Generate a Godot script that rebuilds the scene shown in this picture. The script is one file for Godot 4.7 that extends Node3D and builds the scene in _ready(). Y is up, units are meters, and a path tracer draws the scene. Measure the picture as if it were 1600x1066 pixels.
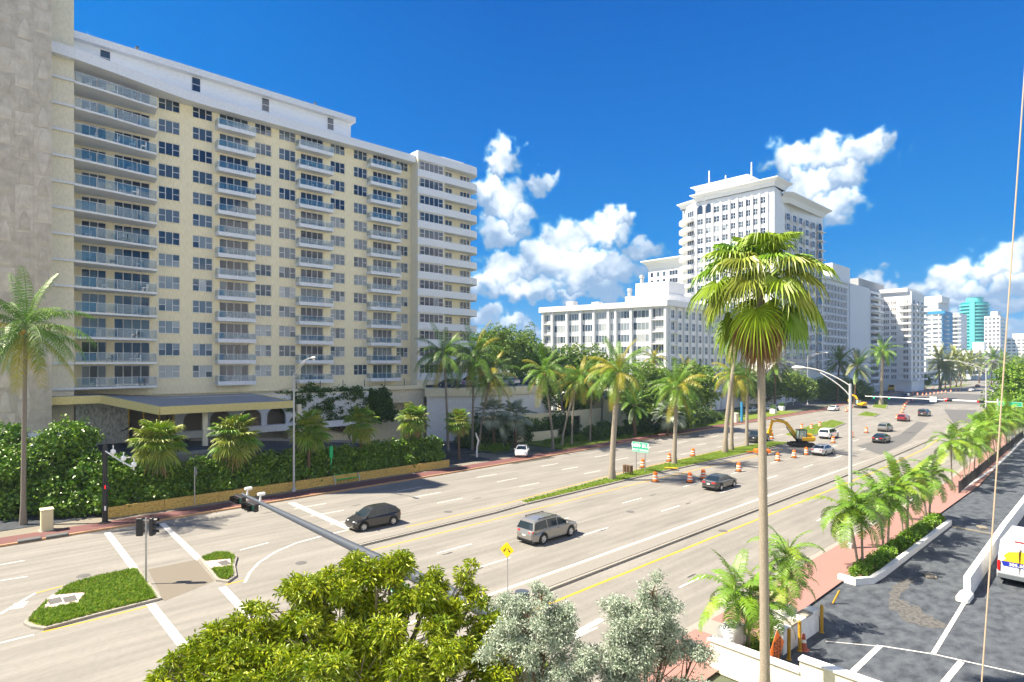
extends Node3D
# A wide avenue by the beach: x runs across the avenue, -z along it, y is up; metres.

var M := {}
var used := {}
var rng := RandomNumberGenerator.new()

class Shape:
	var v := PackedVector3Array()
	var n := PackedVector3Array()
	var t := PackedVector2Array()
	var c := PackedColorArray()
	var tint := Color.WHITE
	var colored := false
	func tri(p: Vector3, q: Vector3, r: Vector3) -> void:
		var m := (q - p).cross(r - p).normalized()
		v.append(p); v.append(r); v.append(q)
		for i in 3:
			n.append(m)
			c.append(tint)
	func tris(p: Vector3, q: Vector3, r: Vector3, a: Vector3, b: Vector3, d: Vector3) -> void:
		v.append(p); v.append(r); v.append(q)
		n.append(a); n.append(d); n.append(b)
		for i in 3:
			c.append(tint)
	func quad(p: Vector3, q: Vector3, r: Vector3, s: Vector3) -> void:
		tri(p, q, r)
		tri(p, r, s)
	func box(center: Vector3, size: Vector3, b := Basis.IDENTITY) -> void:
		var x := b.x * size.x * 0.5
		var y := b.y * size.y * 0.5
		var z := b.z * size.z * 0.5
		var o := center
		quad(o - x - y + z, o + x - y + z, o + x + y + z, o - x + y + z)
		quad(o + x - y - z, o - x - y - z, o - x + y - z, o + x + y - z)
		quad(o + x - y + z, o + x - y - z, o + x + y - z, o + x + y + z)
		quad(o - x - y - z, o - x - y + z, o - x + y + z, o - x + y - z)
		quad(o - x + y + z, o + x + y + z, o + x + y - z, o - x + y - z)
		quad(o - x - y - z, o + x - y - z, o + x - y + z, o - x - y + z)
	func span(lo: Vector3, hi: Vector3) -> void:
		box((lo + hi) * 0.5, hi - lo)
	func cbox(center: Vector3, size: Vector3, e: float, b := Basis.IDENTITY) -> void:
		# box with chamfered vertical and top edges: a prism with a smaller lid
		var h := size * 0.5
		var ring := func(inset: float, y: float) -> PackedVector3Array:
			var a := h.x - inset
			var d := h.z - inset
			var k := minf(e, minf(a, d) * 0.5)
			var out := PackedVector3Array()
			for p in [Vector2(a, -d + k), Vector2(a, d - k), Vector2(a - k, d), Vector2(-a + k, d), Vector2(-a, d - k), Vector2(-a, -d + k), Vector2(-a + k, -d), Vector2(a - k, -d)]:
				out.append(center + b * Vector3(p.x, y, p.y))
			return out
		var rings := [ring.call(e, -h.y), ring.call(0.0, -h.y + e), ring.call(0.0, h.y - e), ring.call(e, h.y)]
		for i in 3:
			for k in 8:
				var j := (k + 1) % 8
				quad(rings[i][j], rings[i][k], rings[i + 1][k], rings[i + 1][j])
		for k in range(1, 7):
			tri(rings[3][0], rings[3][k + 1], rings[3][k])
			tri(rings[0][0], rings[0][k], rings[0][k + 1])
	func bar(a: Vector3, b: Vector3, w: float, h := -1.0) -> void:
		var d := b - a
		var f := d.normalized()
		var s := f.cross(Vector3.UP if absf(f.y) < 0.95 else Vector3.RIGHT).normalized()
		box((a + b) * 0.5, Vector3(w, h if h > 0 else w, d.length()), Basis(s, s.cross(f), -f))
	func tube(path: Array, radii: Array, sides := 8, caps := true) -> void:
		var prev := PackedVector3Array()
		var prevn := PackedVector3Array()
		var u := Vector3.ZERO
		for i in path.size():
			var p: Vector3 = path[i]
			var d: Vector3 = (path[mini(i + 1, path.size() - 1)] - path[maxi(i - 1, 0)]).normalized()
			if u == Vector3.ZERO:
				u = d.cross(Vector3.RIGHT if absf(d.x) < 0.8 else Vector3.UP).normalized()
			else:
				u = (u - d * u.dot(d)).normalized()
			var w := d.cross(u)
			var r: float = radii[mini(i, radii.size() - 1)]
			var ring := PackedVector3Array()
			var rn := PackedVector3Array()
			for k in sides:
				var a := TAU * k / sides
				var m := u * cos(a) + w * sin(a)
				ring.append(p + m * r)
				rn.append(m)
			if i > 0:
				for k in sides:
					var j := (k + 1) % sides
					tris(prev[k], prev[j], ring[j], prevn[k], prevn[j], rn[j])
					tris(prev[k], ring[j], ring[k], prevn[k], rn[j], rn[k])
			if caps and (i == 0 or i == path.size() - 1):
				for k in range(1, sides - 1):
					if i == 0:
						tri(ring[0], ring[k + 1], ring[k])
					else:
						tri(ring[0], ring[k], ring[k + 1])
			prev = ring
			prevn = rn
	func lathe(profile: Array, sides := 16, at := Vector3.ZERO, smooth := true) -> void:
		# profile: Vector2(radius, height) from bottom to top
		for i in profile.size() - 1:
			var a: Vector2 = profile[i]
			var b: Vector2 = profile[i + 1]
			var slope := Vector2(b.y - a.y, a.x - b.x).normalized()
			for k in sides:
				var p := TAU * k / sides
				var q := TAU * (k + 1) / sides
				var cp := Vector3(cos(p), 0, -sin(p))
				var cq := Vector3(cos(q), 0, -sin(q))
				var n1 := cp * slope.x + Vector3.UP * slope.y
				var n2 := cq * slope.x + Vector3.UP * slope.y
				var a1 := at + cp * a.x + Vector3.UP * a.y
				var a2 := at + cq * a.x + Vector3.UP * a.y
				var b1 := at + cp * b.x + Vector3.UP * b.y
				var b2 := at + cq * b.x + Vector3.UP * b.y
				if smooth:
					if a.x > 0.0001:
						tris(a1, a2, b2, n1, n2, n2)
					if b.x > 0.0001:
						tris(a1, b2, b1, n1, n2, n1)
				else:
					quad(a1, a2, b2, b1)
	func prism(poly: PackedVector2Array, y0: float, y1: float, xf := Transform3D.IDENTITY) -> void:
		# poly in (x, z); flat lid, walls, floor
		var p := poly
		var area := 0.0
		for i in p.size():
			area += p[i].cross(p[(i + 1) % p.size()])
		if area < 0.0:
			p = p.duplicate()
			p.reverse()
		var ids := Geometry2D.triangulate_polygon(p)
		for i in range(0, ids.size(), 3):
			var a := p[ids[i]]
			var b := p[ids[i + 1]]
			var d := p[ids[i + 2]]
			if (b - a).cross(d - a) > 0:
				var e := b
				b = d
				d = e
			tri(xf * Vector3(a.x, y1, a.y), xf * Vector3(b.x, y1, b.y), xf * Vector3(d.x, y1, d.y))
			if y1 > y0:
				tri(xf * Vector3(a.x, y0, a.y), xf * Vector3(d.x, y0, d.y), xf * Vector3(b.x, y0, b.y))
		if y1 > y0:
			for i in p.size():
				var a := p[i]
				var b := p[(i + 1) % p.size()]
				quad(xf * Vector3(b.x, y0, b.y), xf * Vector3(a.x, y0, a.y), xf * Vector3(a.x, y1, a.y), xf * Vector3(b.x, y1, b.y))
	func mesh() -> ArrayMesh:
		var arr := []
		arr.resize(Mesh.ARRAY_MAX)
		arr[Mesh.ARRAY_VERTEX] = v
		arr[Mesh.ARRAY_NORMAL] = n
		if colored:
			arr[Mesh.ARRAY_COLOR] = c
		if t.size() == v.size():
			arr[Mesh.ARRAY_TEX_UV] = t
		var m := ArrayMesh.new()
		m.add_surface_from_arrays(Mesh.PRIMITIVE_TRIANGLES, arr)
		return m

func fresh(called: String) -> String:
	if not used.has(called):
		used[called] = 0
		return called
	used[called] += 1
	return "%s_%03d" % [called, used[called]]

func thing(called: String, label: String, category: String, at := Vector3.ZERO, turn := 0.0, group := "") -> Node3D:
	var o := Node3D.new()
	o.name = fresh(called)
	add_child(o)
	o.position = at
	o.rotation.y = turn
	tag(o, label, category, group)
	return o

func tag(o: Node, label: String, category: String, group := "") -> void:
	o.set_meta("label", label)
	o.set_meta("category", category)
	if group != "":
		o.set_meta("group", group)
	elif o.has_meta("group"):
		o.remove_meta("group")

func part(parent: Node, called: String, s, m: Material, xf := Transform3D.IDENTITY) -> MeshInstance3D:
	var o := MeshInstance3D.new()
	o.name = called
	o.mesh = s if s is Mesh else s.mesh()
	o.material_override = m
	o.transform = xf
	parent.add_child(o, true)
	return o

func setting(called: String, s, m: Material) -> MeshInstance3D:
	var o := part(self, fresh(called), s, m)
	o.set_meta("kind", "structure")
	return o

func copy(o: Node3D, at: Vector3, turn: float, label: String, group := "", called := "") -> Node3D:
	var c: Node3D = o.duplicate()
	var base := String(o.name).get_slice("_0", 0) if called == "" else called
	c.name = fresh(base)
	add_child(c)
	c.position = at
	c.rotation.y = turn
	var cat: String = o.get_meta("category")
	tag(c, label, cat, group)
	return c

func noise_tex(freq: float, lo: Color, hi: Color, size := 512, seed_ := 1, octaves := 5, mid := 0.5, kind := FastNoiseLite.TYPE_SIMPLEX_SMOOTH) -> NoiseTexture2D:
	var f := FastNoiseLite.new()
	f.noise_type = kind
	f.frequency = freq
	f.seed = seed_
	f.fractal_octaves = octaves
	f.fractal_gain = 0.55
	var ramp := Gradient.new()
	ramp.offsets = PackedFloat32Array([0.0, mid, 1.0])
	ramp.colors = PackedColorArray([lo, lo.lerp(hi, 0.55), hi])
	var x := NoiseTexture2D.new()
	x.width = size
	x.height = size
	x.seamless = true
	x.noise = f
	x.color_ramp = ramp
	return x

func bump_tex(freq: float, strength: float, seed_ := 3, size := 512) -> NoiseTexture2D:
	var f := FastNoiseLite.new()
	f.frequency = freq
	f.seed = seed_
	f.fractal_octaves = 4
	var x := NoiseTexture2D.new()
	x.width = size
	x.height = size
	x.seamless = true
	x.as_normal_map = true
	x.bump_strength = strength
	x.noise = f
	return x

func mat(r: float, g: float, b: float, rough := 0.8, metal := 0.0) -> StandardMaterial3D:
	# r g b: linear base colour
	var m := StandardMaterial3D.new()
	m.albedo_color = Color(r, g, b).linear_to_srgb()
	m.roughness = rough
	m.metallic = metal
	return m

func worn(r: float, g: float, b: float, rough: float, tex: Texture2D, scale: Vector3, bump: Texture2D = null, bump_scale := 0.4) -> StandardMaterial3D:
	var m := mat(r, g, b, rough)
	m.albedo_texture = tex
	m.uv1_triplanar = true
	m.uv1_world_triplanar = true
	m.uv1_scale = scale
	if bump:
		m.normal_enabled = true
		m.normal_texture = bump
		m.normal_scale = bump_scale
	return m

func glass(r: float, g: float, b: float, a: float) -> StandardMaterial3D:
	var m := mat(r, g, b, 0.03)
	m.transparency = BaseMaterial3D.TRANSPARENCY_ALPHA
	m.albedo_color.a = a
	return m

func leaf(r: float, g: float, b: float, back := 0.35, rough := 0.45) -> StandardMaterial3D:
	var m := mat(r, g, b, rough)
	m.vertex_color_use_as_albedo = true
	m.backlight_enabled = true
	m.backlight = Color(r * back * 2.0, g * back * 2.0, b * back).linear_to_srgb()
	m.cull_mode = BaseMaterial3D.CULL_DISABLED
	return m

const NTH := ["first", "second", "third", "fourth", "fifth", "sixth", "seventh", "eighth", "ninth", "tenth", "eleventh", "twelfth", "thirteenth", "fourteenth", "fifteenth", "sixteenth", "seventeenth", "eighteenth"]

func poly(pts: Array) -> PackedVector2Array:
	# Vector3 ground points to (x, z)
	var p := PackedVector2Array()
	for q in pts:
		p.append(Vector2(q.x, q.z) if q is Vector3 else q)
	return p

func v3(p: Vector2, y: float) -> Vector3:
	return Vector3(p.x, y, p.y)

func _ready() -> void:
	rng.seed = 7
	light_and_camera()
	materials()
	ground()
	yellow_block()
	podium()
	skyline()
	plants()
	vehicles()
	street_things()

func light_and_camera() -> void:
	var cam := Camera3D.new()
	cam.name = "camera"
	add_child(cam)
	cam.position = Vector3(0, 13.0, 0)
	cam.rotation_degrees = Vector3(0, 46.8, 0)
	cam.projection = Camera3D.PROJECTION_FRUSTUM
	cam.near = 0.1
	cam.far = 6000.0
	cam.size = 0.1 * 1066.0 / 930.0
	cam.frustum_offset = Vector2(0, 0.1 * 33.0 / 930.0)
	cam.current = true
	var env := Environment.new()
	env.tonemap_mode = Environment.TONE_MAPPER_LINEAR
	env.tonemap_exposure = 3.5
	env.background_mode = Environment.BG_SKY
	env.background_energy_multiplier = 1.0
	env.sdfgi_enabled = true
	env.ssao_enabled = true
	env.ssil_enabled = true
	env.fog_enabled = true
	env.fog_density = 0.00022
	env.fog_light_color = Color(0.78, 0.88, 1.0)
	var sky := Sky.new()
	var pano := PanoramaSkyMaterial.new()
	pano.panorama = ImageTexture.create_from_image(sky_image())
	sky.sky_material = pano
	env.sky = sky
	var we := WorldEnvironment.new()
	we.name = "air"
	we.environment = env
	add_child(we)
	var sun := DirectionalLight3D.new()
	sun.name = "sun"
	sun.light_energy = 1.25
	sun.light_color = Color(1.0, 0.95, 0.86)
	sun.light_angular_distance = 0.5
	sun.shadow_enabled = true
	add_child(sun)
	sun.look_at_from_position(Vector3.ZERO, Vector3(0.62, -1.40, -0.785))

# air: deep blue overhead, paler low down; fair-weather cumulus all round, thickened out of view for fill light
func air(el: float) -> Color:
	var stops := [[0.0, Color(0.273, 0.425, 0.534)], [5.0, Color(0.130, 0.367, 0.526)], [11.0, Color(0.029, 0.313, 0.515)], [20.0, Color(0.014, 0.267, 0.490)], [32.0, Color(0.009, 0.223, 0.447)], [50.0, Color(0.014, 0.201, 0.411)], [90.0, Color(0.018, 0.179, 0.374)]]
	for i in stops.size() - 1:
		if el <= stops[i + 1][0]:
			var k: float = (el - stops[i][0]) / (stops[i + 1][0] - stops[i][0])
			return (stops[i][1] as Color).lerp(stops[i + 1][1], clampf(k, 0, 1))
	return stops[-1][1]

func sky_image() -> Image:
	var f := FastNoiseLite.new()
	f.seed = 11
	f.frequency = 1.0
	f.fractal_octaves = 5
	f.fractal_gain = 0.5
	var w := 1024
	var im := Image.create(w, w / 2, false, Image.FORMAT_RGBA8)
	for y in w / 4 + 1:
		var el := 90.0 - (y + 0.5) * 360.0 / w
		var base := air(maxf(el, 0))
		im.fill_rect(Rect2i(0, y, w, 1), base)
		if el > 60.0 or el < 0.0:
			continue
		var ce := cos(deg_to_rad(el))
		var se := sin(deg_to_rad(el))
		for x in w:
			# cumulus field over a flat base, cover raised out of view for fill light
			var az := (x + 0.5) / w * TAU
			var far_ := 1.0 / (se + 0.10)
			var p := Vector3(sin(az) * ce * far_, 0.0, cos(az) * ce * far_) * 0.95
			var a := smoothstep(-0.04, 0.22, f.get_noise_3dv(p))
			a *= smoothstep(60.0, 40.0, el) * smoothstep(1.0, 6.0, el) * 0.95
			if a > 0.01:
				im.set_pixel(x, y, base.lerp(Color(0.792, 0.792, 0.801), a))
	im.fill_rect(Rect2i(0, w / 4, w, w / 4), Color(0.423, 0.442, 0.423))
	im.resize(4096, 2048, Image.INTERPOLATE_CUBIC)
	# the piece of sky over the avenue: its own clouds, drawn finer
	var g := FastNoiseLite.new()
	g.seed = 5
	g.frequency = 0.30
	g.fractal_octaves = 6
	g.fractal_gain = 0.55
	var d := FastNoiseLite.new()
	d.seed = 23
	d.frequency = 0.09
	d.fractal_octaves = 5
	# puffs: azimuth and elevation of the middle (degrees, azimuth to the right of the view), half width, half height

	var x0 := int((46.0 + 2.0) / 360.0 * 4096)
	for py in range(560, 1024):
		var el := 90.0 - (py + 0.5) * 180.0 / 2048.0
		var near := CLOUDS.filter(func(c): return absf(el - c[1]) < 1.8 * c[3])
		for k in range(-x0, x0):
			var az := (k + 0.5) * 360.0 / 4096.0
			var edge := smoothstep(48.0, 44.0, absf(az)) * smoothstep(41.0, 36.0, el)
			var px := (posmod(int(round(-46.8 / 360.0 * 4096.0)) + k, 4096))
			var base := air(el)
			# towards the left the sky is a little brighter, as it is nearer the sun
			base = base.lerp(Color(0.015, 0.341, 0.571), 0.5 * smoothstep(5.0, -45.0, az))
			var body := -9.0
			var low := 0.0
			var grey := 0.0
			var wx := az
			var wy := el
			if near.size() > 0:
				wx += g.get_noise_2d(az * 1.3 + 50.0, el * 1.3) * 1.7
				wy += g.get_noise_2d(az * 1.3, el * 1.3 + 90.0) * 1.4
			for c in near:
				var dx: float = (wx - c[0]) / c[2]
				if absf(dx) > 1.8:
					continue
				var dy: float = (wy - c[1]) / c[3]
				if absf(dy) > 1.8:
					continue
				var q := 1.0 - (dx * dx + dy * dy)
				if q > body:
					body = q
					low = dy
					grey = c[4]
			var out := base
			if body > -1.5:
				var nz := g.get_noise_2d(az * 1.0 + 200.0, el * 1.0)
				var fine := g.get_noise_2d(az * 3.1, el * 3.1 + 77.0)
				var a := smoothstep(-0.40, 0.62, body * 1.1 + nz * 0.75 + fine * 0.22)
				var dens := smoothstep(-0.30, 0.85, body * 0.5 + d.get_noise_2d(az * 2.0, el * 2.0) * 0.75 + low * 0.55 - grey)
				var white := Color(0.344, 0.414, 0.498).lerp(Color(0.67, 0.67, 0.67), dens)
				out = base.lerp(white, a * (0.97 - 0.5 * maxf(grey - 0.35, 0.0)))
			if edge < 1.0:
				out = im.get_pixel(px, py).lerp(out, edge)
			im.set_pixel(px, py, out)
	return im

const CLOUDS := [[-1.1, 18.7, 1.8, 1.7, 0.05], [-2.2, 16.0, 1.8, 1.7, 0.10], [-0.3, 14.8, 2.3, 2.3, 0.25], [2.8, 16.8, 1.8, 1.0, 0.15], [-1.2, 12.2, 2.5, 1.6, 0.30], [0.9, 13.7, 1.8, 1.7, 0.25], [10.1, 13.7, 1.2, 1.1, -0.10], [8.6, 12.1, 2.5, 1.9, -0.10], [4.9, 11.3, 2.4, 2.0, -0.10], [3.1, 9.8, 3.1, 2.3, -0.05], [-0.6, 8.6, 2.8, 1.9, 0.00], [6.1, 8.9, 4.3, 2.2, 0.05], [1.8, 7.1, 4.3, 1.1, 0.25], [-2.5, 7.7, 1.8, 1.5, 0.10], [12.1, 10.2, 2.4, 1.2, 0.30], [9.8, 8.8, 3.0, 1.5, 0.35], [8.6, 7.0, 2.7, 0.8, 0.45], [24.8, 17.1, 2.0, 1.8, 0.00], [27.8, 17.2, 2.2, 1.5, -0.05], [30.6, 17.0, 2.2, 1.5, -0.05], [26.3, 14.9, 2.7, 2.1, 0.00], [28.3, 13.1, 2.2, 1.7, 0.10], [31.9, 17.3, 1.1, 0.8, 0.10], [29.4, 15.5, 2.1, 1.3, 0.10], [-2.5, 4.4, 2.2, 0.9, 0.35], [0.0, 3.8, 2.5, 0.7, 0.40], [-1.2, 2.2, 3.1, 0.9, 0.50], [2.5, 3.1, 2.5, 0.7, 0.45], [1.2, 1.1, 3.7, 0.7, 0.60], [5.5, 6.4, 1.8, 0.6, 0.40], [40.3, 7.7, 1.8, 1.3, 0.00], [38.5, 7.0, 1.9, 1.3, 0.05], [36.2, 6.2, 1.8, 1.5, 0.10], [40.7, 5.9, 2.1, 1.2, 0.20], [38.1, 5.4, 2.3, 1.1, 0.25], [34.5, 5.6, 1.5, 0.9, 0.30], [37.0, 4.5, 2.4, 0.7, 0.40], [40.0, 4.1, 2.2, 0.8, 0.35], [39.3, 2.4, 2.6, 0.7, 0.40], [36.2, 3.0, 2.0, 0.7, 0.50], [30.8, 6.6, 1.4, 0.9, 0.25], [32.2, 6.0, 1.3, 0.7, 0.35], [-35.9, 23.9, 0.3, 0.6, 0.60]]

func materials() -> void:
	var grain := noise_tex(0.09, Color(0.80, 0.80, 0.80), Color(1, 1, 1), 512, 2, 6)
	var streak := noise_tex(0.02, Color(0.88, 0.875, 0.87), Color(1, 1, 1), 1024, 9, 4)
	var blotch := noise_tex(0.012, Color(0.50, 0.53, 0.58), Color(1, 1, 1), 1024, 4, 6, 0.45)
	var fine := bump_tex(0.25, 3.0)
	M.concrete_road = worn(0.238, 0.228, 0.212, 0.9, ImageTexture.create_from_image(lane_wear()), Vector3(1.0 / 43.0, 1.0 / 43.0, 1.0 / 60.0), fine, 0.1)
	M.concrete_road.uv1_offset = Vector3(58.0 / 43.0, 0, 0)
	M.road_patch = worn(0.12, 0.12, 0.12, 0.9, streak, Vector3(0.2, 0.1, 0.06), fine, 0.2)
	M.asphalt = worn(0.098, 0.112, 0.13, 0.85, blotch, Vector3(0.11, 0.11, 0.07), fine, 0.3)
	M.drive = worn(0.06, 0.07, 0.085, 0.85, blotch, Vector3(0.1, 0.1, 0.1), fine, 0.3)
	M.scuff = worn(0.15, 0.142, 0.132, 0.9, blotch, Vector3(0.3, 0.3, 0.3))
	M.red_paver = worn(0.18, 0.075, 0.072, 0.85, grain, Vector3(0.35, 0.35, 0.35), fine, 0.3)
	M.pink_paver = worn(0.37, 0.20, 0.172, 0.85, grain, Vector3(0.3, 0.3, 0.3), fine, 0.3)
	M.kerb = worn(0.32, 0.30, 0.265, 0.85, streak, Vector3(0.5, 0.8, 0.5), fine, 0.3)
	M.kerb_old = worn(0.25, 0.237, 0.215, 0.9, streak, Vector3(0.6, 0.9, 0.25), fine, 0.4)
	M.sand = worn(0.26, 0.235, 0.19, 0.95, grain, Vector3(0.6, 0.6, 0.6), fine, 0.6)
	M.far_land = worn(0.17, 0.19, 0.11, 0.95, blotch, Vector3(0.02, 0.02, 0.02))
	M.lawn = worn(0.155, 0.255, 0.011, 0.9, noise_tex(0.06, Color(0.95, 0.62, 0.5), Color(0.92, 1.0, 1.0), 512, 21, 6, 0.35), Vector3(0.12, 0.12, 0.12), fine, 1.0)
	M.paint_white = worn(0.80, 0.80, 0.78, 0.7, noise_tex(0.03, Color(0.70, 0.68, 0.64), Color(1, 1, 1), 512, 31, 6, 0.35), Vector3(0.8, 0.8, 0.8))
	M.paint_yellow = worn(0.72, 0.42, 0.03, 0.7, noise_tex(0.03, Color(0.72, 0.72, 0.75), Color(1, 1, 1), 512, 33, 6, 0.35), Vector3(0.8, 0.8, 0.8))
	M.joint = mat(0.20, 0.18, 0.16, 0.95)
	M.tar = mat(0.05, 0.05, 0.05, 0.7)
	var stucco := noise_tex(0.03, Color(0.90, 0.90, 0.90), Color(1, 1, 1), 512, 41, 6)
	M.yellow_wall = worn(0.93, 0.85, 0.60, 0.85, noise_tex(0.03, Color(0.88, 0.865, 0.84), Color(1, 1, 1), 512, 42, 5), Vector3(0.5, 0.06, 0.5))
	M.cream_wall = worn(0.84, 0.78, 0.60, 0.85, stucco, Vector3(0.2, 0.1, 0.2))
	M.band = worn(0.82, 0.84, 0.86, 0.8, stucco, Vector3(0.25, 0.12, 0.25))
	M.attic = worn(0.84, 0.86, 0.88, 0.8, noise_tex(0.02, Color(0.95, 0.955, 0.96), Color(1, 1, 1), 512, 43, 6), Vector3(0.12, 0.2, 0.12))
	M.white_wall = worn(0.84, 0.84, 0.83, 0.8, stucco, Vector3(0.25, 0.12, 0.25))
	M.blue_white = worn(0.75, 0.77, 0.79, 0.8, stucco, Vector3(0.25, 0.12, 0.25))
	M.canopy_yellow = worn(0.80, 0.67, 0.28, 0.8, stucco, Vector3(0.25, 0.25, 0.25))
	M.low_wall = worn(0.72, 0.52, 0.16, 0.85, noise_tex(0.02, Color(0.72, 0.66, 0.55), Color(1, 1, 1), 512, 45, 6), Vector3(0.4, 0.4, 0.4))
	M.roof_gravel = worn(0.40, 0.41, 0.42, 0.95, grain, Vector3(0.4, 0.4, 0.4), fine, 0.5)
	M.stone = worn(0.58, 0.525, 0.43, 0.85, noise_tex(0.015, Color(0.84, 0.83, 0.82), Color(1, 1, 1), 1024, 47, 5), Vector3(0.05, 0.05, 0.05), fine, 0.2)
	M.stone_pale = worn(0.66, 0.60, 0.50, 0.85, noise_tex(0.015, Color(0.84, 0.83, 0.82), Color(1, 1, 1), 1024, 48, 5), Vector3(0.05, 0.05, 0.05), fine, 0.2)
	M.marble = worn(0.66, 0.67, 0.66, 0.35, noise_tex(0.02, Color(0.55, 0.56, 0.58), Color(1, 1, 1), 512, 49, 7, 0.4), Vector3(0.3, 0.15, 0.3))
	M.rubble = worn(0.40, 0.385, 0.36, 0.9, grain, Vector3(0.9, 0.9, 0.9), fine, 0.5)
	M.rubble_dark = worn(0.24, 0.23, 0.22, 0.9, grain, Vector3(0.9, 0.9, 0.9), fine, 0.5)
	M.frame = mat(0.80, 0.80, 0.80, 0.45)
	M.frame_dark = mat(0.10, 0.11, 0.12, 0.4)
	M.gold = mat(0.55, 0.36, 0.08, 0.35, 0.6)
	M.lobby = mat(0.30, 0.25, 0.20, 0.8)
	M.panes = []
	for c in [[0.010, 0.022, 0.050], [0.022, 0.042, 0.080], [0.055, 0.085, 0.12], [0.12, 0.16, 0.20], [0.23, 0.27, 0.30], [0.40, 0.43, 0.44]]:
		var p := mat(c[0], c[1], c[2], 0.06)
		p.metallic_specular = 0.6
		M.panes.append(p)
	M.rail_glass = glass(0.10, 0.26, 0.38, 0.28)
	M.teal_glass = mat(0.012, 0.30, 0.30, 0.08)
	M.teal = mat(0.12, 0.55, 0.52, 0.4)
	M.blue_paint = mat(0.03, 0.26, 0.50, 0.6)
	M.steel = mat(0.48, 0.49, 0.50, 0.38, 0.75)
	M.galv = worn(0.55, 0.56, 0.57, 0.5, grain, Vector3(1, 1, 1))
	M.arm_steel = mat(0.052, 0.064, 0.085, 0.5)
	M.black = mat(0.018, 0.018, 0.02, 0.5)
	M.bark_grey = worn(0.36, 0.32, 0.27, 0.9, noise_tex(0.05, Color(0.6, 0.58, 0.55), Color(1, 1, 1), 512, 51, 5), Vector3(0.4, 1.4, 0.4), fine, 0.8)
	M.bark_pale = worn(0.52, 0.47, 0.39, 0.9, noise_tex(0.05, Color(0.55, 0.52, 0.48), Color(1, 1, 1), 512, 52, 5), Vector3(0.5, 1.6, 0.5), fine, 0.8)
	M.bark_brown = worn(0.20, 0.135, 0.085, 0.9, noise_tex(0.05, Color(0.6, 0.55, 0.5), Color(1, 1, 1), 512, 53, 5), Vector3(0.4, 1.4, 0.4), fine, 0.8)
	M.shaft_green = mat(0.22, 0.30, 0.08, 0.5)
	M.leaf_palm = leaf(0.12, 0.245, 0.02)
	M.leaf_gold = leaf(0.36, 0.34, 0.03)
	M.leaf_bright = leaf(0.155, 0.30, 0.017, 0.4)
	M.leaf_deep = leaf(0.075, 0.155, 0.025)
	M.leaf_fan = leaf(0.22, 0.33, 0.02, 0.45)
	M.leaf_sabal = leaf(0.25, 0.30, 0.04)
	M.leaf_silver = leaf(0.27, 0.33, 0.27)
	M.leaf_date = leaf(0.22, 0.25, 0.13)
	M.leaf_dry = leaf(0.30, 0.18, 0.08)
	M.leaf_tree = leaf(0.255, 0.35, 0.011, 0.45)
	M.leaf_grey = leaf(0.38, 0.44, 0.35, 0.3)
	M.leaf_grape = leaf(0.13, 0.26, 0.022, 0.3, 0.35)
	M.leaf_far = leaf(0.15, 0.26, 0.035)
	M.coconut = mat(0.62, 0.33, 0.03, 0.6)
	M.tyre = mat(0.018, 0.018, 0.018, 0.8)
	M.rim = mat(0.62, 0.62, 0.63, 0.3, 0.7)
	M.car_glass = mat(0.012, 0.022, 0.032, 0.04)
	M.car_glass.metallic_specular = 0.5
	M.trim = mat(0.02, 0.02, 0.022, 0.55)
	M.tail = mat(0.62, 0.012, 0.012, 0.2)
	M.head = mat(0.75, 0.78, 0.8, 0.1)
	M.plate = mat(0.75, 0.72, 0.70, 0.5)
	M.orange = mat(0.85, 0.17, 0.01, 0.5)
	M.reflective = mat(0.82, 0.80, 0.76, 0.4)
	M.machine = worn(0.80, 0.43, 0.012, 0.45, stucco, Vector3(0.5, 0.5, 0.5))
	M.sign_green = mat(0.0, 0.36, 0.22, 0.4)
	M.sign_yellow = mat(0.82, 0.48, 0.0, 0.4)
	M.sign_orange = mat(0.90, 0.17, 0.0, 0.5)
	M.sign_white = mat(0.82, 0.82, 0.82, 0.45)
	M.sign_blue = mat(0.01, 0.10, 0.42, 0.4)
	M.bench_green = mat(0.03, 0.42, 0.06, 0.45)
	M.post_green = mat(0.0, 0.40, 0.13, 0.45)
	M.bollard = worn(0.76, 0.45, 0.03, 0.55, noise_tex(0.05, Color(0.6, 0.55, 0.5), Color(1, 1, 1), 512, 61, 5), Vector3(0.6, 0.6, 0.6))
	M.cone_red = mat(0.42, 0.10, 0.06, 0.7)

func body_paint(r: float, g: float, b: float, metal := 0.0) -> StandardMaterial3D:
	var m := mat(r, g, b, 0.28, metal)
	m.clearcoat_enabled = true
	m.clearcoat = 1.0
	m.clearcoat_roughness = 0.04
	return m

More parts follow.
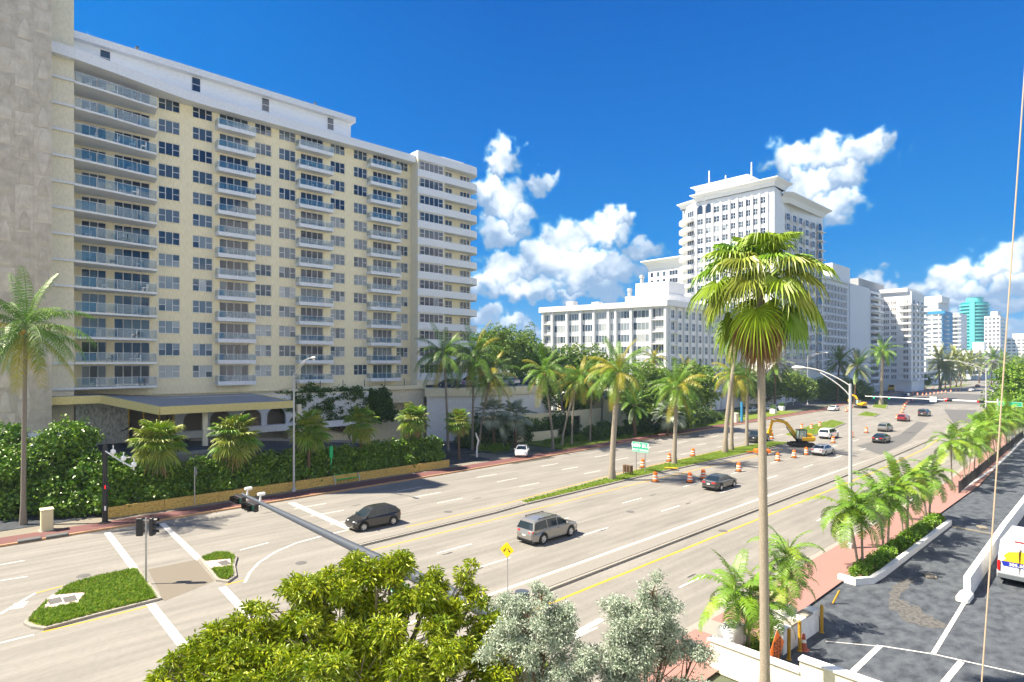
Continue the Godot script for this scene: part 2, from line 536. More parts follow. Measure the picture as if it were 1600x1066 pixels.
func lane_wear() -> Image:
	# concrete with oil drips along the middle of each lane, tyre polish beside it and blotches of age
	var f := FastNoiseLite.new()
	f.seed = 77
	f.frequency = 0.035
	f.fractal_octaves = 5
	var im := Image.create(1024, 512, false, Image.FORMAT_RGB8)
	var lanes := [-53.2, -49.9, -46.4, -42.6, -35.0, -31.0, -27.0, -20.3, -16.8]
	for x in 1024:
		var px := -58.0 + 43.0 * (x + 0.5) / 1024.0
		var oil := 0.0
		var tyre := 0.0
		for l in lanes:
			var d: float = absf(px - l)
			oil += exp(-d * d / 0.12)
			tyre += exp(-(d - 0.85) * (d - 0.85) / 0.06)
		for y in 512:
			# the pattern joins up along the road
			var a := TAU * y / 512.0
			var n := f.get_noise_3d(x * 0.8, cos(a) * 40.0, sin(a) * 40.0)
			var m := f.get_noise_3d(x * 4.0, cos(a) * 25.0 + 300.0, sin(a) * 25.0)
			var k := 0.95 + n * 0.10 + m * 0.05 - oil * (0.06 + 0.10 * n) - tyre * (0.045 + 0.05 * m)
			im.set_pixel(x, y, Color(k, k * 0.995, k * 0.985))
	return im

func ribbon(s: Shape, path: Array, left: float, right: float, y0: float, y1: float) -> void:
	# a strip along a path of Vector3 ground points, from -left to +right of it
	var a := []
	var b := []
	for i in path.size():
		var d: Vector3 = path[mini(i + 1, path.size() - 1)] - path[maxi(i - 1, 0)]
		d.y = 0
		d = d.normalized()
		var side := Vector3(-d.z, 0, d.x)
		var p: Vector3 = path[i]
		a.append(p - side * left)
		b.append(p + side * right)
	for i in path.size() - 1:
		var p: Vector3 = a[i]
		var q: Vector3 = a[i + 1]
		var r: Vector3 = b[i + 1]
		var t: Vector3 = b[i]
		var h := Vector3(0, y1, 0)
		var l := Vector3(0, y0, 0)
		s.quad(t + h, r + h, q + h, p + h)
		if y1 - y0 > 0.01:
			s.quad(p + l, p + h, q + h, q + l)
			s.quad(r + l, r + h, t + h, t + l)
	if y1 - y0 > 0.01:
		for e in [0, path.size() - 1]:
			s.quad(a[e] + Vector3(0, y0, 0), b[e] + Vector3(0, y0, 0), b[e] + Vector3(0, y1, 0), a[e] + Vector3(0, y1, 0))

func sheet(s: Shape, left: Array, right: Array, y: float) -> void:
	for i in left.size() - 1:
		s.quad(right[i] + Vector3(0, y, 0), right[i + 1] + Vector3(0, y, 0), left[i + 1] + Vector3(0, y, 0), left[i] + Vector3(0, y, 0))

func line(called: String, m: Material, path: Array, width: float, y := 0.008) -> void:
	var s := Shape.new()
	ribbon(s, path, width * 0.5, width * 0.5, y, y)
	var o := part(get_node("road"), called, s, m)
	o.set_meta("label", "painted line on the concrete road")

func xz(x: float, d: float) -> Vector3:
	return Vector3(x, 0, -d)

# far and near edges of the avenue, as (x, distance along it)
const FAR_EDGE := [[-54.8, -120.0], [-55.0, 0.0], [-55.4, 40.0], [-55.9, 55.0], [-57.0, 78.0], [-57.6, 110.0], [-59.0, 172.0], [-65.0, 215.0], [-70.7, 271.0], [-76.0, 350.0], [-80.0, 430.0], [-92.0, 720.0]]
const NEAR_EDGE := [[-15.2, -120.0], [-15.2, 0.0], [-15.2, 40.0], [-15.0, 55.0], [-14.9, 78.0], [-16.2, 110.0], [-25.5, 172.0], [-31.5, 215.0], [-35.5, 271.0], [-42.0, 350.0], [-47.0, 430.0], [-60.0, 720.0]]

func edge(table: Array, shift := 0.0, from := -1000.0, to := 5000.0) -> Array:
	var out := []
	for i in table.size():
		if table[i][1] >= from and table[i][1] <= to:
			out.append(xz(table[i][0] + shift, table[i][1]))
	return out

func island(called: String, outline: Array, top: Material, y := 0.13, tufts := 0, pads := []) -> MeshInstance3D:
	# raised island: kerb ring of stone, filling set a little lower
	var ring := poly(outline)
	var inner: PackedVector2Array = Geometry2D.offset_polygon(ring, -0.2)[0]
	var s := Shape.new()
	s.prism(ring, -0.02, y)
	var o := setting(called, s, M.kerb)
	var f := Shape.new()
	f.prism(inner, y - 0.01, y + 0.03)
	part(o, "filling", f, top)
	if tufts > 0:
		grass(o, inner, y + 0.03, tufts, pads)
	return o

func grass(parent: Node, area: PackedVector2Array, y: float, count: int, pads := []) -> void:
	var s := Shape.new()
	for i in 7:
		var a := rng.randf() * TAU
		var b := Vector3(cos(a), 0, sin(a)) * rng.randf() * 0.06
		var side := Vector3(-sin(a), 0, cos(a)) * 0.012
		s.tri(b - side, b + side, b + Vector3(cos(a) * 0.05, 0.07 + rng.randf() * 0.05, sin(a) * 0.05))
	var lo := area[0]
	var hi := area[0]
	for p in area:
		lo = lo.min(p)
		hi = hi.max(p)
	var mm := MultiMesh.new()
	mm.transform_format = MultiMesh.TRANSFORM_3D
	mm.use_colors = true
	mm.mesh = s.mesh()
	var spots := []
	while spots.size() < count:
		var p := Vector2(rng.randf_range(lo.x, hi.x), rng.randf_range(lo.y, hi.y))
		var free := Geometry2D.is_point_in_polygon(p, area)
		for q in pads:
			free = free and not Geometry2D.is_point_in_polygon(p, q)
		if free:
			spots.append(p)
	mm.instance_count = count
	for i in count:
		mm.set_instance_transform(i, Transform3D(Basis(Vector3.UP, rng.randf() * TAU).scaled(Vector3.ONE * rng.randf_range(0.8, 1.6)), v3(spots[i], y)))
		mm.set_instance_color(i, Color(0.75, 0.8, 0.6).lerp(Color(1.35, 1.25, 1.4), rng.randf()) if rng.randf() < 0.93 else Color(1.9, 1.1, 3.0))
	var o := MultiMeshInstance3D.new()
	o.name = "grass"
	o.multimesh = mm
	o.material_override = leaf(0.17, 0.28, 0.011)
	o.set_meta("kind", "stuff")
	parent.add_child(o, true)

func ground() -> void:
	var s := Shape.new()
	s.prism(poly([xz(-3000, -800), xz(2500, -800), xz(2500, 4500), xz(-3000, 4500)]), -0.05, -0.05)
	setting("ground", s, M.far_land)
	s = Shape.new()
	sheet(s, edge(FAR_EDGE), edge(NEAR_EDGE), 0.0)
	sheet(s, [xz(-130, -42), xz(-130, 2)], [xz(-54.5, -42), xz(-54.5, 2)], 0.0)
	sheet(s, [xz(-62, 52), xz(-62, 60)], [xz(-55, 52), xz(-55, 60)], 0.0)
	var road := setting("road", s, M.concrete_road)
	road.name = "road"
	# slab joints and tar repairs
	for i in 34:
		var d := -20.0 + i * 6.4
		for lane in [[-54.5, -40.2], [-37.0, -25.2], [-22.4, -15.6]]:
			if d > 22.0 or lane[0] < -50.0:
				s = Shape.new()
				ribbon(s, [xz(lane[0], d), xz(lane[1], d)], 0.012, 0.012, 0.004, 0.004)
				part(road, "slab_joint", s, M.joint)
	for p in [Vector3(-30.35, 0, -34.58), Vector3(-32.45, 0, -24.51), Vector3(-28.81, 0, -49.24), Vector3(-32.96, 0, -49.81), Vector3(-28.71, 0, -23.94), Vector3(-28.77, 0, -36.51), Vector3(-43.67, 0, -36.41), Vector3(-51.86, 0, -19.61), Vector3(-49.08, 0, -26.58), Vector3(-18.93, 0, -32.72)]:
		s = Shape.new()
		var n := 9
		var ring := PackedVector2Array()
		for k in n:
			var a := TAU * k / n
			ring.append(Vector2(p.x + cos(a) * 0.09 * rng.randf_range(0.6, 1.3), p.z + sin(a) * 0.55 * rng.randf_range(0.6, 1.3)))
		s.prism(ring, 0.005, 0.005)
		part(road, "tar_patch", s, M.tar)
	# hairline cracks and drips
	for i in 26:
		s = Shape.new()
		var at := Vector3(rng.randf_range(-54, -16), 0, -rng.randf_range(6, 90))
		var path := [at]
		for j in 7:
			path.append(path[-1] + Vector3(rng.randf_range(-0.25, 0.25), 0, -rng.randf_range(0.4, 0.9)) if i % 3 else path[-1] + Vector3(rng.randf_range(0.3, 0.7), 0, rng.randf_range(-0.25, 0.25)))
		ribbon(s, path, 0.012, 0.012, 0.0045, 0.0045)
		part(road, "crack", s, M.joint)
	for p in [Vector3(-30.63, 0, -42.86), Vector3(-41.47, 0, -31.32), Vector3(-44.24, 0, -5.77), Vector3(-22.26, 0, -43.19), Vector3(-37.42, 0, -16.40)]:
		s = Shape.new()
		s.lathe([Vector2(0.36, 0.004), Vector2(0.35, 0.012), Vector2(0.0, 0.013)], 20, p)
		part(road, "manhole_cover", s, M.road_patch)
	# darker repaved pieces further on
	s = Shape.new()
	s.prism(poly([Vector3(-30.73, 0, -102.10), Vector3(-25.43, 0, -94.72), Vector3(-26.58, 0, -114.13), Vector3(-31.69, 0, -152.16), Vector3(-34.19, 0, -153.49), Vector3(-30.08, 0, -122.89)]), 0.004, 0.004)
	part(road, "repaved_patch", s, M.road_patch)
	s = Shape.new()
	s.prism(poly([Vector3(-66.24, 0, -144.84), Vector3(-67.16, 0, -218.01), Vector3(-55.14, 0, -221.62), Vector3(-24.91, 0, -233.20), Vector3(-31.96, 0, -299.20), Vector3(-78.78, 0, -308.58), Vector3(-81.93, 0, -265.98), Vector3(-76.53, 0, -194.47)]), 0.004, 0.004)
	part(road, "repaved_patch", s, M.road_patch)
	s = Shape.new()
	s.prism(poly([Vector3(-37.92, 0, -198.28), Vector3(-31.48, 0, -201.96), Vector3(-23.89, 0, -162.45), Vector3(-27.84, 0, -154.32)]), 0.005, 0.005)
	part(road, "repaved_patch", s, M.road_patch)
	# far pavement
	s = Shape.new()
	sheet(s, edge(FAR_EDGE, -2.4, -130, 400), edge(FAR_EDGE, -0.2, -130, 400), 0.14)
	var fp := setting("far_pavement", s, M.red_paver)
	s = Shape.new()
	ribbon(s, edge(FAR_EDGE, -0.1, -130, 400), 0.1, 0.1, -0.02, 0.145)
	part(fp, "kerb", s, worn(0.50, 0.30, 0.16, 0.85, M.kerb.albedo_texture, Vector3(0.5, 0.5, 0.5)))
	s = Shape.new()
	sheet(s, edge(FAR_EDGE, -9.0, -130, 60), edge(FAR_EDGE, -2.4, -130, 60), 0.12)
	setting("sandy_verge", s, M.sand)
	s = Shape.new()
	s.prism(poly([xz(-58.6, 66), xz(-59.4, 78), xz(-60.3, 110), xz(-61.4, 160), xz(-75, 160), xz(-75, 66)]), 0.0, 0.13)
	var fl := setting("far_lawn", s, M.lawn)
	grass(fl, poly([xz(-58.7, 66), xz(-59.6, 78), xz(-60.4, 110), xz(-61, 130), xz(-64, 130), xz(-63, 66)]), 0.13, 5000)
	# near pavement
	s = Shape.new()
	sheet(s, edge(NEAR_EDGE, 0.35, -130, 280), edge(NEAR_EDGE, 3.0, -130, 280), 0.14)
	var np := setting("near_pavement", s, M.pink_paver)
	s = Shape.new()
	ribbon(s, edge(NEAR_EDGE, 0.17, -130, 280), 0.17, 0.18, -0.02, 0.145)
	part(np, "kerb", s, M.kerb)
	for i in 26:
		s = Shape.new()
		ribbon(s, [xz(-14.8, 15.0 + i * 3.0), xz(-12.25, 15.0 + i * 3.0)], 0.01, 0.01, 0.1435, 0.1435)
		part(np, "slab_joint", s, M.joint)
	for c in [[Vector3(-14.41, 0, -26.81), 0.9], [Vector3(-13.33, 0, -29.30), 0.0]]:
		if c[1] > 0:
			s = Shape.new()
			s.box(c[0] + Vector3(0, 0.146, 0), Vector3(1.3, 0.01, 1.5))
			part(np, "utility_cover", s, M.kerb)
	# parking court
	s = Shape.new()
	s.prism(poly([xz(-12.2, 23.6), xz(-12.2, 33.0), xz(-13.4, 34.0), xz(-13.4, 37.6), xz(-12.2, 38.6), xz(-11.9, 78), xz(-13.3, 112), xz(-17, 140), xz(14, 140), xz(14, 23.6)]), -0.04, 0.02)
	var court := setting("parking_court", s, M.asphalt)
	for seg in [[Vector3(-8.32, 0, -30.91), Vector3(-8.42, 0, -26.93), 0.12], [Vector3(-5.47, 0, -31.83), Vector3(-5.59, 0, -29.23), 0.12], [Vector3(-8.32, 0, -30.91), Vector3(-6.47, 0, -31.75), 0.05], [Vector3(-6.47, 0, -31.75), Vector3(-3.46, 0, -32.43), 0.05], [Vector3(-6.47, 0, -31.75), Vector3(-6.72, 0, -40.44), 0.09], [Vector3(-10.19, 0, -29.56), Vector3(-8.31, 0, -30.84), 0.03]]:
		s = Shape.new()
		ribbon(s, [seg[0], seg[1]], seg[2], seg[2], 0.028, 0.028)
		part(court, "bay_line", s, M.paint_white)
	for r in [[1395, 925], [0, 0]]:
		if r[0] > 0:
			s = Shape.new()
			var ring := [Vector3(-9.97, 0, -39.70), Vector3(-10.04, 0, -41.71), Vector3(-9.41, 0, -42.08), Vector3(-9.36, 0, -40.20), Vector3(-9.37, 0, -38.28), Vector3(-8.58, 0, -37.46), Vector3(-7.48, 0, -36.30), Vector3(-6.75, 0, -35.68), Vector3(-7.12, 0, -34.57), Vector3(-8.12, 0, -34.86), Vector3(-9.11, 0, -36.05), Vector3(-9.70, 0, -37.53)]
			var rough := PackedVector2Array()
			for k in ring.size():
				for j in 4:
					rough.append(poly([(ring[k] as Vector3).lerp(ring[(k + 1) % ring.size()], j / 4.0)])[0] + Vector2(rng.randf_range(-0.12, 0.12), rng.randf_range(-0.3, 0.3)))
			if Geometry2D.triangulate_polygon(rough).size() > 0:
				s.prism(rough, 0.025, 0.025)
				part(court, "worn_patch", s, M.scuff)
	# lane marks
	line("edge_line", M.paint_yellow, [xz(-36.6, 20.5), xz(-36.9, 34), xz(-37.3, 55), xz(-37.0, 90)], 0.16)
	line("edge_line", M.paint_yellow, [xz(-39.9, 26), xz(-40.1, 36), xz(-41.2, 46), xz(-42.4, 60), xz(-43, 90)], 0.14)
	line("edge_line", M.paint_white, [xz(-25.1, 12), xz(-25.15, 110)], 0.2)
	line("edge_line", M.paint_yellow, [xz(-21.95, 17), xz(-21.95, 80), xz(-22.6, 105), xz(-24.0, 122)], 0.2)
	line("edge_line", M.paint_yellow, [Vector3(-36.38, 0, -3.11), Vector3(-36.31, 0, -5.26), Vector3(-36.35, 0, -7.76)], 0.14)
	line("edge_line", M.paint_yellow, [Vector3(-42.73, 0, -3.42), Vector3(-43.03, 0, -4.64)], 0.14)
	line("edge_line", M.paint_yellow, [Vector3(-36.78, 0, -11.58), Vector3(-36.75, 0, -12.65)], 0.14)
	for seg in [[Vector3(-54.31, 0, -8.56), Vector3(-42.93, 0, -8.30)], [Vector3(-36.62, 0, -7.73), Vector3(-30.31, 0, -7.68)], [Vector3(-54.29, 0, -12.27), Vector3(-42.58, 0, -11.82)], [Vector3(-36.49, 0, -11.32), Vector3(-28.87, 0, -10.91)]]:
		line("crossing_line", M.paint_white, seg, 0.42)
	line("stop_line", M.paint_white, [Vector3(-54.02, 0, -22.76), Vector3(-42.63, 0, -22.54)], 0.6)
	line("lane_line", M.paint_white, [Vector3(-36.33, 0, -12.51), Vector3(-37.88, 0, -13.35), Vector3(-39.39, 0, -14.48), Vector3(-40.76, 0, -16.06), Vector3(-41.77, 0, -17.93), Vector3(-42.20, 0, -20.47), Vector3(-42.30, 0, -22.37)], 0.16)
	line("lane_line", M.paint_white, [Vector3(-40.44, 0, -1.76), Vector3(-42.78, 0, -3.37)], 0.16)
	line("lane_line", M.paint_white, [Vector3(-41.29, 0, -2.27), Vector3(-41.10, 0, -2.83)], 0.9)
	line("lane_line", M.paint_white, [Vector3(-36.29, 0, -1.58), Vector3(-36.29, 0, -2.81)], 0.14)
	line("lane_line", M.paint_white, [Vector3(-50.26, 0, -2.19), Vector3(-50.30, 0, -3.40)], 0.13)
	line("lane_line", M.paint_white, [Vector3(-46.59, 0, -2.03), Vector3(-46.42, 0, -3.29)], 0.13)
	line("lane_line", M.paint_white, [Vector3(-42.84, 0, -14.45), Vector3(-43.24, 0, -16.58)], 0.13)
	line("turn_line", M.paint_white, [Vector3(-18.60, 0, -20.43), Vector3(-18.82, 0, -23.89)], 0.35)
	for lane in [[-51.6, 22, 120], [-48.2, 22, 120], [-44.7, 22, 110], [-33.0, 24, 115], [-28.9, 24, 115], [-18.4, 20, 110]]:
		var d: float = lane[1]
		while d < lane[2]:
			line("lane_dash", M.paint_white, [xz(lane[0], d), xz(lane[0], d + 3.0)], 0.13)
			d += 10.5
	# islands
	var pads := [poly([Vector3(-39.25, 0, -3.38), Vector3(-41.25, 0, -3.94), Vector3(-40.49, 0, -5.40), Vector3(-38.99, 0, -4.83)]), poly([Vector3(-41.60, 0, -11.77), Vector3(-40.90, 0, -13.23), Vector3(-39.38, 0, -12.74), Vector3(-39.72, 0, -11.72)])]
	island("grass_island", [Vector3(-43.24, 0, -8.46), Vector3(-36.80, 0, -8.29), Vector3(-36.68, 0, -5.32), Vector3(-36.49, 0, -3.19), Vector3(-37.18, 0, -2.76), Vector3(-37.99, 0, -2.52), Vector3(-38.85, 0, -2.78), Vector3(-40.26, 0, -3.36), Vector3(-41.54, 0, -4.02), Vector3(-42.68, 0, -4.72), Vector3(-43.20, 0, -5.95)], M.lawn, 0.13, 7000, pads)
	var b := get_node("grass_island")
	for i in 2:
		s = Shape.new()
		s.prism(pads[i], 0.15, 0.172)
		var pad := part(b, "paver_pad", s, mat(0.55, 0.45, 0.41, 0.9))
		for q in [[Vector3(-40.12, 0, -3.99), Vector3(-39.90, 0, -4.61)], [Vector3(-40.31, 0, -12.62)]][i]:
			s = Shape.new()
			s.box(q + Vector3(0, 0.176, 0), Vector3(0.95, 0.012, 0.55))
			part(pad, "grate", s, M.road_patch)
	island("grass_island", [Vector3(-42.63, 0, -11.76), Vector3(-43.11, 0, -12.96), Vector3(-42.43, 0, -13.69), Vector3(-41.28, 0, -13.76), Vector3(-39.58, 0, -13.04), Vector3(-37.62, 0, -12.50), Vector3(-36.89, 0, -11.76), Vector3(-37.71, 0, -11.34)], M.lawn, 0.13, 1500, pads)
	s = Shape.new()
	s.prism(poly([Vector3(-42.83, 0, -8.90), Vector3(-42.72, 0, -11.66), Vector3(-37.87, 0, -11.31), Vector3(-36.51, 0, -8.34)]), 0.006, 0.006)
	part(road, "refuge_paving", s, worn(0.20, 0.175, 0.14, 0.95, M.sand.albedo_texture, Vector3(1.2, 1.2, 1.2)))
	island("median_nose", [xz(-39.3, 20.6), xz(-37.8, 20.6), xz(-38.2, 34), xz(-38.6, 38), xz(-39.6, 38), xz(-39.4, 28)], M.kerb_old, 0.14)
	island("grass_median", [xz(-38.6, 38.1), xz(-39.0, 56), xz(-38.6, 82), xz(-38.8, 97), xz(-41.5, 97), xz(-42.4, 84), xz(-41.7, 62), xz(-40.5, 47), xz(-39.6, 38.1)], M.lawn, 0.14, 9000)
	island("grass_median", [Vector3(-39.27, 0, -102.95), Vector3(-40.48, 0, -117.45), Vector3(-43.42, 0, -137.74), Vector3(-47.95, 0, -143.02), Vector3(-46.27, 0, -123.88), Vector3(-44.13, 0, -107.93)], M.lawn, 0.14, 3000)
	island("grass_median", [Vector3(-47.92, 0, -159.22), Vector3(-43.91, 0, -158.60), Vector3(-45.08, 0, -167.38), Vector3(-50.01, 0, -173.17)], M.lawn, 0.14, 800)
	island("grass_median", [Vector3(-53.69, 0, -191.58), Vector3(-48.75, 0, -186.76), Vector3(-55.81, 0, -216.53), Vector3(-62.65, 0, -237.79), Vector3(-62.64, 0, -227.65)], M.lawn, 0.14, 800)
	island("grass_median", [Vector3(-67.31, 0, -320.80), Vector3(-66.25, 0, -382.30), Vector3(-70.76, 0, -444.10), Vector3(-72.24, 0, -400.41)], M.lawn, 0.14, 0)
	island("separator", [xz(-24.7, 14), xz(-23.1, 14), xz(-23.3, 70), xz(-23.7, 95), xz(-24.4, 119), xz(-24.9, 119), xz(-25.0, 95), xz(-24.8, 70)], M.kerb_old, 0.15)
	# hedge bed and its white kerb wall beside the court
	s = Shape.new()
	ribbon(s, [xz(-12.5, 38.4), xz(-11.6, 38.3), xz(-11.0, 39.3), xz(-10.9, 41), xz(-10.7, 58)], 0.13, 0.13, 0.0, 0.42)
	var kw := thing("kerb_wall", "low white kerb wall curving round the hedge bed beside the parking court", "kerb wall")
	part(kw, "wall", s, M.white_wall)
	s = Shape.new()
	s.prism(poly([xz(-12.3, 38.6), xz(-11.7, 38.6), xz(-11.2, 40), xz(-10.95, 58), xz(-11.9, 58)]), 0.0, 0.2)
	setting("planting_bed", s, M.sand)
	s = Shape.new()
	ribbon(s, [Vector3(-12.67, 0, -73.09), xz(-12.6, 90), xz(-13.2, 110), Vector3(-14.00, 0, -131.05)], 0.12, 0.12, 0.0, 0.16)
	part(court, "kerb", s, M.white_wall)
	# the terrace of the yellow block's drive

var cache := {}

func facing(n: Vector3) -> Basis:
	return Basis(Vector3.UP, atan2(-n.z, n.x))

# a window of `w` by `h` metres that looks along +x; style: number of lights, "s" when the outer ones are split
func window_meshes(w: float, h: float, lights: int, split: bool, deep := 0.10) -> Array:
	var key := "%.2f %.2f %d %s" % [w, h, lights, split]
	if cache.has(key):
		return cache[key]
	var t := 0.055
	var f := Shape.new()
	f.span(Vector3(-deep, 0, -w * 0.5), Vector3(0, t, w * 0.5))
	f.span(Vector3(-deep, h - t, -w * 0.5), Vector3(0, h, w * 0.5))
	f.span(Vector3(-deep, t, -w * 0.5), Vector3(0, h - t, -w * 0.5 + t))
	f.span(Vector3(-deep, t, w * 0.5 - t), Vector3(0, h - t, w * 0.5))
	var panes := []
	var step := w / lights
	for i in lights:
		var z0 := -w * 0.5 + i * step
		if i > 0:
			f.span(Vector3(-deep, t, z0 - t * 0.6), Vector3(0, h - t, z0 + t * 0.6))
		var a := z0 + t
		var b := z0 + step - t
		if split and (i == 0 or i == lights - 1):
			f.span(Vector3(-deep, h * 0.5 - t * 0.5, a), Vector3(-0.004, h * 0.5 + t * 0.5, b))
			for k in 2:
				var s := Shape.new()
				s.span(Vector3(-deep + 0.01, t if k == 0 else h * 0.5 + t * 0.5, a), Vector3(-0.05, h * 0.5 - t * 0.5 if k == 0 else h - t, b))
				panes.append(s.mesh())
		else:
			var s := Shape.new()
			s.span(Vector3(-deep + 0.01, t, a), Vector3(-0.05, h - t, b))
			panes.append(s.mesh())
	cache[key] = [f.mesh(), panes]
	return cache[key]

func window(parent: Node3D, at: Vector3, n: Vector3, w: float, h: float, lights: int, split: bool, pick: Array, frame: Material = null, called := "window") -> MeshInstance3D:
	var m := window_meshes(w, h, lights, split)
	var o := part(parent, called, m[0], frame if frame else M.frame, Transform3D(facing(n), at - parent.position))
	var drawn: int = pick[rng.randi() % pick.size()]
	for p in m[1]:
		var k := drawn
		if rng.randf() < 0.25:
			k = pick[rng.randi() % pick.size()]
		part(o, "pane", p, M.panes[k])
	return o

const FLOOR0 := 10.25
const STOREY := 2.75
const ROWS := 13
const FX := -82.5

func yellow_block() -> void:
	var t := thing("apartment_block", "long pale yellow apartment block with rows of balconies and a white attic", "apartment block", Vector3(-90, 0, -40))
	var home := Transform3D(Basis.IDENTITY, -t.position)
	# columns of openings on the long front: z from, z to, lights, kind
	var cols := [[-18.27, -20.62, 3, "w"], [-22.08, -24.42, 3, "w"], [-25.27, -28.90, 4, "d"], [-29.78, -31.98, 3, "w"], [-33.04, -35.41, 3, "w"], [-36.15, -39.53, 4, "d"], [-40.68, -42.99, 3, "w"], [-44.47, -46.75, 3, "w"], [-47.76, -51.10, 4, "d"], [-51.99, -54.17, 3, "w"]]
	var left := [[-10.57, -12.93, 3, "d"], [-13.71, -17.33, 4, "d"]]
	var top := FLOOR0 + STOREY * ROWS
	# wall: piers and spandrels round the openings
	var wall := Shape.new()
	var z := -17.48
	var all := left + cols
	z = -9.4
	var z_end := -54.6
	var depth := 0.32
	for c in all:
		wall.span(Vector3(FX - depth, FLOOR0 - 1.2, c[0]), Vector3(FX, top, z))
		for k in ROWS + 1:
			var y0 := FLOOR0 - 1.2 if k == 0 else FLOOR0 + STOREY * (k - 1) + 2.36
			var y1 := top if k == ROWS else FLOOR0 + STOREY * k + (0.78 if c[3] == "w" else 0.12)
			wall.span(Vector3(FX - depth, y0, c[1]), Vector3(FX, y1, c[0]))
		z = c[1]
	wall.span(Vector3(FX - depth, FLOOR0 - 1.2, z_end), Vector3(FX, top, z))
	part(t, "wall", wall, M.yellow_wall, home)
	var core := Shape.new()
	core.span(Vector3(-99, 0, -67.6), Vector3(FX - depth - 0.02, top + 0.2, -4))
	part(t, "core", core, M.cream_wall, home)
	for c in all:
		var w: float = c[0] - c[1]
		for k in ROWS:
			var pick := [0, 1, 2, 3, 2] if k > 8 else ([1, 2, 3, 4, 3] if k > 5 else [2, 3, 4, 5, 4])  # lower rows paler: curtains, and bright reflections put into the pane colour
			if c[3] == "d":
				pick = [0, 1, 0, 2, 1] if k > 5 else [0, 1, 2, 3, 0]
			var sill := 0.78 if c[3] == "w" else 0.12
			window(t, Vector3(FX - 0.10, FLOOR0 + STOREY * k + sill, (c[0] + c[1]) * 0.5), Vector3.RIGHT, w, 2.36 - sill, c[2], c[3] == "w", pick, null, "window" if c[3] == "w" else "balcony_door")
			if c[3] == "w":
				var sl: Mesh = cache.get("sill %.2f" % w)
				if sl == null:
					var s := Shape.new()
					s.span(Vector3(0, -0.07, -w * 0.5 - 0.06), Vector3(0.09, -0.003, w * 0.5 + 0.06))
					sl = s.mesh()
					cache["sill %.2f" % w] = sl
				part(t, "window_sill", sl, M.yellow_wall, Transform3D(Basis.IDENTITY, Vector3(FX + 0.003, FLOOR0 + STOREY * k + 0.78, (c[0] + c[1]) * 0.5) - t.position))
	# balconies on the long front
	var stack := -1
	for b in [[-24.69, -29.40], [-35.35, -40.44], [-46.62, -51.99]]:
		stack += 1
		for k in ROWS:
			balcony(t, [Vector2(FX, b[0]), Vector2(-81.1, b[0]), Vector2(-81.1, b[1]), Vector2(FX, b[1])], FLOOR0 + STOREY * k, 4, true, "%s-row balcony of the %s boxed stack from the stone wing" % [NTH[k], NTH[stack]])
	# long curved balconies at the end by the stone wing
	for k in ROWS:
		var e := [Vector2(FX, -9.52), Vector2(-78.75, -9.5), Vector2(-79.0, -11.5), Vector2(-79.35, -13.5), Vector2(-79.75, -15.5), Vector2(-80.1, -17.6), Vector2(FX, -17.9)]
		balcony(t, e, FLOOR0 + STOREY * k, 2, false, "%s-row long curved balcony by the stone wing" % NTH[k])
	# plain end wing with thin ledges
	var wing := Shape.new()
	wing.span(Vector3(-90, 6, -9.45), Vector3(-78.75, 52, -4.0))
	part(t, "end_wing", wing, M.cream_wall, home)
	for k in ROWS + 1:
		var s := Shape.new()
		var y := FLOOR0 + STOREY * k
		s.span(Vector3(-78.9, y - 0.25, -9.46), Vector3(-78.45, y - 0.02, -6.0))
		part(t, "ledge", s, M.band, home)
	# eaves, attic and roof
	var eave := Shape.new()
	var line_ := poly([Vector2(-82.48, -5), Vector2(-77.6, -5), Vector2(-78.0, -9.5), Vector2(-78.9, -13.5), Vector2(-79.9, -17.5), Vector2(-80.7, -21), Vector2(-80.9, -24), Vector2(-80.9, -54.6), Vector2(-82.48, -54.6)])
	eave.prism(line_, top - 0.7, top + 0.45)
	part(t, "eaves", eave, M.band, home)
	var attic := Shape.new()
	attic.span(Vector3(-97, top + 0.3, -43.83), Vector3(-82.3, top + 3.1, -9.46))
	part(t, "attic", attic, M.attic, home)
	var roof := Shape.new()
	roof.span(Vector3(-98, top + 3.1, -44.25), Vector3(-81.5, top + 3.9, -9.46))
	part(t, "roof", roof, M.band, home)
	for px in [-12.79, -22.40, -31.07, -40.53]:
		var o := window(t, Vector3(-82.2, top + 1.2, px), Vector3.RIGHT, 1.05, 1.8, 1, true, [0, 1])
		o.set_meta("label", "small attic window with two panes")
	for px in [-15.90, -38.03]:
		var s := Shape.new()
		s.lathe([Vector2(0.1, 0), Vector2(0.1, 0.3), Vector2(0.22, 0.32), Vector2(0.22, 0.5), Vector2(0, 0.52)], 8, Vector3(-81.9, top + 3.9, px))
		part(t, "roof_vent", s, M.frame_dark, home)
	# the projecting corner bay
	var cx := -80.3
	var z0 := -54.62
	var zm := -59.78
	var z1 := -67.97
	var bay := Shape.new()
	bay.span(Vector3(-83, FLOOR0 - 1.0, zm), Vector3(cx - 0.25, top, z0 + 0.02))
	part(t, "bay_core", bay, M.cream_wall, home)
	var inner := Shape.new()
	inner.span(Vector3(-95, FLOOR0 - 1.0, z1 + 2.0), Vector3(cx - 1.6, top, zm))
	part(t, "loggia_wall", inner, M.yellow_wall, home)
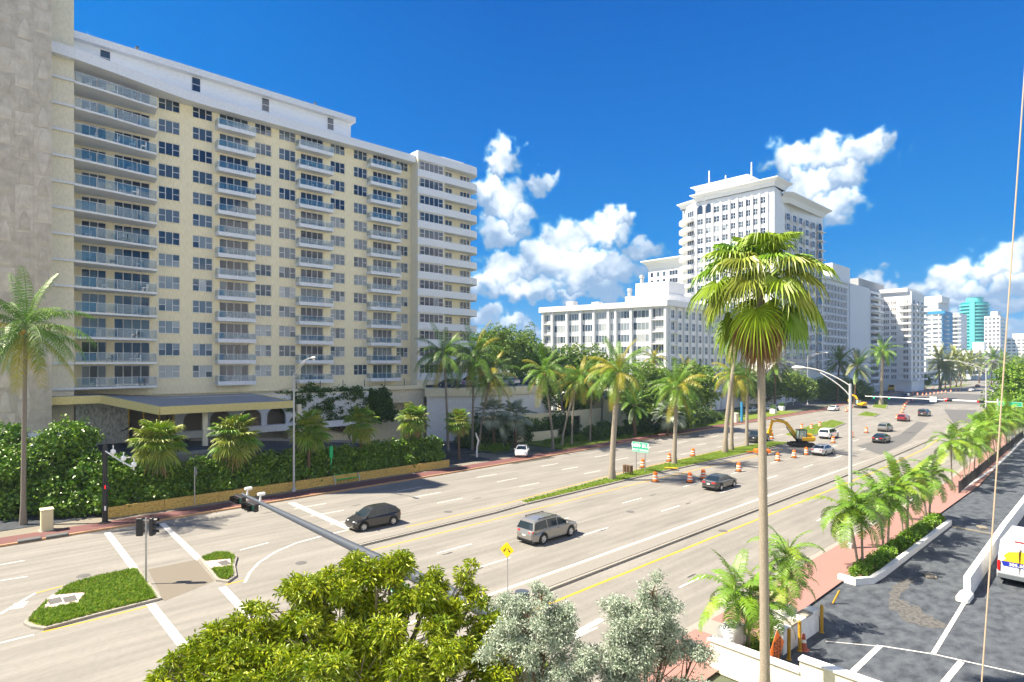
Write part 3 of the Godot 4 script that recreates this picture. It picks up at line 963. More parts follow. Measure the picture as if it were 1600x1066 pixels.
	for k in ROWS + 1:
		var y := FLOOR0 + STOREY * k
		var s := Shape.new()
		var hi := y + (0.95 if k < ROWS else 1.2)
		s.prism(poly([Vector2(-82.48, z0), Vector2(cx, z0), Vector2(cx, z1 + 2.0), Vector2(cx - 0.25, z1 + 0.9), Vector2(cx - 0.9, z1 + 0.25), Vector2(cx - 2.0, z1), Vector2(-88, z1), Vector2(-88, z1 + 0.2), Vector2(cx - 2.0, z1 + 0.2), Vector2(cx - 1.05, z1 + 0.45), Vector2(cx - 0.45, z1 + 1.05), Vector2(cx - 0.2, z1 + 2.0), Vector2(cx - 0.2, z0 - 0.2), Vector2(-82.48, z0 - 0.2)]), y - 0.02, hi)
		var pp := part(t, "parapet", s, M.band, home)
		s = Shape.new()
		s.prism(poly([Vector2(-82.6, z0 - 0.01), Vector2(cx - 0.01, z0 - 0.01), Vector2(cx - 0.01, z1 + 2.0), Vector2(cx - 0.25, z1 + 0.92), Vector2(cx - 0.9, z1 + 0.27), Vector2(cx - 2.0, z1 + 0.02), Vector2(-88, z1 + 0.02), Vector2(-88, z0 - 3)]), y - 0.2, y - 0.021)
		part(pp, "slab", s, M.band)
		if k < ROWS:
			window(t, Vector3(cx - 0.06, y + 0.96, (z0 + zm) * 0.5 - 0.15), Vector3.RIGHT, z0 - zm - 0.5, 1.42, 5, true, [0, 1, 1, 2] if k > 5 else [1, 2, 3, 0])  # lower bay panes likewise carry pale reflections in their colour
			window(t, Vector3(cx - 1.53, y + 0.55, -61.93), Vector3.RIGHT, 1.5, 1.75, 2, true, [1, 2, 3])
			window(t, Vector3(cx - 1.53, y + 0.55, -65.50), Vector3.RIGHT, 2.2, 1.75, 3, true, [1, 2, 0])
			s = Shape.new()
			s.span(Vector3(cx - 0.3, y + 0.95, zm - 0.12), Vector3(cx - 0.02, y + STOREY - 0.2, zm + 0.12))
			part(t, "pier", s, M.cream_wall, home)
			s = Shape.new()
			s.span(Vector3(cx - 0.3, y + 0.95, z0 - 0.22), Vector3(cx - 0.02, y + STOREY - 0.2, z0 - 0.01))
			part(t, "pier", s, M.cream_wall, home)
	var cap := Shape.new()
	cap.span(Vector3(-96, top + 0.9, z1 + 0.6), Vector3(cx - 0.4, top + 1.18, z0 - 0.3))
	part(t, "bay_roof", cap, M.roof_gravel, home)
	var hut := Shape.new()
	hut.cbox(Vector3(-84, top + 1.7, z1 + 4.5), Vector3(3, 1.1, 5), 0.1)
	part(t, "roof_hut", hut, M.white_wall, home)
	# stone wing in front of the end
	var st := thing("stone_wing", "tall wing clad in beige stone panels carved with pointed leaf shapes", "building", Vector3(-77, 0, -4.3))
	home = Transform3D(Basis.IDENTITY, -st.position)
	var s2 := Shape.new()
	s2.span(Vector3(-80, 0, -7.15), Vector3(-75.06, 55.5, -1.5))
	part(st, "core", s2, M.stone, home)
	var pw := 1.42
	var ph := 2.35
	var variants := []
	for v in 3:
		variants.append(stone_panel(pw - 0.015, ph - 0.015, v))
	for r in 23:
		for q in 4:
			var zc := -7.2 + pw * 0.5 + q * pw
			var y := 1.0 + r * ph + (ph * 0.5 if q % 2 == 1 else 0.0)
			var v: Array = variants[[0, 1, 2, 0, 0, 1][rng.randi() % 6]]
			var pn := part(st, "stone_panel", v[0], M.stone if rng.randf() < 0.7 else M.stone_pale, Transform3D(Basis.IDENTITY, Vector3(-75.0, y, zc) - st.position))
			part(pn, "leaf_relief", v[1], M.stone_pale if rng.randf() < 0.6 else M.stone)

func stone_panel(w: float, h: float, v: int) -> Array:
	# slab with a raised pointed-arch leaf, facing +x, bottom middle at the origin
	var s := Shape.new()
	s.span(Vector3(-0.06, 0, -w * 0.5), Vector3(0, h, w * 0.5))
	var slab := s.mesh()
	s = Shape.new()
	var a := w * (0.30 if v == 0 else 0.36)
	var ring := []
	for i in 9:
		var k := i / 8.0
		ring.append(Vector2(-a * cos(k * PI * 0.5) ** 0.6, h * (0.08 + 0.86 * k)))
	for i in range(7, -1, -1):
		ring.append(Vector2(-ring[i].x, ring[i].y))
	if v == 2:
		for i in ring.size():
			ring[i].y = h - ring[i].y
	var c := Vector3(0.075, h * 0.5, 0)
	for i in ring.size():
		var p: Vector2 = ring[i]
		var q: Vector2 = ring[(i + 1) % ring.size()]
		var p0 := Vector3(0.0, p.y, p.x)
		var q0 := Vector3(0.0, q.y, q.x)
		var p1 := Vector3(0.06, lerpf(h * 0.5, p.y, 0.86), p.x * 0.86)
		var q1 := Vector3(0.06, lerpf(h * 0.5, q.y, 0.86), q.x * 0.86)
		s.quad(p0, q0, q1, p1)
		s.tri(p1, q1, c)
	return [slab, s.mesh()]

func balcony(t: Node3D, e: Array, y: float, panels: int, boxed: bool, which: String) -> void:
	# slab over the outline e (x, z), first and last points on the wall; glass railing along the free edge
	var key := "b%s" % [e]
	if not cache.has(key):
		var slab := Shape.new()
		slab.prism(poly(e), -0.22, 0.0)
		var rail := Shape.new()
		var glass_ := []
		for i in range(0 if boxed else 1, e.size() - 1):
			var a: Vector2 = e[i]
			var b: Vector2 = e[i + 1]
			var inset := (Vector2(-89, (e[0].y + e[-1].y) * 0.5) - (a + b) * 0.5).normalized() * 0.06
			a += inset
			b += inset
			var n := panels if (boxed and i == 1) else 1
			if boxed:
				# solid upstand, higher at the sides
				rail.bar(v3(a, 0.14), v3(b, 0.14), 0.1, 0.28)
			rail.bar(v3(a, 1.05), v3(b, 1.05), 0.04, 0.04)
			for j in n + 1:
				rail.bar(v3(a.lerp(b, j / float(n)), 0.0), v3(a.lerp(b, j / float(n)), 1.05), 0.035)
			for j in n:
				var g := Shape.new()
				var p := a.lerp(b, (j + 0.04) / n)
				var q := a.lerp(b, (j + 0.96) / n)
				var lo := 0.29 if boxed else 0.06
				g.bar(v3(p, (lo + 1.0) * 0.5), v3(q, (lo + 1.0) * 0.5), 0.012, 1.0 - lo)
				glass_.append(g.mesh())
		cache[key] = [slab.mesh(), rail.mesh(), glass_]
	var m: Array = cache[key]
	var o := part(t, "balcony", m[0], M.band, Transform3D(Basis.IDENTITY, Vector3(0, y, 0) - t.position))
	part(o, "railing", m[1], M.band)
	for g in m[2]:
		part(o, "glass_panel", g, M.rail_glass)
	# a chair or two, a table or a plant pot on some of them
	if rng.randf() < 0.75:
		var mid: Vector2 = (e[1] + e[-2]) * 0.5
		for i in 2 if boxed else 4:
			var f := Shape.new()
			var zc: float = lerpf(e[1].y, e[-2].y, rng.randf_range(0.15, 0.85))
			var xc: float = mid.x - rng.randf_range(0.4, 0.9)
			f.span(Vector3(xc - 0.28, 0.36, zc - 0.28), Vector3(xc + 0.28, 0.44, zc + 0.28))
			f.span(Vector3(xc - 0.28, 0.445, zc - 0.28), Vector3(xc + 0.28, 0.85, zc - 0.22))
			for sx in [-0.24, 0.24]:
				for sz in [-0.24, 0.24]:
					f.span(Vector3(xc + sx - 0.02, 0.0, zc + sz - 0.02), Vector3(xc + sx + 0.02, 0.355, zc + sz + 0.02))
			var pale := rng.randf() < 0.6
			var d := thing("balcony_chair", ("white" if pale else "dark") + " chair on the " + which, "chair", Vector3(xc, y, zc), 0.0, "chairs on the balconies of the yellow block")
			part(d, "seat", f, M.frame if pale else M.frame_dark, Transform3D(Basis.IDENTITY, Vector3(-xc, 0, -zc)))

func arch_wall(s: Shape, a: Vector3, b: Vector3, y0: float, y1: float, arches: Array, thick: float) -> void:
	# wall from a to b (left to right seen from the front) with arched openings: centre along the wall, half width, spring height
	var u := (b - a).normalized()
	var n := Vector3(-u.z, 0, u.x)
	var x := 0.0
	for c in arches:
		var p0 := a + u * x
		var p1: Vector3 = a + u * (c[0] - c[1])
		s.box((p0 + p1) * 0.5 + Vector3(0, (y0 + y1) * 0.5, 0) - n * thick * 0.5, Vector3((p1 - p0).length(), y1 - y0, thick), Basis(u, Vector3.UP, n))
		var k := 8
		for i in k:
			var t0 := PI - PI * i / k
			var t1 := PI - PI * (i + 1) / k
			var xa: float = c[0] + cos(t0) * c[1]
			var xb: float = c[0] + cos(t1) * c[1]
			var ya: float = y0 + c[2] + sin(t0) * c[1]
			var yb: float = y0 + c[2] + sin(t1) * c[1]
			for side in [0.0, -thick]:
				s.quad(a + u * xa + n * side + Vector3(0, ya, 0), a + u * xb + n * side + Vector3(0, yb, 0), a + u * xb + n * side + Vector3(0, y1, 0), a + u * xa + n * side + Vector3(0, y1, 0))
			s.quad(a + u * xa + Vector3(0, ya, 0), a + u * xa - n * thick + Vector3(0, ya, 0), a + u * xb - n * thick + Vector3(0, yb, 0), a + u * xb + Vector3(0, yb, 0))
		x = c[0] + c[1]
	var q := a + u * x
	s.box((q + b) * 0.5 + Vector3(0, (y0 + y1) * 0.5, 0) - n * thick * 0.5, Vector3((b - q).length(), y1 - y0, thick), Basis(u, Vector3.UP, n))

func podium() -> void:
	# raised forecourt that carries the drive
	var s := Shape.new()
	s.prism(poly([xz(-84, -2), xz(-66.2, -2), xz(-66.2, 20), xz(-84, 20)]), -0.02, 3.9)
	var terrace := setting("terrace", s, M.drive)
	s = Shape.new()
	var top := [[-2.0, 3.9], [20.0, 3.9], [30.0, 3.0], [42.0, 1.6], [54.0, 0.3], [60.0, 0.03]]
	for i in range(1, top.size() - 1):
		var a: Array = top[i]
		var b: Array = top[i + 1]
		var l := Vector3(-76, a[1], -a[0])
		var r := Vector3(-64.6, a[1], -a[0])
		var l2 := Vector3(-76, b[1], -b[0])
		var r2 := Vector3(-64.6, b[1], -b[0])
		s.quad(r, r2, l2, l)
		s.quad(Vector3(-64.6, -0.02, -a[0]), Vector3(-64.6, -0.02, -b[0]), r2, r)
	setting("ramp", s, M.drive)
	s = Shape.new()
	s.prism(poly([xz(-66.2, 0), xz(-59.6, 0), xz(-59.6, 52), xz(-64.6, 52), xz(-66.2, 20)]), 0.1, 0.16)
	setting("lower_drive", s, M.drive)
	# kerb along the far side of the drive
	s = Shape.new()
	for i in range(1, top.size() - 1):
		s.bar(Vector3(-75.8, top[i][1] + 0.12, -top[i][0]), Vector3(-75.8, top[i + 1][1] + 0.12, -top[i + 1][0]), 0.5, 0.34)
	setting("drive_kerb", s, M.kerb)
	# rubble planter wall in front of the terrace: separate stones
	var rw := thing("rubble_wall", "grey rubble stone planter wall behind the hedge below the entrance arches", "wall", Vector3(-66, 0, -15))
	s = Shape.new()
	s.span(Vector3(-66.6, 0.1, -24.2), Vector3(-66.0, 3.95, -6))
	part(rw, "core", s, M.rubble, Transform3D(Basis.IDENTITY, -rw.position))
	var rocks := []
	for v in 5:
		var r := Shape.new()
		var ring := []
		for k in 6:
			var a := TAU * k / 6 + rng.randf() * 0.4
			ring.append(Vector3(0.0, sin(a) * rng.randf_range(0.14, 0.2), cos(a) * rng.randf_range(0.2, 0.3)))
		for k in 6:
			var p: Vector3 = ring[k]
			var q: Vector3 = ring[(k + 1) % 6]
			r.quad(p, q, q * 0.7 + Vector3(0.07, 0, 0), p * 0.7 + Vector3(0.07, 0, 0))
			r.tri(p * 0.7 + Vector3(0.07, 0, 0), q * 0.7 + Vector3(0.07, 0, 0), Vector3(0.09, 0, 0))
		rocks.append(r.mesh())
	for r in 5:
		for q in 34:
			var p := Vector3(-65.99, 2.25 + r * 0.36, -6.4 - q * 0.525 - (0.26 if r % 2 else 0.0))
			if p.z > -24.0:
				part(rw, "stone", rocks[rng.randi() % 5], M.rubble if rng.randf() < 0.75 else M.rubble_dark, Transform3D(Basis(Vector3.RIGHT, rng.randf_range(-0.3, 0.3)), p - rw.position))
	# low boundary wall along the pavement
	var bw := thing("boundary_wall", "low ochre plaster wall at the foot of the hedge along the red pavement", "wall", Vector3(-58.6, 0, -25))
	var z := -9.0
	while z > -44.0:
		s = Shape.new()
		s.span(Vector3(-58.75, 0.05, z - 4.4), Vector3(-58.5, 1.02, z))
		part(bw, "wall_panel", s, M.low_wall, Transform3D(Basis.IDENTITY, -bw.position))
		z -= 4.43
	# entrance canopy
	var e := thing("entrance_canopy", "flat gravel-roofed entrance canopy with a deep yellow fascia in front of the block", "canopy", Vector3(-76, 0, -20))
	var home := Transform3D(Basis.IDENTITY, -e.position)
	s = Shape.new()
	var z_l := -15.42
	var z_r := -29.23
	var y := 8.35
	# roof sheet and fascias: level part, then a raking piece up to the higher left end
	s.quad(Vector3(-69.2, y, z_l), Vector3(-69.2, y, z_r), Vector3(-82, y + 0.5, z_r), Vector3(-82, y + 0.5, z_l - 3))
	s.quad(Vector3(-69.2, y, z_l), Vector3(-82, y + 0.5, z_l - 3), Vector3(-82, 9.4, -12), Vector3(-76, 9.4, -11.5))
	s.quad(Vector3(-76, 9.4, -11.5), Vector3(-82, 9.4, -12), Vector3(-82, 9.4, -4), Vector3(-76, 9.4, -4))
	part(e, "roof", s, M.roof_gravel, home)
	s = Shape.new()
	s.bar(Vector3(-69.05, y - 0.33, z_l), Vector3(-69.05, y - 0.33, z_r), 0.3, 0.82)
	s.bar(Vector3(-69.2, y - 0.33, z_r), Vector3(-82, y + 0.1, z_r), 0.3, 0.82)
	s.bar(Vector3(-69.05, y - 0.33, z_l), Vector3(-76, 9.05, -11.5), 0.3, 0.82)
	s.bar(Vector3(-76, 9.05, -11.5), Vector3(-76, 9.05, -4), 0.3, 0.82)
	part(e, "fascia", s, M.canopy_yellow, home)
	s = Shape.new()
	s.quad(Vector3(-69.2, y - 0.6, z_l), Vector3(-82, y - 0.3, z_l - 3), Vector3(-82, y - 0.3, z_r), Vector3(-69.2, y - 0.6, z_r))
	part(e, "ceiling", s, M.cream_wall, home)
	for q in [-20.0, -30.5]:
		s = Shape.new()
		s.cbox(Vector3(-70.2, 5.8, q), Vector3(0.5, 4.2, 0.5), 0.04)
		part(e, "column", s, M.cream_wall, home)
	# arcade wall with arched openings, marble wall and gilded doorway
	var a := thing("arcade", "pale grey arcade wall with round arches under the yellow canopy", "arcade", Vector3(-79, 0, -25))
	home = Transform3D(Basis.IDENTITY, -a.position)
	s = Shape.new()
	var arches := []
	var za := -19.2
	for px in [-21.36, -24.35, -28.07, -31.30]:
		arches.append([za - px, 1.25, 1.9])
	arch_wall(s, Vector3(-79, 0, za), Vector3(-79, 0, -45), 3.9, 8.5, arches, 0.4)
	part(a, "wall", s, M.blue_white, home)
	s = Shape.new()
	s.span(Vector3(-82.4, 3.9, -45), Vector3(-81.5, 8.5, za))
	part(a, "lobby_back", s, M.lobby, home)
	s = Shape.new()
	s.span(Vector3(-82.4, 8.5, -45), Vector3(-79.0, 8.75, -9.5))
	part(a, "lobby_ceiling", s, M.cream_wall, home)
	s = Shape.new()
	s.span(Vector3(-79.2, 3.9, -45), Vector3(-78.2, 4.75, za))
	part(a, "step", s, M.band, home)
	var mw := thing("marble_wall", "veined pale marble wall inlaid with diamonds beside the gilded doorway", "wall", Vector3(-79, 0, -13))
	home = Transform3D(Basis.IDENTITY, -mw.position)
	for i in 3:
		s = Shape.new()
		s.span(Vector3(-79.3, 3.9, -9.6 - 1.62 * (i + 1) + 0.015), Vector3(-79, 9.0, -9.6 - 1.62 * i))
		part(mw, "marble_slab", s, M.marble, home)
	for p in [[-10.6, 7.6], [-12.2, 7.6], [-13.8, 7.6], [-10.6, 6.0], [-13.8, 6.0]]:
		s = Shape.new()
		var d := Vector3(-78.98, p[1], p[0])
		var q := [d + Vector3(0, 0.34, 0), d + Vector3(0, 0, -0.22), d - Vector3(0, 0.34, 0), d + Vector3(0, 0, 0.22)]
		for k in 4:
			s.bar(q[k], q[(k + 1) % 4], 0.04)
		part(mw, "diamond_inlay", s, M.frame_dark, home)
	var dw := thing("doorway", "dark lobby doorway with a gilded frame beside the marble wall", "doorway", Vector3(-79, 0, -16.5))
	home = Transform3D(Basis.IDENTITY, -dw.position)
	s = Shape.new()
	s.span(Vector3(-82.4, 3.9, -19.15), Vector3(-82.1, 8.5, -14.5))
	part(dw, "back_wall", s, M.lobby, home)
	for q in [-15.26, -16.8, -18.35]:
		s = Shape.new()
		s.span(Vector3(-79.34, 3.95, q - 0.66), Vector3(-79.31, 8.4, q + 0.66))
		part(dw, "door_pane", s, glass(0.25, 0.2, 0.15, 0.35))
	s = Shape.new()
	for q in [-14.52, -16.0, -17.6, -19.1]:
		s.span(Vector3(-79.38, 3.9, q - 0.09), Vector3(-79.1, 8.7, q + 0.09))
	s.span(Vector3(-79.37, 8.45, -19.1), Vector3(-79.12, 8.7, -14.5))
	part(dw, "frame", s, M.gold, home)
	# side wall below the stone wing
	s = Shape.new()
	s.span(Vector3(-76.5, 0, -9.3), Vector3(-75.3, 5.6, 6))
	var sw := thing("side_wall", "plain white wall with a blue-grey ledge at the foot of the stone wing", "wall", Vector3(-75.5, 0, -2))
	part(sw, "wall", s, M.white_wall, Transform3D(Basis.IDENTITY, -sw.position))
	s = Shape.new()
	s.span(Vector3(-75.29, 5.6, -9.6), Vector3(-74.6, 6.05, 6))
	part(sw, "ledge", s, M.band, Transform3D(Basis.IDENTITY, -sw.position))
	# podium wall behind the drive with a planted ledge
	var pw := thing("podium_wall", "yellow podium wall topped with ivy under the lowest balconies", "wall", Vector3(-80.6, 0, -45))
	home = Transform3D(Basis.IDENTITY, -pw.position)
	s = Shape.new()
	s.span(Vector3(-82.4, 0, -47), Vector3(-80.6, 8.7, -33.5))
	s.span(Vector3(-82.4, 0, -56), Vector3(-80.6, 8.7, -53.5))
	s.span(Vector3(-82.4, 6.6, -53.5), Vector3(-80.6, 8.7, -47))
	part(pw, "wall", s, M.cream_wall, home)
	s = Shape.new()
	s.span(Vector3(-82.4, 8.7, -56), Vector3(-80.2, 9.3, -33.5))
	part(pw, "coping", s, M.yellow_wall, home)
	for q in [-34.5, -38.0, -41.5, -45.0, -48.5, -52.0]:
		s = Shape.new()
		s.span(Vector3(-80.3, 9.3, q - 0.04), Vector3(-80.22, 10.4, q + 0.04))
		part(pw, "rail_post", s, M.frame_dark, home)
	# rounded parking deck
	var rd := thing("parking_deck", "curved cream parking deck with a pale wall behind the coconut palms", "parking deck", Vector3(-78, 0, -70))
	home = Transform3D(Basis.IDENTITY, -rd.position)
	var ring := []
	for i in 15:
		var k := i / 14.0
		ring.append(Vector2(-82.3 + 8.8 * sin(PI * clampf(0.12 + k * 0.88, 0, 1)) ** 0.75, -54.8 - 33.0 * k))
	var outline := ring + [Vector2(-95, -88), Vector2(-95, -69)]
	s = Shape.new()
	s.prism(poly(outline), 0, 7.55)
	part(rd, "wall", s, M.white_wall, home)
	var band := Geometry2D.offset_polygon(poly(outline), 0.35)[0] as PackedVector2Array
	s = Shape.new()
	s.prism(band, 7.55, 8.85)
	part(rd, "fascia", s, M.yellow_wall, home)
	s = Shape.new()
	s.prism(poly(outline), 8.86, 8.9)
	part(rd, "deck", s, M.roof_gravel, home)
	# garage ramp walls
	var gw := thing("ramp_wall", "curving pale yellow wall of the garage ramp behind the white saloon", "wall", Vector3(-64, 0, -70))
	s = Shape.new()
	ribbon(s, [Vector3(-71.63, 0, -61.70), Vector3(-69.40, 0, -65.17), Vector3(-68.20, 0, -69.80), Vector3(-67.84, 0, -73.72), Vector3(-70.45, 0, -78.56)], 0.15, 0.15, 0.0, 1.6)
	part(gw, "wall", s, M.cream_wall, Transform3D(Basis.IDENTITY, -gw.position))
	gw = thing("ramp_wall", "upper yellow retaining wall behind the planted terrace by the garage entrance", "wall", Vector3(-70, 0, -80))
	s = Shape.new()
	ribbon(s, [Vector3(-74, 0, -62), Vector3(-71.5, 0, -70), Vector3(-71.1, 0, -77)], 0.15, 0.15, 0.0, 4.2)
	ribbon(s, [Vector3(-71.1, 0, -77), Vector3(-71.2, 0, -84)], 0.15, 0.15, 3.2, 4.2)
	ribbon(s, [Vector3(-71.2, 0, -84), Vector3(-72, 0, -92)], 0.15, 0.15, 0.0, 4.2)
	part(gw, "wall", s, M.yellow_wall, Transform3D(Basis.IDENTITY, -gw.position))
	s = Shape.new()
	s.span(Vector3(-80, 3.3, -85), Vector3(-71.3, 3.6, -76))
	s.span(Vector3(-80, 0, -85), Vector3(-79.7, 3.3, -76))
	s.span(Vector3(-79.7, 0, -85), Vector3(-71.4, 3.3, -84.6))
	s.span(Vector3(-79.7, 0, -76.4), Vector3(-71.4, 3.3, -76))
	part(gw, "garage_room", s, M.kerb, Transform3D(Basis.IDENTITY, -gw.position))
	# low pavilion between the palms
	var pv := thing("pavilion", "low yellow pavilion with a pale folded roof among the palms", "building", Vector3(-76, 0, -98))
	home = Transform3D(Basis.IDENTITY, -pv.position)
	s = Shape.new()
	s.span(Vector3(-84, 0, -108), Vector3(-72, 5.8, -92))
	part(pv, "wall", s, M.yellow_wall, home)
	s = Shape.new()
	for i in 4:
		var z0 := -91.0 - i * 4.4
		s.quad(Vector3(-71.2, 5.9, z0), Vector3(-71.2, 7.0, z0 - 2.2), Vector3(-85, 7.0, z0 - 2.2), Vector3(-85, 5.9, z0))
		s.quad(Vector3(-71.2, 7.0, z0 - 2.2), Vector3(-71.2, 5.9, z0 - 4.4), Vector3(-85, 5.9, z0 - 4.4), Vector3(-85, 7.0, z0 - 2.2))
	part(pv, "roof", s, M.band, home)
	for q in [-96.0, -101.0]:
		window(pv, Vector3(-71.98, 1.2, q), Vector3.RIGHT, 2.2, 3.0, 2, false, [2, 3])

func block(t: Node3D, called: String, outline: Array, y0: float, y1: float, m: Material) -> MeshInstance3D:
	var s := Shape.new()
	s.prism(poly(outline), y0, y1)
	return part(t, called, s, m, Transform3D(Basis.IDENTITY, -t.position))

func flare(t: Node3D, called: String, outline: Array, grow: float, y0: float, y1: float, lid: float, m: Material) -> void:
	# a roof that spreads outwards as it rises, with a thin lid
	var a := poly(outline)
	var c := Vector2.ZERO
	for p in a:
		c += p / a.size()
	var b := PackedVector2Array()
	var mid := PackedVector2Array()
	for p in a:
		var d := (p - c).normalized()
		b.append(p + Vector2(signf(d.x), signf(d.y)) * grow)
		mid.append(p + Vector2(signf(d.x), signf(d.y)) * grow * 0.35)
	var s := Shape.new()
	var ym := lerpf(y0, y1, 0.6)
	for i in a.size():
		var j := (i + 1) % a.size()
		s.quad(v3(a[i], y0), v3(a[j], y0), v3(mid[j], ym), v3(mid[i], ym))
		s.quad(v3(mid[i], ym), v3(mid[j], ym), v3(b[j], y1), v3(b[i], y1))
	s.prism(b, y1, y1 + lid)
	part(t, called, s, m, Transform3D(Basis.IDENTITY, -t.position))

func on_face(a: Vector3, b: Vector3, along: float, y: float, out := 0.0) -> Vector3:
	var u := (b - a).normalized()
	return a + u * along + Vector3(-u.z, 0, u.x) * out + Vector3(0, y, 0)

func normal_of(a: Vector3, b: Vector3) -> Vector3:
	var u := (b - a).normalized()
	return Vector3(-u.z, 0, u.x)

func face_bar(t: Node3D, called: String, a: Vector3, b: Vector3, x0: float, x1: float, y0: float, y1: float, out0: float, out1: float, m: Material) -> MeshInstance3D:
	var u := (b - a).normalized()
	var n := normal_of(a, b)
	var s := Shape.new()
	s.box(Vector3.ZERO, Vector3(x1 - x0, y1 - y0, out1 - out0), Basis(u, Vector3.UP, n))
	return part(t, called, s, m, Transform3D(Basis.IDENTITY, on_face(a, b, (x0 + x1) * 0.5, (y0 + y1) * 0.5, (out0 + out1) * 0.5) - t.position))

func arch_window(t: Node3D, at: Vector3, n: Vector3, w: float, h: float) -> void:
	var key := "arch %.2f %.2f" % [w, h]
	if not cache.has(key):
		var p := Shape.new()
		var f := Shape.new()
		var r := w * 0.5
		var pts := [Vector2(-r, 0), Vector2(r, 0)]
		for i in 9:
			pts.append(Vector2(cos(PI * i / 8) * r, h - r + sin(PI * i / 8) * r))
		for i in range(1, pts.size() - 1):
			p.tri(Vector3(0.03, pts[0].y, -pts[0].x), Vector3(0.03, pts[i].y, -pts[i].x), Vector3(0.03, pts[i + 1].y, -pts[i + 1].x))
		for i in range(1, pts.size() - 1):
			f.bar(Vector3(0.08, pts[i].y, -pts[i].x), Vector3(0.08, pts[i + 1].y, -pts[i + 1].x), 0.12)
		f.bar(Vector3(0.08, 0, r), Vector3(0.08, h - r, r), 0.12)
		cache[key] = [f.mesh(), p.mesh()]
	var o := part(t, "arched_window", cache[key][0], M.frame, Transform3D(facing(n), at - t.position))
	part(o, "pane", cache[key][1], M.panes[1])

func near_side() -> void:
	# unseen hotels added on this side to bounce light; windows across the road mirror them
	for q in [[3.0, -70.0, 22.0, 62.0, "unseen white hotel block added for bounced light on this side of the avenue with ribbon windows"], [16.0, 62.0, 170.0, 60.0, "unseen white hotel slab added for bounced light beyond the parking court with ribbon windows"]]:
		var a := xz(q[0], q[2])
		var b := xz(q[0], q[1])
		var t := thing("bounce_hotel", q[4], "building", Vector3(q[0] + 9.0, 0, -(q[1] + q[2]) * 0.5))
		block(t, "mass", [xz(q[0], q[1]), xz(q[0] + 20, q[1]), xz(q[0] + 20, q[2]), xz(q[0], q[2])], 0, q[3], M.white_wall)
		for k in int(q[3] / 3.2) - 1:
			for m in 8:
				var w: float = (a - b).length() / 8.0
				window(t, on_face(a, b, (m + 0.5) * w, 4.0 + 3.2 * k, 0.06), Vector3.LEFT, w * 0.55, 1.4, 3, false, [1, 2, 3])

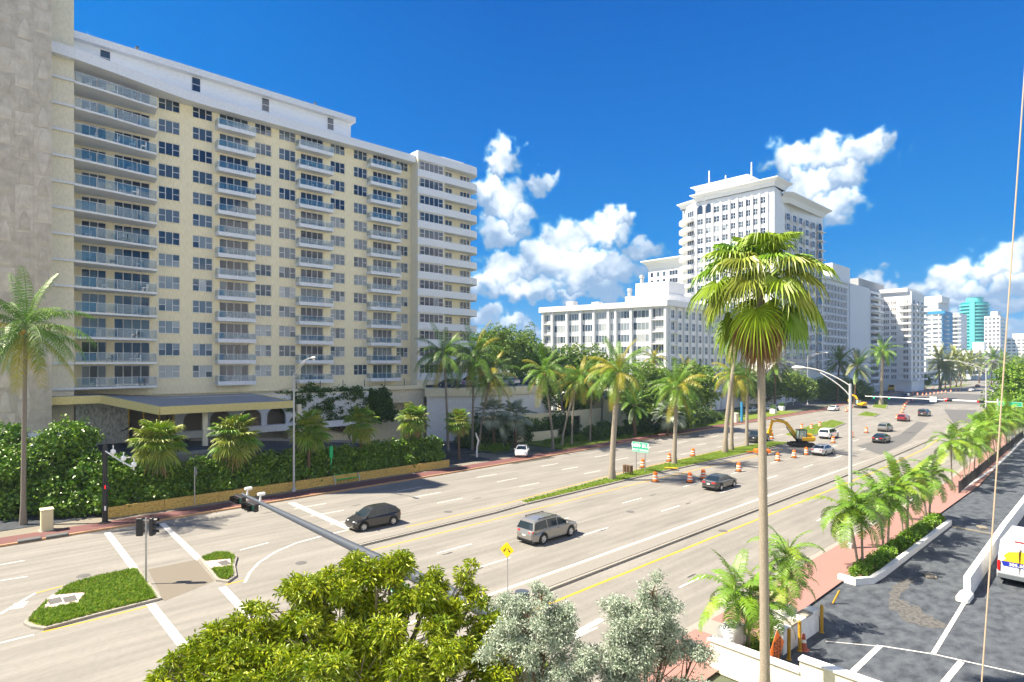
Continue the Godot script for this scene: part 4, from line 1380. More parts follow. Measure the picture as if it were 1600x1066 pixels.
func skyline() -> void:
	near_side()
	# white mid-rise behind the palms
	var a := xz(-113.7, 118.5)
	var b := xz(-79.3, 126)
	var c := xz(-80.5, 172)
	var t := thing("midrise_building", "white six-storey building with grey vertical fins and a flat overhanging roof", "building", Vector3(-95, 0, -130))
	block(t, "mass", [a, b, c, xz(-114, 168)], 0, 27.0, M.white_wall)
	var grow := Geometry2D.offset_polygon(poly([a, b, c, xz(-114, 168)]), 1.1)[0] as PackedVector2Array
	block(t, "roof", Array(grow), 26.6, 28.0, M.white_wall)
	block(t, "plant_room", [xz(-96, 132), xz(-84, 134), xz(-84, 146), xz(-96, 144)], 28, 30.6, M.white_wall)
	block(t, "plant_room", [xz(-93.5, 133.2), xz(-84.6, 135), xz(-84.6, 143), xz(-93.5, 141)], 30.6, 34.0, M.white_wall)
	for p in [xz(-95, 132.6), xz(-92, 134)]:
		var s := Shape.new()
		s.lathe([Vector2(0.5, 0), Vector2(0.5, 1.4), Vector2(0.7, 1.5), Vector2(0.6, 2.2), Vector2(0, 2.3)], 10, p + Vector3(0, 30.6 if p.x < -94 else 34.0, 0))
		part(t, "roof_tank", s, M.galv, Transform3D(Basis.IDENTITY, -t.position))
	for p in [xz(-108, 124), xz(-104, 130), xz(-82, 152), xz(-88, 160), xz(-100, 150)]:
		var s := Shape.new()
		s.cbox(p + Vector3(0, 28.8, 0), Vector3(2.6, 1.6, 2.0), 0.1)
		part(t, "roof_unit", s, M.galv, Transform3D(Basis.IDENTITY, -t.position))
	var fins := [0.25, 3.17, 7.74, 11.79, 15.73, 19.84, 21.87, 26.04, 31.17, 34.9]
	for f in fins:
		face_bar(t, "fin", a, b, f - 0.3, f + 0.3, 0.0, 26.6, 0.0, 0.75, M.blue_white)
	for i in fins.size() - 1:
		var mid: float = (fins[i] + fins[i + 1]) * 0.5
		var w: float = fins[i + 1] - fins[i] - 0.9
		for k in 6:
			var y := 24.0 - 2.95 * k
			if i == fins.size() - 2 or i == 0:
				face_bar(t, "balcony", a, b, mid - w * 0.5, mid + w * 0.5, y - 0.75, y - 0.55, 0.0, 0.7, M.white_wall)
				face_bar(t, "balcony_rail", a, b, mid - w * 0.5, mid + w * 0.5, y + 0.25, y + 0.33, 0.62, 0.68, M.frame_dark)
			window(t, on_face(a, b, mid, y, 0.06), normal_of(a, b), w, 1.85 if i != fins.size() - 2 else 2.2, 2 if w < 2.0 else 4, false, [3, 4, 4, 5, 2])
	var side := [0.8, 4.2, 7.6, 11.0, 14.4, 17.8, 21.2, 24.6, 28.0, 31.4, 34.8]
	for f in side:
		face_bar(t, "fin", b, c, f - 0.2, f + 0.2, 0.0, 26.6, 0.0, 0.55, M.blue_white)
	for i in side.size() - 1:
		for k in 6:
			window(t, on_face(b, c, side[i] + 1.7, 23.8 - 2.95 * k, 0.06), normal_of(b, c), 1.7, 2.0, 2, true, [1, 2, 3])
			if i == 0:
				face_bar(t, "balcony", b, c, 0.9, 4.1, 23.0 - 2.95 * k, 23.2 - 2.95 * k, 0.0, 0.8, M.white_wall)
	# white tower with a flared roof
	t = thing("tower_building", "tall white tower with curved corner balconies and a flared roof", "tower", Vector3(-90, 0, -195))
	a = xz(-108.2, 182)
	b = xz(-77.3, 182)
	c = xz(-77.3, 222)
	var mass := [xz(-108.2, 184), xz(-104, 182), b, xz(-79.5, 200), c, xz(-100, 222), xz(-112, 205), xz(-112, 188)]
	block(t, "mass", mass, 0, 66.5, M.white_wall)
	flare(t, "flared_roof", [xz(-103, 181.6), xz(-77.2, 181.6), xz(-77.2, 190), xz(-103, 200)], 1.7, 66.6, 68.6, 0.3, M.white_wall)
	flare(t, "flared_roof", [xz(-111.0, 185), xz(-100, 181.8), xz(-100, 200), xz(-111, 200)], 1.0, 66.0, 67.6, 0.3, M.white_wall)
	flare(t, "flared_roof", [xz(-79, 190.5), xz(-77.25, 193), xz(-77.25, 222.3), xz(-98, 222.3)], 2.2, 63.4, 65.8, 0.3, M.white_wall)
	block(t, "penthouse", [xz(-106, 186), xz(-88, 186), xz(-88, 202), xz(-106, 202)], 68, 72.6, M.white_wall)
	flare(t, "flared_roof", [xz(-106, 186), xz(-88, 186), xz(-88, 202), xz(-106, 202)], 1.2, 71.8, 72.8, 0.25, M.white_wall)
	for p in [xz(-103, 190), xz(-97, 190), xz(-89, 192)]:
		var s := Shape.new()
		s.tube([p + Vector3(0, 73.2, 0), p + Vector3(0, 79.0 if p.x != -97 else 76.0, 0)], [0.28, 0.2], 6)
		part(t, "antenna", s, M.white_wall, Transform3D(Basis.IDENTITY, -t.position))
	var nz := normal_of(a, b)
	var x0 := -112.6 - a.x
	for k in 16:
		var y := 62.0 - 3.18 * k
		for m in [10.76, 13.76, 16.6, 19.6, 22.3, 24.9, 27.3, 29.6, 31.9]:
			if y < 20:
				continue
			var ay: float = m + x0
			if k == 0 and m < 15:
				arch_window(t, on_face(a, b, ay, y + 0.4, 0.02), nz, 2.1, 3.0)
			else:
				window(t, on_face(a, b, ay, y, 0.06), nz, 2.0 if m < 21 else 1.6, 2.0, 2, true, [1, 2, 0, 4] if m < 21 else [1, 1, 2])
		for m in [9.2, 12.3, 15.2, 18.05, 21.0, 23.6, 26.1, 28.45, 30.75, 33.2]:
			if k == 0:
				face_bar(t, "pilaster", a, b, m + x0 - 0.35, m + x0 + 0.35, 16, 65, 0.0, 0.45, M.white_wall)
		# curved balconies on the corner
		var s := Shape.new()
		var ring := [Vector2(-103.9, -182.1)]
		for i in 9:
			var q := PI * 0.5 * i / 8.0
			ring.append(Vector2(-106.5 - 5.5 * sin(q) + 2.0 * cos(q), -186.0 + 5.6 * cos(q) ** 1.0 + 0.2))
		ring.append(Vector2(-112, -190))
		ring.append(Vector2(-104, -190))
		s.prism(poly(ring), -0.9, 0.15)
		part(t, "curved_balcony", s, M.white_wall, Transform3D(Basis.IDENTITY, Vector3(0, y - 0.6, 0) - t.position))
		window(t, xz(-105.9, 182.7) + Vector3(0, y + 0.1, 0), Vector3(-0.43, 0, 0.9).normalized(), 3.6, 2.1, 3, false, [0, 1, 2, 1])
		# shaded wing with arched loggias
		var wa := xz(-78.6, 190)
		for m in [4.5, 9.0, 13.5, 18.5, 23.5]:
			window(t, on_face(wa, c, m, y - 3.6, 0.3), normal_of(wa, c), 2.3, 2.1, 2, true, [1, 2, 0])
		arch_window(t, on_face(wa, c, 28.6, y - 3.8, 0.25), normal_of(wa, c), 3.4, 2.9)
		face_bar(t, "balcony", wa, c, 26.6, 31.5, y - 4.1, y - 3.85, 0.0, 1.2, M.white_wall)
	t = thing("side_wing", "lower white wing with a flared roof joined to the tall white tower", "building", Vector3(-123, 0, -200))
	a = xz(-131, 195)
	b = xz(-112.2, 195)
	block(t, "mass", [a, b, xz(-112.2, 215), xz(-131, 215)], 0, 50, M.white_wall)
	flare(t, "flared_roof", [a, b, xz(-112.2, 215), xz(-131, 215)], 2.2, 48.6, 51.4, 0.4, M.white_wall)
	for k in 9:
		var y := 45.4 - 2.85 * k
		for m in [[1.6, 1.3, 1], [4.4, 1.3, 1], [7.0, 1.3, 1], [11.0, 3.6, 3], [15.6, 1.3, 1]]:
			window(t, on_face(a, b, m[0], y, 0.06), Vector3(0, 0, 1), m[1], 1.8, m[2], false, [1, 2, 2, 0])
	# grey-blue block of arched cells
	t = thing("honeycomb_building", "pale apartment slab covered in a grid of small arched window cells", "building", Vector3(-90, 0, -255))
	a = xz(-82, 214)
	b = xz(-82, 260)
	block(t, "mass", [xz(-98, 214), a, b, xz(-98, 260)], 0, 44.2, M.blue_white)
	block(t, "plain_end", [xz(-98, 260), xz(-82.0, 260.01), xz(-82.0, 263.5), xz(-81.5, 263.5), xz(-81.5, 288), xz(-98, 288)], 0, 44.8, M.blue_white)
	block(t, "cornice", [xz(-98, 213), xz(-81, 213), xz(-81, 262), xz(-98, 262)], 44.2, 45.2, M.blue_white)
	block(t, "lift_tower", [xz(-96, 248), xz(-83, 248), xz(-83, 268), xz(-96, 268)], 44.8, 51.5, M.white_wall)
	for k in 14:
		var y := 40.4 - 2.85 * k
		for m in 13:
			var al := 2.2 + m * 3.5
			face_bar(t, "cell_hood", a, b, al - 1.2, al + 1.2, y + 1.9, y + 2.1, 0.0, 0.7, M.blue_white)
			face_bar(t, "cell_fin", a, b, al + 1.2, al + 1.42, y - 0.4, y + 2.1, 0.0, 0.75, M.blue_white)
			arch_window(t, on_face(a, b, al, y, 0.03), Vector3.RIGHT, 1.7, 1.85)
	a = xz(-81.5, 288.1)
	b = xz(-81.5, 304)
	block(t, "balcony_end", [xz(-98, 288.05), a, b, xz(-98, 304)], 0, 44.0, M.blue_white)
	for k in 14:
		var y := 40.8 - 2.9 * k
		face_bar(t, "balcony", a, b, 1.0, 14.0, y - 0.3, y + 0.6, 0.0, 1.6, M.blue_white)
		window(t, on_face(a, b, 7.0, y + 0.6, 0.05), Vector3.RIGHT, 11.0, 1.6, 6, false, [0, 1])
	block(t, "plant_room", [xz(-100, 282), xz(-84, 282), xz(-84, 318), xz(-100, 318)], 45, 49, M.roof_gravel)
	# white block with stacked balconies
	t = thing("balcony_building", "white apartment building with paired windows and stacked end balconies", "building", Vector3(-74, 0, -315))
	a = xz(-83.5, 306)
	b = xz(-70.2, 306)
	c = xz(-70.2, 328)
	block(t, "mass", [a, b, c, xz(-83.5, 328)], 0, 44.0, M.white_wall)
	block(t, "roof", [xz(-84.5, 305), xz(-71.5, 305), xz(-71.5, 328), xz(-84.5, 328)], 44.0, 45.6, M.white_wall)
	for k in 13:
		var y := 38.6 - 2.75 * k
		for m in [3.6, 6.6]:
			window(t, on_face(a, b, m, y, 0.05), Vector3(0, 0, 1), 2.2, 1.6, 3, false, [0, 1])
		face_bar(t, "balcony", a, b, 8.6, 13.6, y - 0.7, y + 0.1, 0.0, 2.0, M.white_wall)
		window(t, on_face(a, b, 11.2, y + 0.1, 0.05), Vector3(0, 0, 1), 2.0, 1.7, 2, false, [0, 1])
		for m in [4.0, 11.0, 18.0]:
			face_bar(t, "balcony", b, c, m - 2.0, m + 2.0, y - 0.7, y + 0.1, 0.0, 1.8, M.white_wall)
			window(t, on_face(b, c, m, y + 0.1, 0.05), Vector3.RIGHT, 2.6, 1.7, 2, false, [0, 1])
	# low podium at the foot of the white and blue block
	t = thing("podium_building", "low grey-blue podium building behind the far date palms", "building", Vector3(-88, 0, -400))
	a = xz(-110, 396)
	b = xz(-84, 396)
	block(t, "mass", [a, b, xz(-84, 430), xz(-110, 430)], 0, 15, M.blue_white)
	for k in 4:
		window(t, on_face(a, b, 13, 2.2 + 3.2 * k, 0.05), Vector3(0, 0, 1), 22, 1.5, 8, false, [2, 3])
		window(t, on_face(b, xz(-84, 430), 15, 2.2 + 3.2 * k, 0.05), Vector3.RIGHT, 22, 1.5, 8, false, [1, 2])
	# white and blue block
	t = thing("blue_sided_building", "white block with a bright blue side and ribbon windows", "building", Vector3(-105, 0, -520))
	a = xz(-111.00, 500)
	b = xz(-97.09, 500)
	c = xz(-97.09, 534)
	block(t, "mass", [a, b, c, xz(-111.00, 534)], 0, 49.5, M.white_wall)
	face_bar(t, "blue_side", b, c, 0.0, 34.0, 0, 49.0, 0.02, 0.3, M.blue_paint)
	face_bar(t, "blue_band", a, b, 0.3, 16.0, 46.6, 48.6, 0.02, 0.2, M.blue_paint)
	block(t, "crown", [a + Vector3(1.5, 0, -1), b + Vector3(-2, 0, -1), c + Vector3(-2, 0, 0), a + Vector3(1.5, 0, -30)], 49.5, 55.0, M.blue_white)
	block(t, "crown_slab", [a + Vector3(2.5, 0, -4), b + Vector3(-0.5, 0, -4), c + Vector3(-0.5, 0, 6), a + Vector3(2.5, 0, -28)], 55.0, 59.5, M.white_wall)
	for k in 14:
		var y := 45.0 - 3.1 * k
		for m in [2.6, 6.4, 10.4, 13.6]:
			window(t, on_face(a, b, m, y, 0.06), Vector3(0, 0, 1), 3.2 if m < 13 else 1.8, 1.4, 4 if m < 13 else 2, false, [2, 3, 4, 1])
		face_bar(t, "balcony", b, c, 8.0, 14.0, y - 0.3, y + 0.5, 0.3, 2.0, M.white_wall)
	t = thing("slim_building", "slim grey balconied block behind the blue side wall", "building", Vector3(-112, 0, -590))
	a = xz(-109.66, 580)
	b = xz(-100.92, 580)
	block(t, "mass", [a, b, b + Vector3(0, 0, -30), a + Vector3(0, 0, -30)], 0, 52, M.blue_white)
	for k in 15:
		face_bar(t, "balcony", a, b, 1.0, (b - a).length() + 1.5, 48.6 - 3.2 * k, 49.5 - 3.2 * k, 0.0, 2.2, M.blue_white)
		window(t, on_face(a, b, (b - a).length() * 0.5, 49.6 - 3.2 * k, 0.05), Vector3(0, 0, 1), (b - a).length() - 2.0, 1.8, 4, false, [0, 1, 2])
	# round turquoise tower
	var tc := Vector3(-116.38, 0, -740)
	t = thing("round_tower", "round turquoise glass tower with ringed balconies", "tower", tc)
	var s := Shape.new()
	s.lathe([Vector2(11.0, 0), Vector2(11.0, 72), Vector2(0, 72)], 32)
	part(t, "glass_drum", s, M.teal_glass)
	for k in 20:
		s = Shape.new()
		s.lathe([Vector2(10.9, 0), Vector2(12.2, 0), Vector2(12.2, 1.3), Vector2(10.9, 1.35)], 32, Vector3(0, 6 + 3.3 * k, 0))
		part(t, "balcony_ring", s, M.teal)
	s = Shape.new()
	s.lathe([Vector2(7.0, 72), Vector2(7.0, 76.5), Vector2(7.3, 77), Vector2(0, 77)], 24)
	part(t, "crown", s, M.teal)
	s = Shape.new()
	s.span(Vector3(-2.0, 0, 10.6), Vector3(2.0, 72.5, 12.6))
	part(t, "lift_spine", s, M.teal)
	# white blocks at the end of the avenue
	for q in [[1539, 1562, 1574, 640, 38, 62.0, "white stepped block beside the round turquoise tower"], [1575, 1600, 1612, 760, 34, 38.0, "distant pale block with vertical glass bays at the end of the avenue"]]:
		pass
	var rows := [[-94.12, -83.50, 640.0, 52.0, "white stepped block beside the round turquoise tower"], [-94.22, -79.29, 760.0, 37.0, "distant pale block with glazed bays at the end of the avenue"]]
	for q in rows:
		t = thing("distant_building", q[4], "building", Vector3(q[0], 0, -q[2]))
		a = xz(q[0], q[2])
		b = xz(q[1], q[2])
		block(t, "mass", [a, b, b + Vector3(0, 0, -28), a + Vector3(0, 0, -28)], 0, q[3], M.white_wall)
		block(t, "parapet", [a + Vector3(4, 0, -2), b + Vector3(-2, 0, -2), b + Vector3(-2, 0, -20), a + Vector3(4, 0, -20)], q[3], q[3] + 4.0, M.white_wall)
		var n := 4
		var w: float = (b - a).length() / n
		for k in int(q[3] / 3.4):
			for i in n:
				window(t, on_face(a, b, (i + 0.5) * w, q[3] - 3.2 - 3.4 * k, 0.06), Vector3(0, 0, 1), w * 0.68, 1.5, 2, false, [1, 2, 3])
			window(t, on_face(b, b + Vector3(0, 0, -28), 14, q[3] - 3.2 - 3.4 * k, 0.06), Vector3.RIGHT, 22, 1.5, 6, false, [0, 1])
	t = thing("low_building", "low dark blue building in front of the round turquoise tower", "building", Vector3(-95, 0, -560))
	a = xz(-95.86, 560)
	b = xz(-77.12, 560)
	block(t, "mass", [a, b, b + Vector3(0, 0, -30), a + Vector3(0, 0, -30)], 0, 22, M.blue_white)
	block(t, "roof_box", [a + Vector3(6, 0, -3), a + Vector3(13, 0, -3), a + Vector3(13, 0, -12), a + Vector3(6, 0, -12)], 22, 28, M.white_wall)
	for k in 4:
		window(t, on_face(a, b, (b - a).length() * 0.5, 4 + 4.4 * k, 0.06), Vector3(0, 0, 1), (b - a).length() - 3, 2.6, 9, false, [1, 2])

var fronds := {}
var clumps := {}

func feather(len_: float, up: float, droop: float, n: int, leaf_len: float, hang: float, wide := 0.06) -> Mesh:
	# one pinnate frond that leaves the origin along +x at angle `up` and bends down by `droop`
	var s := Shape.new()
	s.colored = true
	var pts := [Vector3.ZERO]
	var dirs := []
	var steps := 10
	var ang := up
	for i in steps:
		var k := (i + 0.5) / steps
		ang = up - droop * k ** 1.4
		var d := Vector3(cos(ang), sin(ang), 0)
		dirs.append(d)
		pts.append(pts[-1] + d * len_ / steps)
	dirs.append(dirs[-1])
	s.tint = Color(1.25, 1.2, 0.9)
	var rad := []
	for i in steps + 1:
		rad.append(lerpf(0.035, 0.008, i / float(steps)) * len_ / 4.0)
	s.tube(pts, rad, 4, false)
	for i in n:
		var k := 0.14 + 0.86 * (i + 0.5) / n
		var f := k * steps
		var j := mini(int(f), steps - 1)
		var p: Vector3 = (pts[j] as Vector3).lerp(pts[j + 1], f - j)
		var d: Vector3 = dirs[j]
		var l := leaf_len * sin(PI * clampf(0.12 + k * 0.80, 0, 1)) ** 0.7
		for side in [-1.0, 1.0]:
			var g := rng.randf_range(0.72, 1.2)
			s.tint = Color(g * rng.randf_range(0.95, 1.2), g, g * 0.9)
			var o: Vector3 = (Vector3(0, 0, side) + d * rng.randf_range(0.35, 0.6) + Vector3(0, rng.randf_range(-0.05, 0.3), 0)).normalized()
			var w := d * wide * (0.5 + l / leaf_len * 0.5)
			var mid := p + o * l * 0.5 + Vector3(0, -hang * 0.25 * l, 0)
			var tip := p + o * l * 0.82 + Vector3(0, -hang * l * rng.randf_range(0.75, 1.1), 0)
			s.quad(p - w * 0.4, p + w * 0.4, mid + w * 0.5, mid - w * 0.5)
			s.tri(mid - w * 0.5, mid + w * 0.5, tip)
	return s.mesh()

func fan(petiole: float, radius: float, up: float, n: int, droop: float, spread := 2.1, nod := 0.5) -> Mesh:
	# one palmate leaf
	var s := Shape.new()
	s.colored = true
	var d := Vector3(cos(up), sin(up), 0)
	var bend := up - nod
	var c := d * petiole
	s.tint = Color(1.2, 1.15, 0.8)
	s.tube([Vector3.ZERO, d * petiole * 0.5 + Vector3(0, 0.04, 0) * petiole, c], [0.03, 0.022, 0.015], 4, false)
	var f := Vector3(cos(bend), sin(bend), 0)
	var nn := Vector3(-sin(bend), cos(bend), 0)
	for i in n:
		var a := lerpf(-spread, spread, (i + 0.5) / n)
		var half := spread / n * 1.05
		var r := radius * (0.80 + 0.20 * cos(a)) * rng.randf_range(0.9, 1.08)
		var dir := func(x: float) -> Vector3: return f * cos(x) + Vector3(0, 0, 1) * sin(x)
		var g := rng.randf_range(0.78, 1.18)
		s.tint = Color(g * 1.02, g, g * 0.9)
		var pleat := nn * 0.035 * radius * (1.0 if i % 2 == 0 else -1.0)
		var cup := nn * 0.10 * radius * absf(a) / spread
		var p1: Vector3 = c + dir.call(a - half) * r * 0.46 + cup - pleat
		var p2: Vector3 = c + dir.call(a + half) * r * 0.46 + cup + pleat
		s.tri(c, p1, p2)
		var w: Vector3 = (p2 - p1) * 0.30
		var m: Vector3 = c + dir.call(a) * r * 0.76 + cup + Vector3(0, -droop * 0.16 * r, 0)
		s.quad(p1, p2, m + w, m - w)
		var tip: Vector3 = c + dir.call(a) * r * 0.98 + Vector3(0, -droop * r * rng.randf_range(0.40, 0.62), 0)
		s.tri(m - w, m + w, tip)
	return s.mesh()

func make_fronds() -> void:
	# classes run from the upright spear to the hanging old leaf
	for spec in [["coconut", 4.6, 34, 0.85, 0.85], ["royal", 3.6, 36, 0.75, 0.55], ["adonidia", 2.1, 32, 0.5, 0.3], ["date", 2.9, 40, 0.42, 0.12], ["slim", 3.0, 26, 0.6, 0.6]]:
		var list := []
		for c in [[1.35, 0.7], [1.05, 1.1], [0.75, 1.35], [0.4, 1.4], [0.1, 1.35], [-0.25, 1.1], [-0.65, 0.75], [-1.0, 0.45]]:
			for v in 2:
				var droop: float = c[1] * (1.0 if spec[0] != "date" else 0.6) * (1.25 if spec[0] == "adonidia" else 1.0)
				list.append(feather(spec[1] * (1.0 if v == 0 else 0.9), c[0], droop * (1.0 + 0.2 * v), spec[2], spec[3], spec[4], 0.06 if spec[0] != "adonidia" else 0.05))
		fronds[spec[0]] = list
	for spec in [["washingtonia", 1.5, 1.15, 38, 1.0], ["sabal", 0.9, 0.95, 24, 0.5], ["bismarck", 1.5, 1.3, 26, 0.15]]:
		var list := []
		for up in [1.35, 1.05, 0.75, 0.4, 0.1, -0.3, -0.7, -1.1]:
			for v in 2:
				list.append(fan(spec[1] * (1.0 - 0.12 * v), spec[2], up, spec[3], spec[4] * (1.0 + 0.2 * v), 2.1, 0.12 if spec[0] == "sabal" else 0.5))
		fronds[spec[0]] = list

func palm(kind: String, name_: String, label: String, where: Array, girth: float, size: float, counts: Array, mats: Array, bark: Material, group := "", extra := "") -> Node3D:
	# where: [foot, crown]; counts: leaves in each of the eight classes
	var foot: Vector3 = where[0]
	var top: Vector3 = where[1] - foot
	var t := thing(name_, label, "palm tree", foot, 0.0, group)
	var s := Shape.new()
	var path := []
	var rad := []
	var n := 26
	for i in n + 1:
		var k := i / float(n)
		path.append(Vector3(top.x * k ** 1.5, top.y * k - (0.1 if i == 0 else 0.0), top.z * k ** 1.5))
		rad.append(girth * (1.0 - 0.35 * k) * (1.0 + (0.55 * maxf(0.0, 1.0 - k * 9.0))) * (1.0 if i % 2 == 0 else 0.95))
	s.tube(path, rad, 9)
	part(t, "trunk", s, bark)
	if kind == "royal" or kind == "adonidia":
		s = Shape.new()
		s.lathe([Vector2(girth * 0.75, -0.30 * size), Vector2(girth * 0.85, -0.1 * size), Vector2(girth * 0.7, 0.35 * size), Vector2(girth * 0.3, 0.8 * size)], 9, top)
		part(t, "crownshaft", s, M.shaft_green)
	var az := rng.randf() * TAU
	for c in counts.size():
		for i in counts[c]:
			az += 2.399
			var m: Material = mats[mini(int(rng.randf() * mats.size() * 0.999), mats.size() - 1)]
			if c == 7 and kind == "sabal" and rng.randf() < 0.35:
				m = M.leaf_dry
			if c == 7 and kind in ["washingtonia", "coconut"] and rng.randf() < 0.8:
				m = M.leaf_dry if kind == "washingtonia" else M.leaf_gold
			var sc := size * rng.randf_range(0.88, 1.1)
			part(t, "frond", fronds[kind][c * 2 + rng.randi() % 2], m, Transform3D(Basis(Vector3.UP, az + rng.randf_range(-0.25, 0.25)).rotated(Vector3(cos(az), 0, sin(az)), rng.randf_range(-0.1, 0.1)).scaled(Vector3.ONE * sc), top + Vector3(0, rng.randf_range(-0.25, 0.2) * size, 0)))
	if extra == "nuts":
		for i in 7:
			var q := SphereMesh.new()
			q.radius = 0.14
			q.height = 0.3
			q.radial_segments = 8
			q.rings = 5
			var a := rng.randf() * TAU
			part(t, "coconut", q, M.coconut, Transform3D(Basis.IDENTITY, top + Vector3(cos(a) * 0.3, -0.25 - rng.randf() * 0.3, sin(a) * 0.3)))
	if extra == "skirt":
		# old leaves hang against the trunk
		for i in 8:
			var a := TAU * i / 8.0 + rng.randf() * 0.3
			part(t, "dead_frond", fronds["skirt"][i % 3], M.leaf_dry, Transform3D(Basis(Vector3.UP, a).scaled(Vector3(0.6, rng.randf_range(0.6, 1.0), 0.6)), top + Vector3(0, -0.9 - rng.randf() * 0.7, 0)))
	return t

func make_clumps() -> void:
	# small bunches of leaves; name, leaves, leaf length, leaf width, spread
	for c in [["tree", 13, 0.13, 0.045, 0.16], ["grape", 7, 0.25, 0.23, 0.24], ["grey", 16, 0.062, 0.026, 0.125], ["far", 9, 0.5, 0.32, 0.55], ["hedge", 8, 0.12, 0.08, 0.12]]:
		var list := []
		for v in 3:
			var s := Shape.new()
			s.colored = true
			for i in c[1]:
				var d := Vector3(rng.randfn(), rng.randfn() * 0.7 + 0.35, rng.randfn()).normalized()
				var p: Vector3 = d * c[4] * rng.randf_range(0.1, 0.8)
				var side := d.cross(Vector3(rng.randfn(), rng.randfn(), rng.randfn()).normalized()).normalized()
				var tip: Vector3 = p + d * c[2] + Vector3(0, -0.25 * c[2], 0)
				var m: Vector3 = p + d * c[2] * 0.5
				var g := rng.randf_range(0.7, 1.25)
				s.tint = Color(g * rng.randf_range(0.9, 1.15), g, g)
				var w: Vector3 = side * c[3] * 0.5
				var lift: Vector3 = side.cross(d) * c[3] * 0.15
				if c[3] / c[2] > 0.5:
					s.quad(p, m - w * 0.9 + lift, tip - (tip - m) * 0.35 - w * 0.7, tip)
					s.quad(p, tip, tip - (tip - m) * 0.35 + w * 0.7, m + w * 0.9 + lift)
				else:
					s.tri(p, m - w + lift, tip)
					s.tri(p, tip, m + w + lift)
			list.append(s.mesh())
		clumps[c[0]] = list

func foliage(parent: Node3D, called: String, kind: String, blobs: Array, count: int, m: Material, lo := Color(0.75, 0.8, 0.8), hi := Color(1.25, 1.15, 1.0), shell := 0.55, flat := 0.85) -> void:
	# blobs: [centre, radius]; leaves sit mostly in the outer part of each blob
	var total := 0.0
	for b in blobs:
		total += b[1] * b[1]
	for v in 3:
		var mm := MultiMesh.new()
		mm.transform_format = MultiMesh.TRANSFORM_3D
		mm.use_colors = true
		mm.mesh = clumps[kind][v]
		var tf: Array[Transform3D] = []
		for b in blobs:
			var n := int(count / 3.0 * b[1] * b[1] / total)
			# each blob is itself made of a few bunches
			var bunch := []
			for i in 7 + int(b[1] * 5):
				bunch.append(Vector3(rng.randfn(), rng.randfn() * flat, rng.randfn()).normalized() * b[1] * rng.randf_range(shell, 0.95))
			for i in n:
				var q: Vector3 = bunch[rng.randi() % bunch.size()] + Vector3(rng.randfn(), rng.randfn() * 0.8, rng.randfn()) * b[1] * 0.2
				var p: Vector3 = b[0] + q
				tf.append(Transform3D(Basis.from_euler(Vector3(rng.randf_range(-0.6, 0.6), rng.randf() * TAU, rng.randf_range(-0.6, 0.6))).scaled(Vector3.ONE * rng.randf_range(0.75, 1.25)), p - parent.position))
		mm.instance_count = tf.size()
		for i in tf.size():
			mm.set_instance_transform(i, tf[i])
			mm.set_instance_color(i, lo.lerp(hi, rng.randf()))
		var o := MultiMeshInstance3D.new()
		o.name = called
		o.multimesh = mm
		o.material_override = m
		o.set_meta("kind", "stuff")
		parent.add_child(o, true)

func tree(name_: String, label: String, category: String, foot: Vector3, girth: float, kind: String, blobs: Array, count: int, m: Material, bark: Material, group := "", shell := 0.55, fray := 0) -> Node3D:
	var t := thing(name_, label, category, foot, 0.0, group)
	var mid := Vector3.ZERO
	for b in blobs:
		mid += (b[0] as Vector3) / blobs.size()
	var low: float = blobs[0][0].y
	for b in blobs:
		low = minf(low, b[0].y - b[1] * 0.5)
	var fork := (mid - foot) * 0.55
	fork.y = maxf(0.3, (low - foot.y) * 0.7)
	var s := Shape.new()
	s.tube([Vector3(0, -0.1, 0), fork * 0.5 + Vector3(0.05, 0, 0.04), fork], [girth * 1.25, girth, girth * 0.85], 8)
	part(t, "trunk", s, bark)
	for b in blobs:
		s = Shape.new()
		var e: Vector3 = (b[0] as Vector3) - foot
		s.tube([fork, fork.lerp(e, 0.5) + Vector3(rng.randf_range(-0.1, 0.1), -0.08 * b[1], rng.randf_range(-0.1, 0.1)), e], [girth * 0.6, girth * 0.38, girth * 0.15], 6)
		for i in 5:
			var q: Vector3 = e + Vector3(rng.randfn(), rng.randf_range(0.1, 0.9), rng.randfn()).normalized() * b[1] * 0.8
			s.tube([fork.lerp(e, rng.randf_range(0.55, 0.95)), q], [girth * 0.16, girth * 0.05], 4)
		part(t, "branch", s, bark)
	if fray > 0:
		# break each bunch into sprays of uneven size on their own twigs
		var sprays := []
		s = Shape.new()
		for b in blobs:
			for i in fray:
				var q: Vector3 = b[0] + Vector3(rng.randfn(), rng.randfn() * 0.8 + 0.25, rng.randfn()).normalized() * b[1] * rng.randf_range(0.45, 1.15)
				sprays.append([q, b[1] * rng.randf_range(0.22, 0.5)])
				s.tube([(b[0] as Vector3) - foot, q - foot], [girth * 0.1, girth * 0.04], 4)
		part(t, "twigs", s, bark)
		blobs = sprays
	foliage(t, "crown", kind, blobs, count, m, Color(0.55, 0.68, 0.8) if kind != "grey" else Color(0.72, 0.8, 0.75), Color(1.5, 1.25, 1.0) if kind != "grey" else Color(1.25, 1.2, 1.3), shell)
	return t

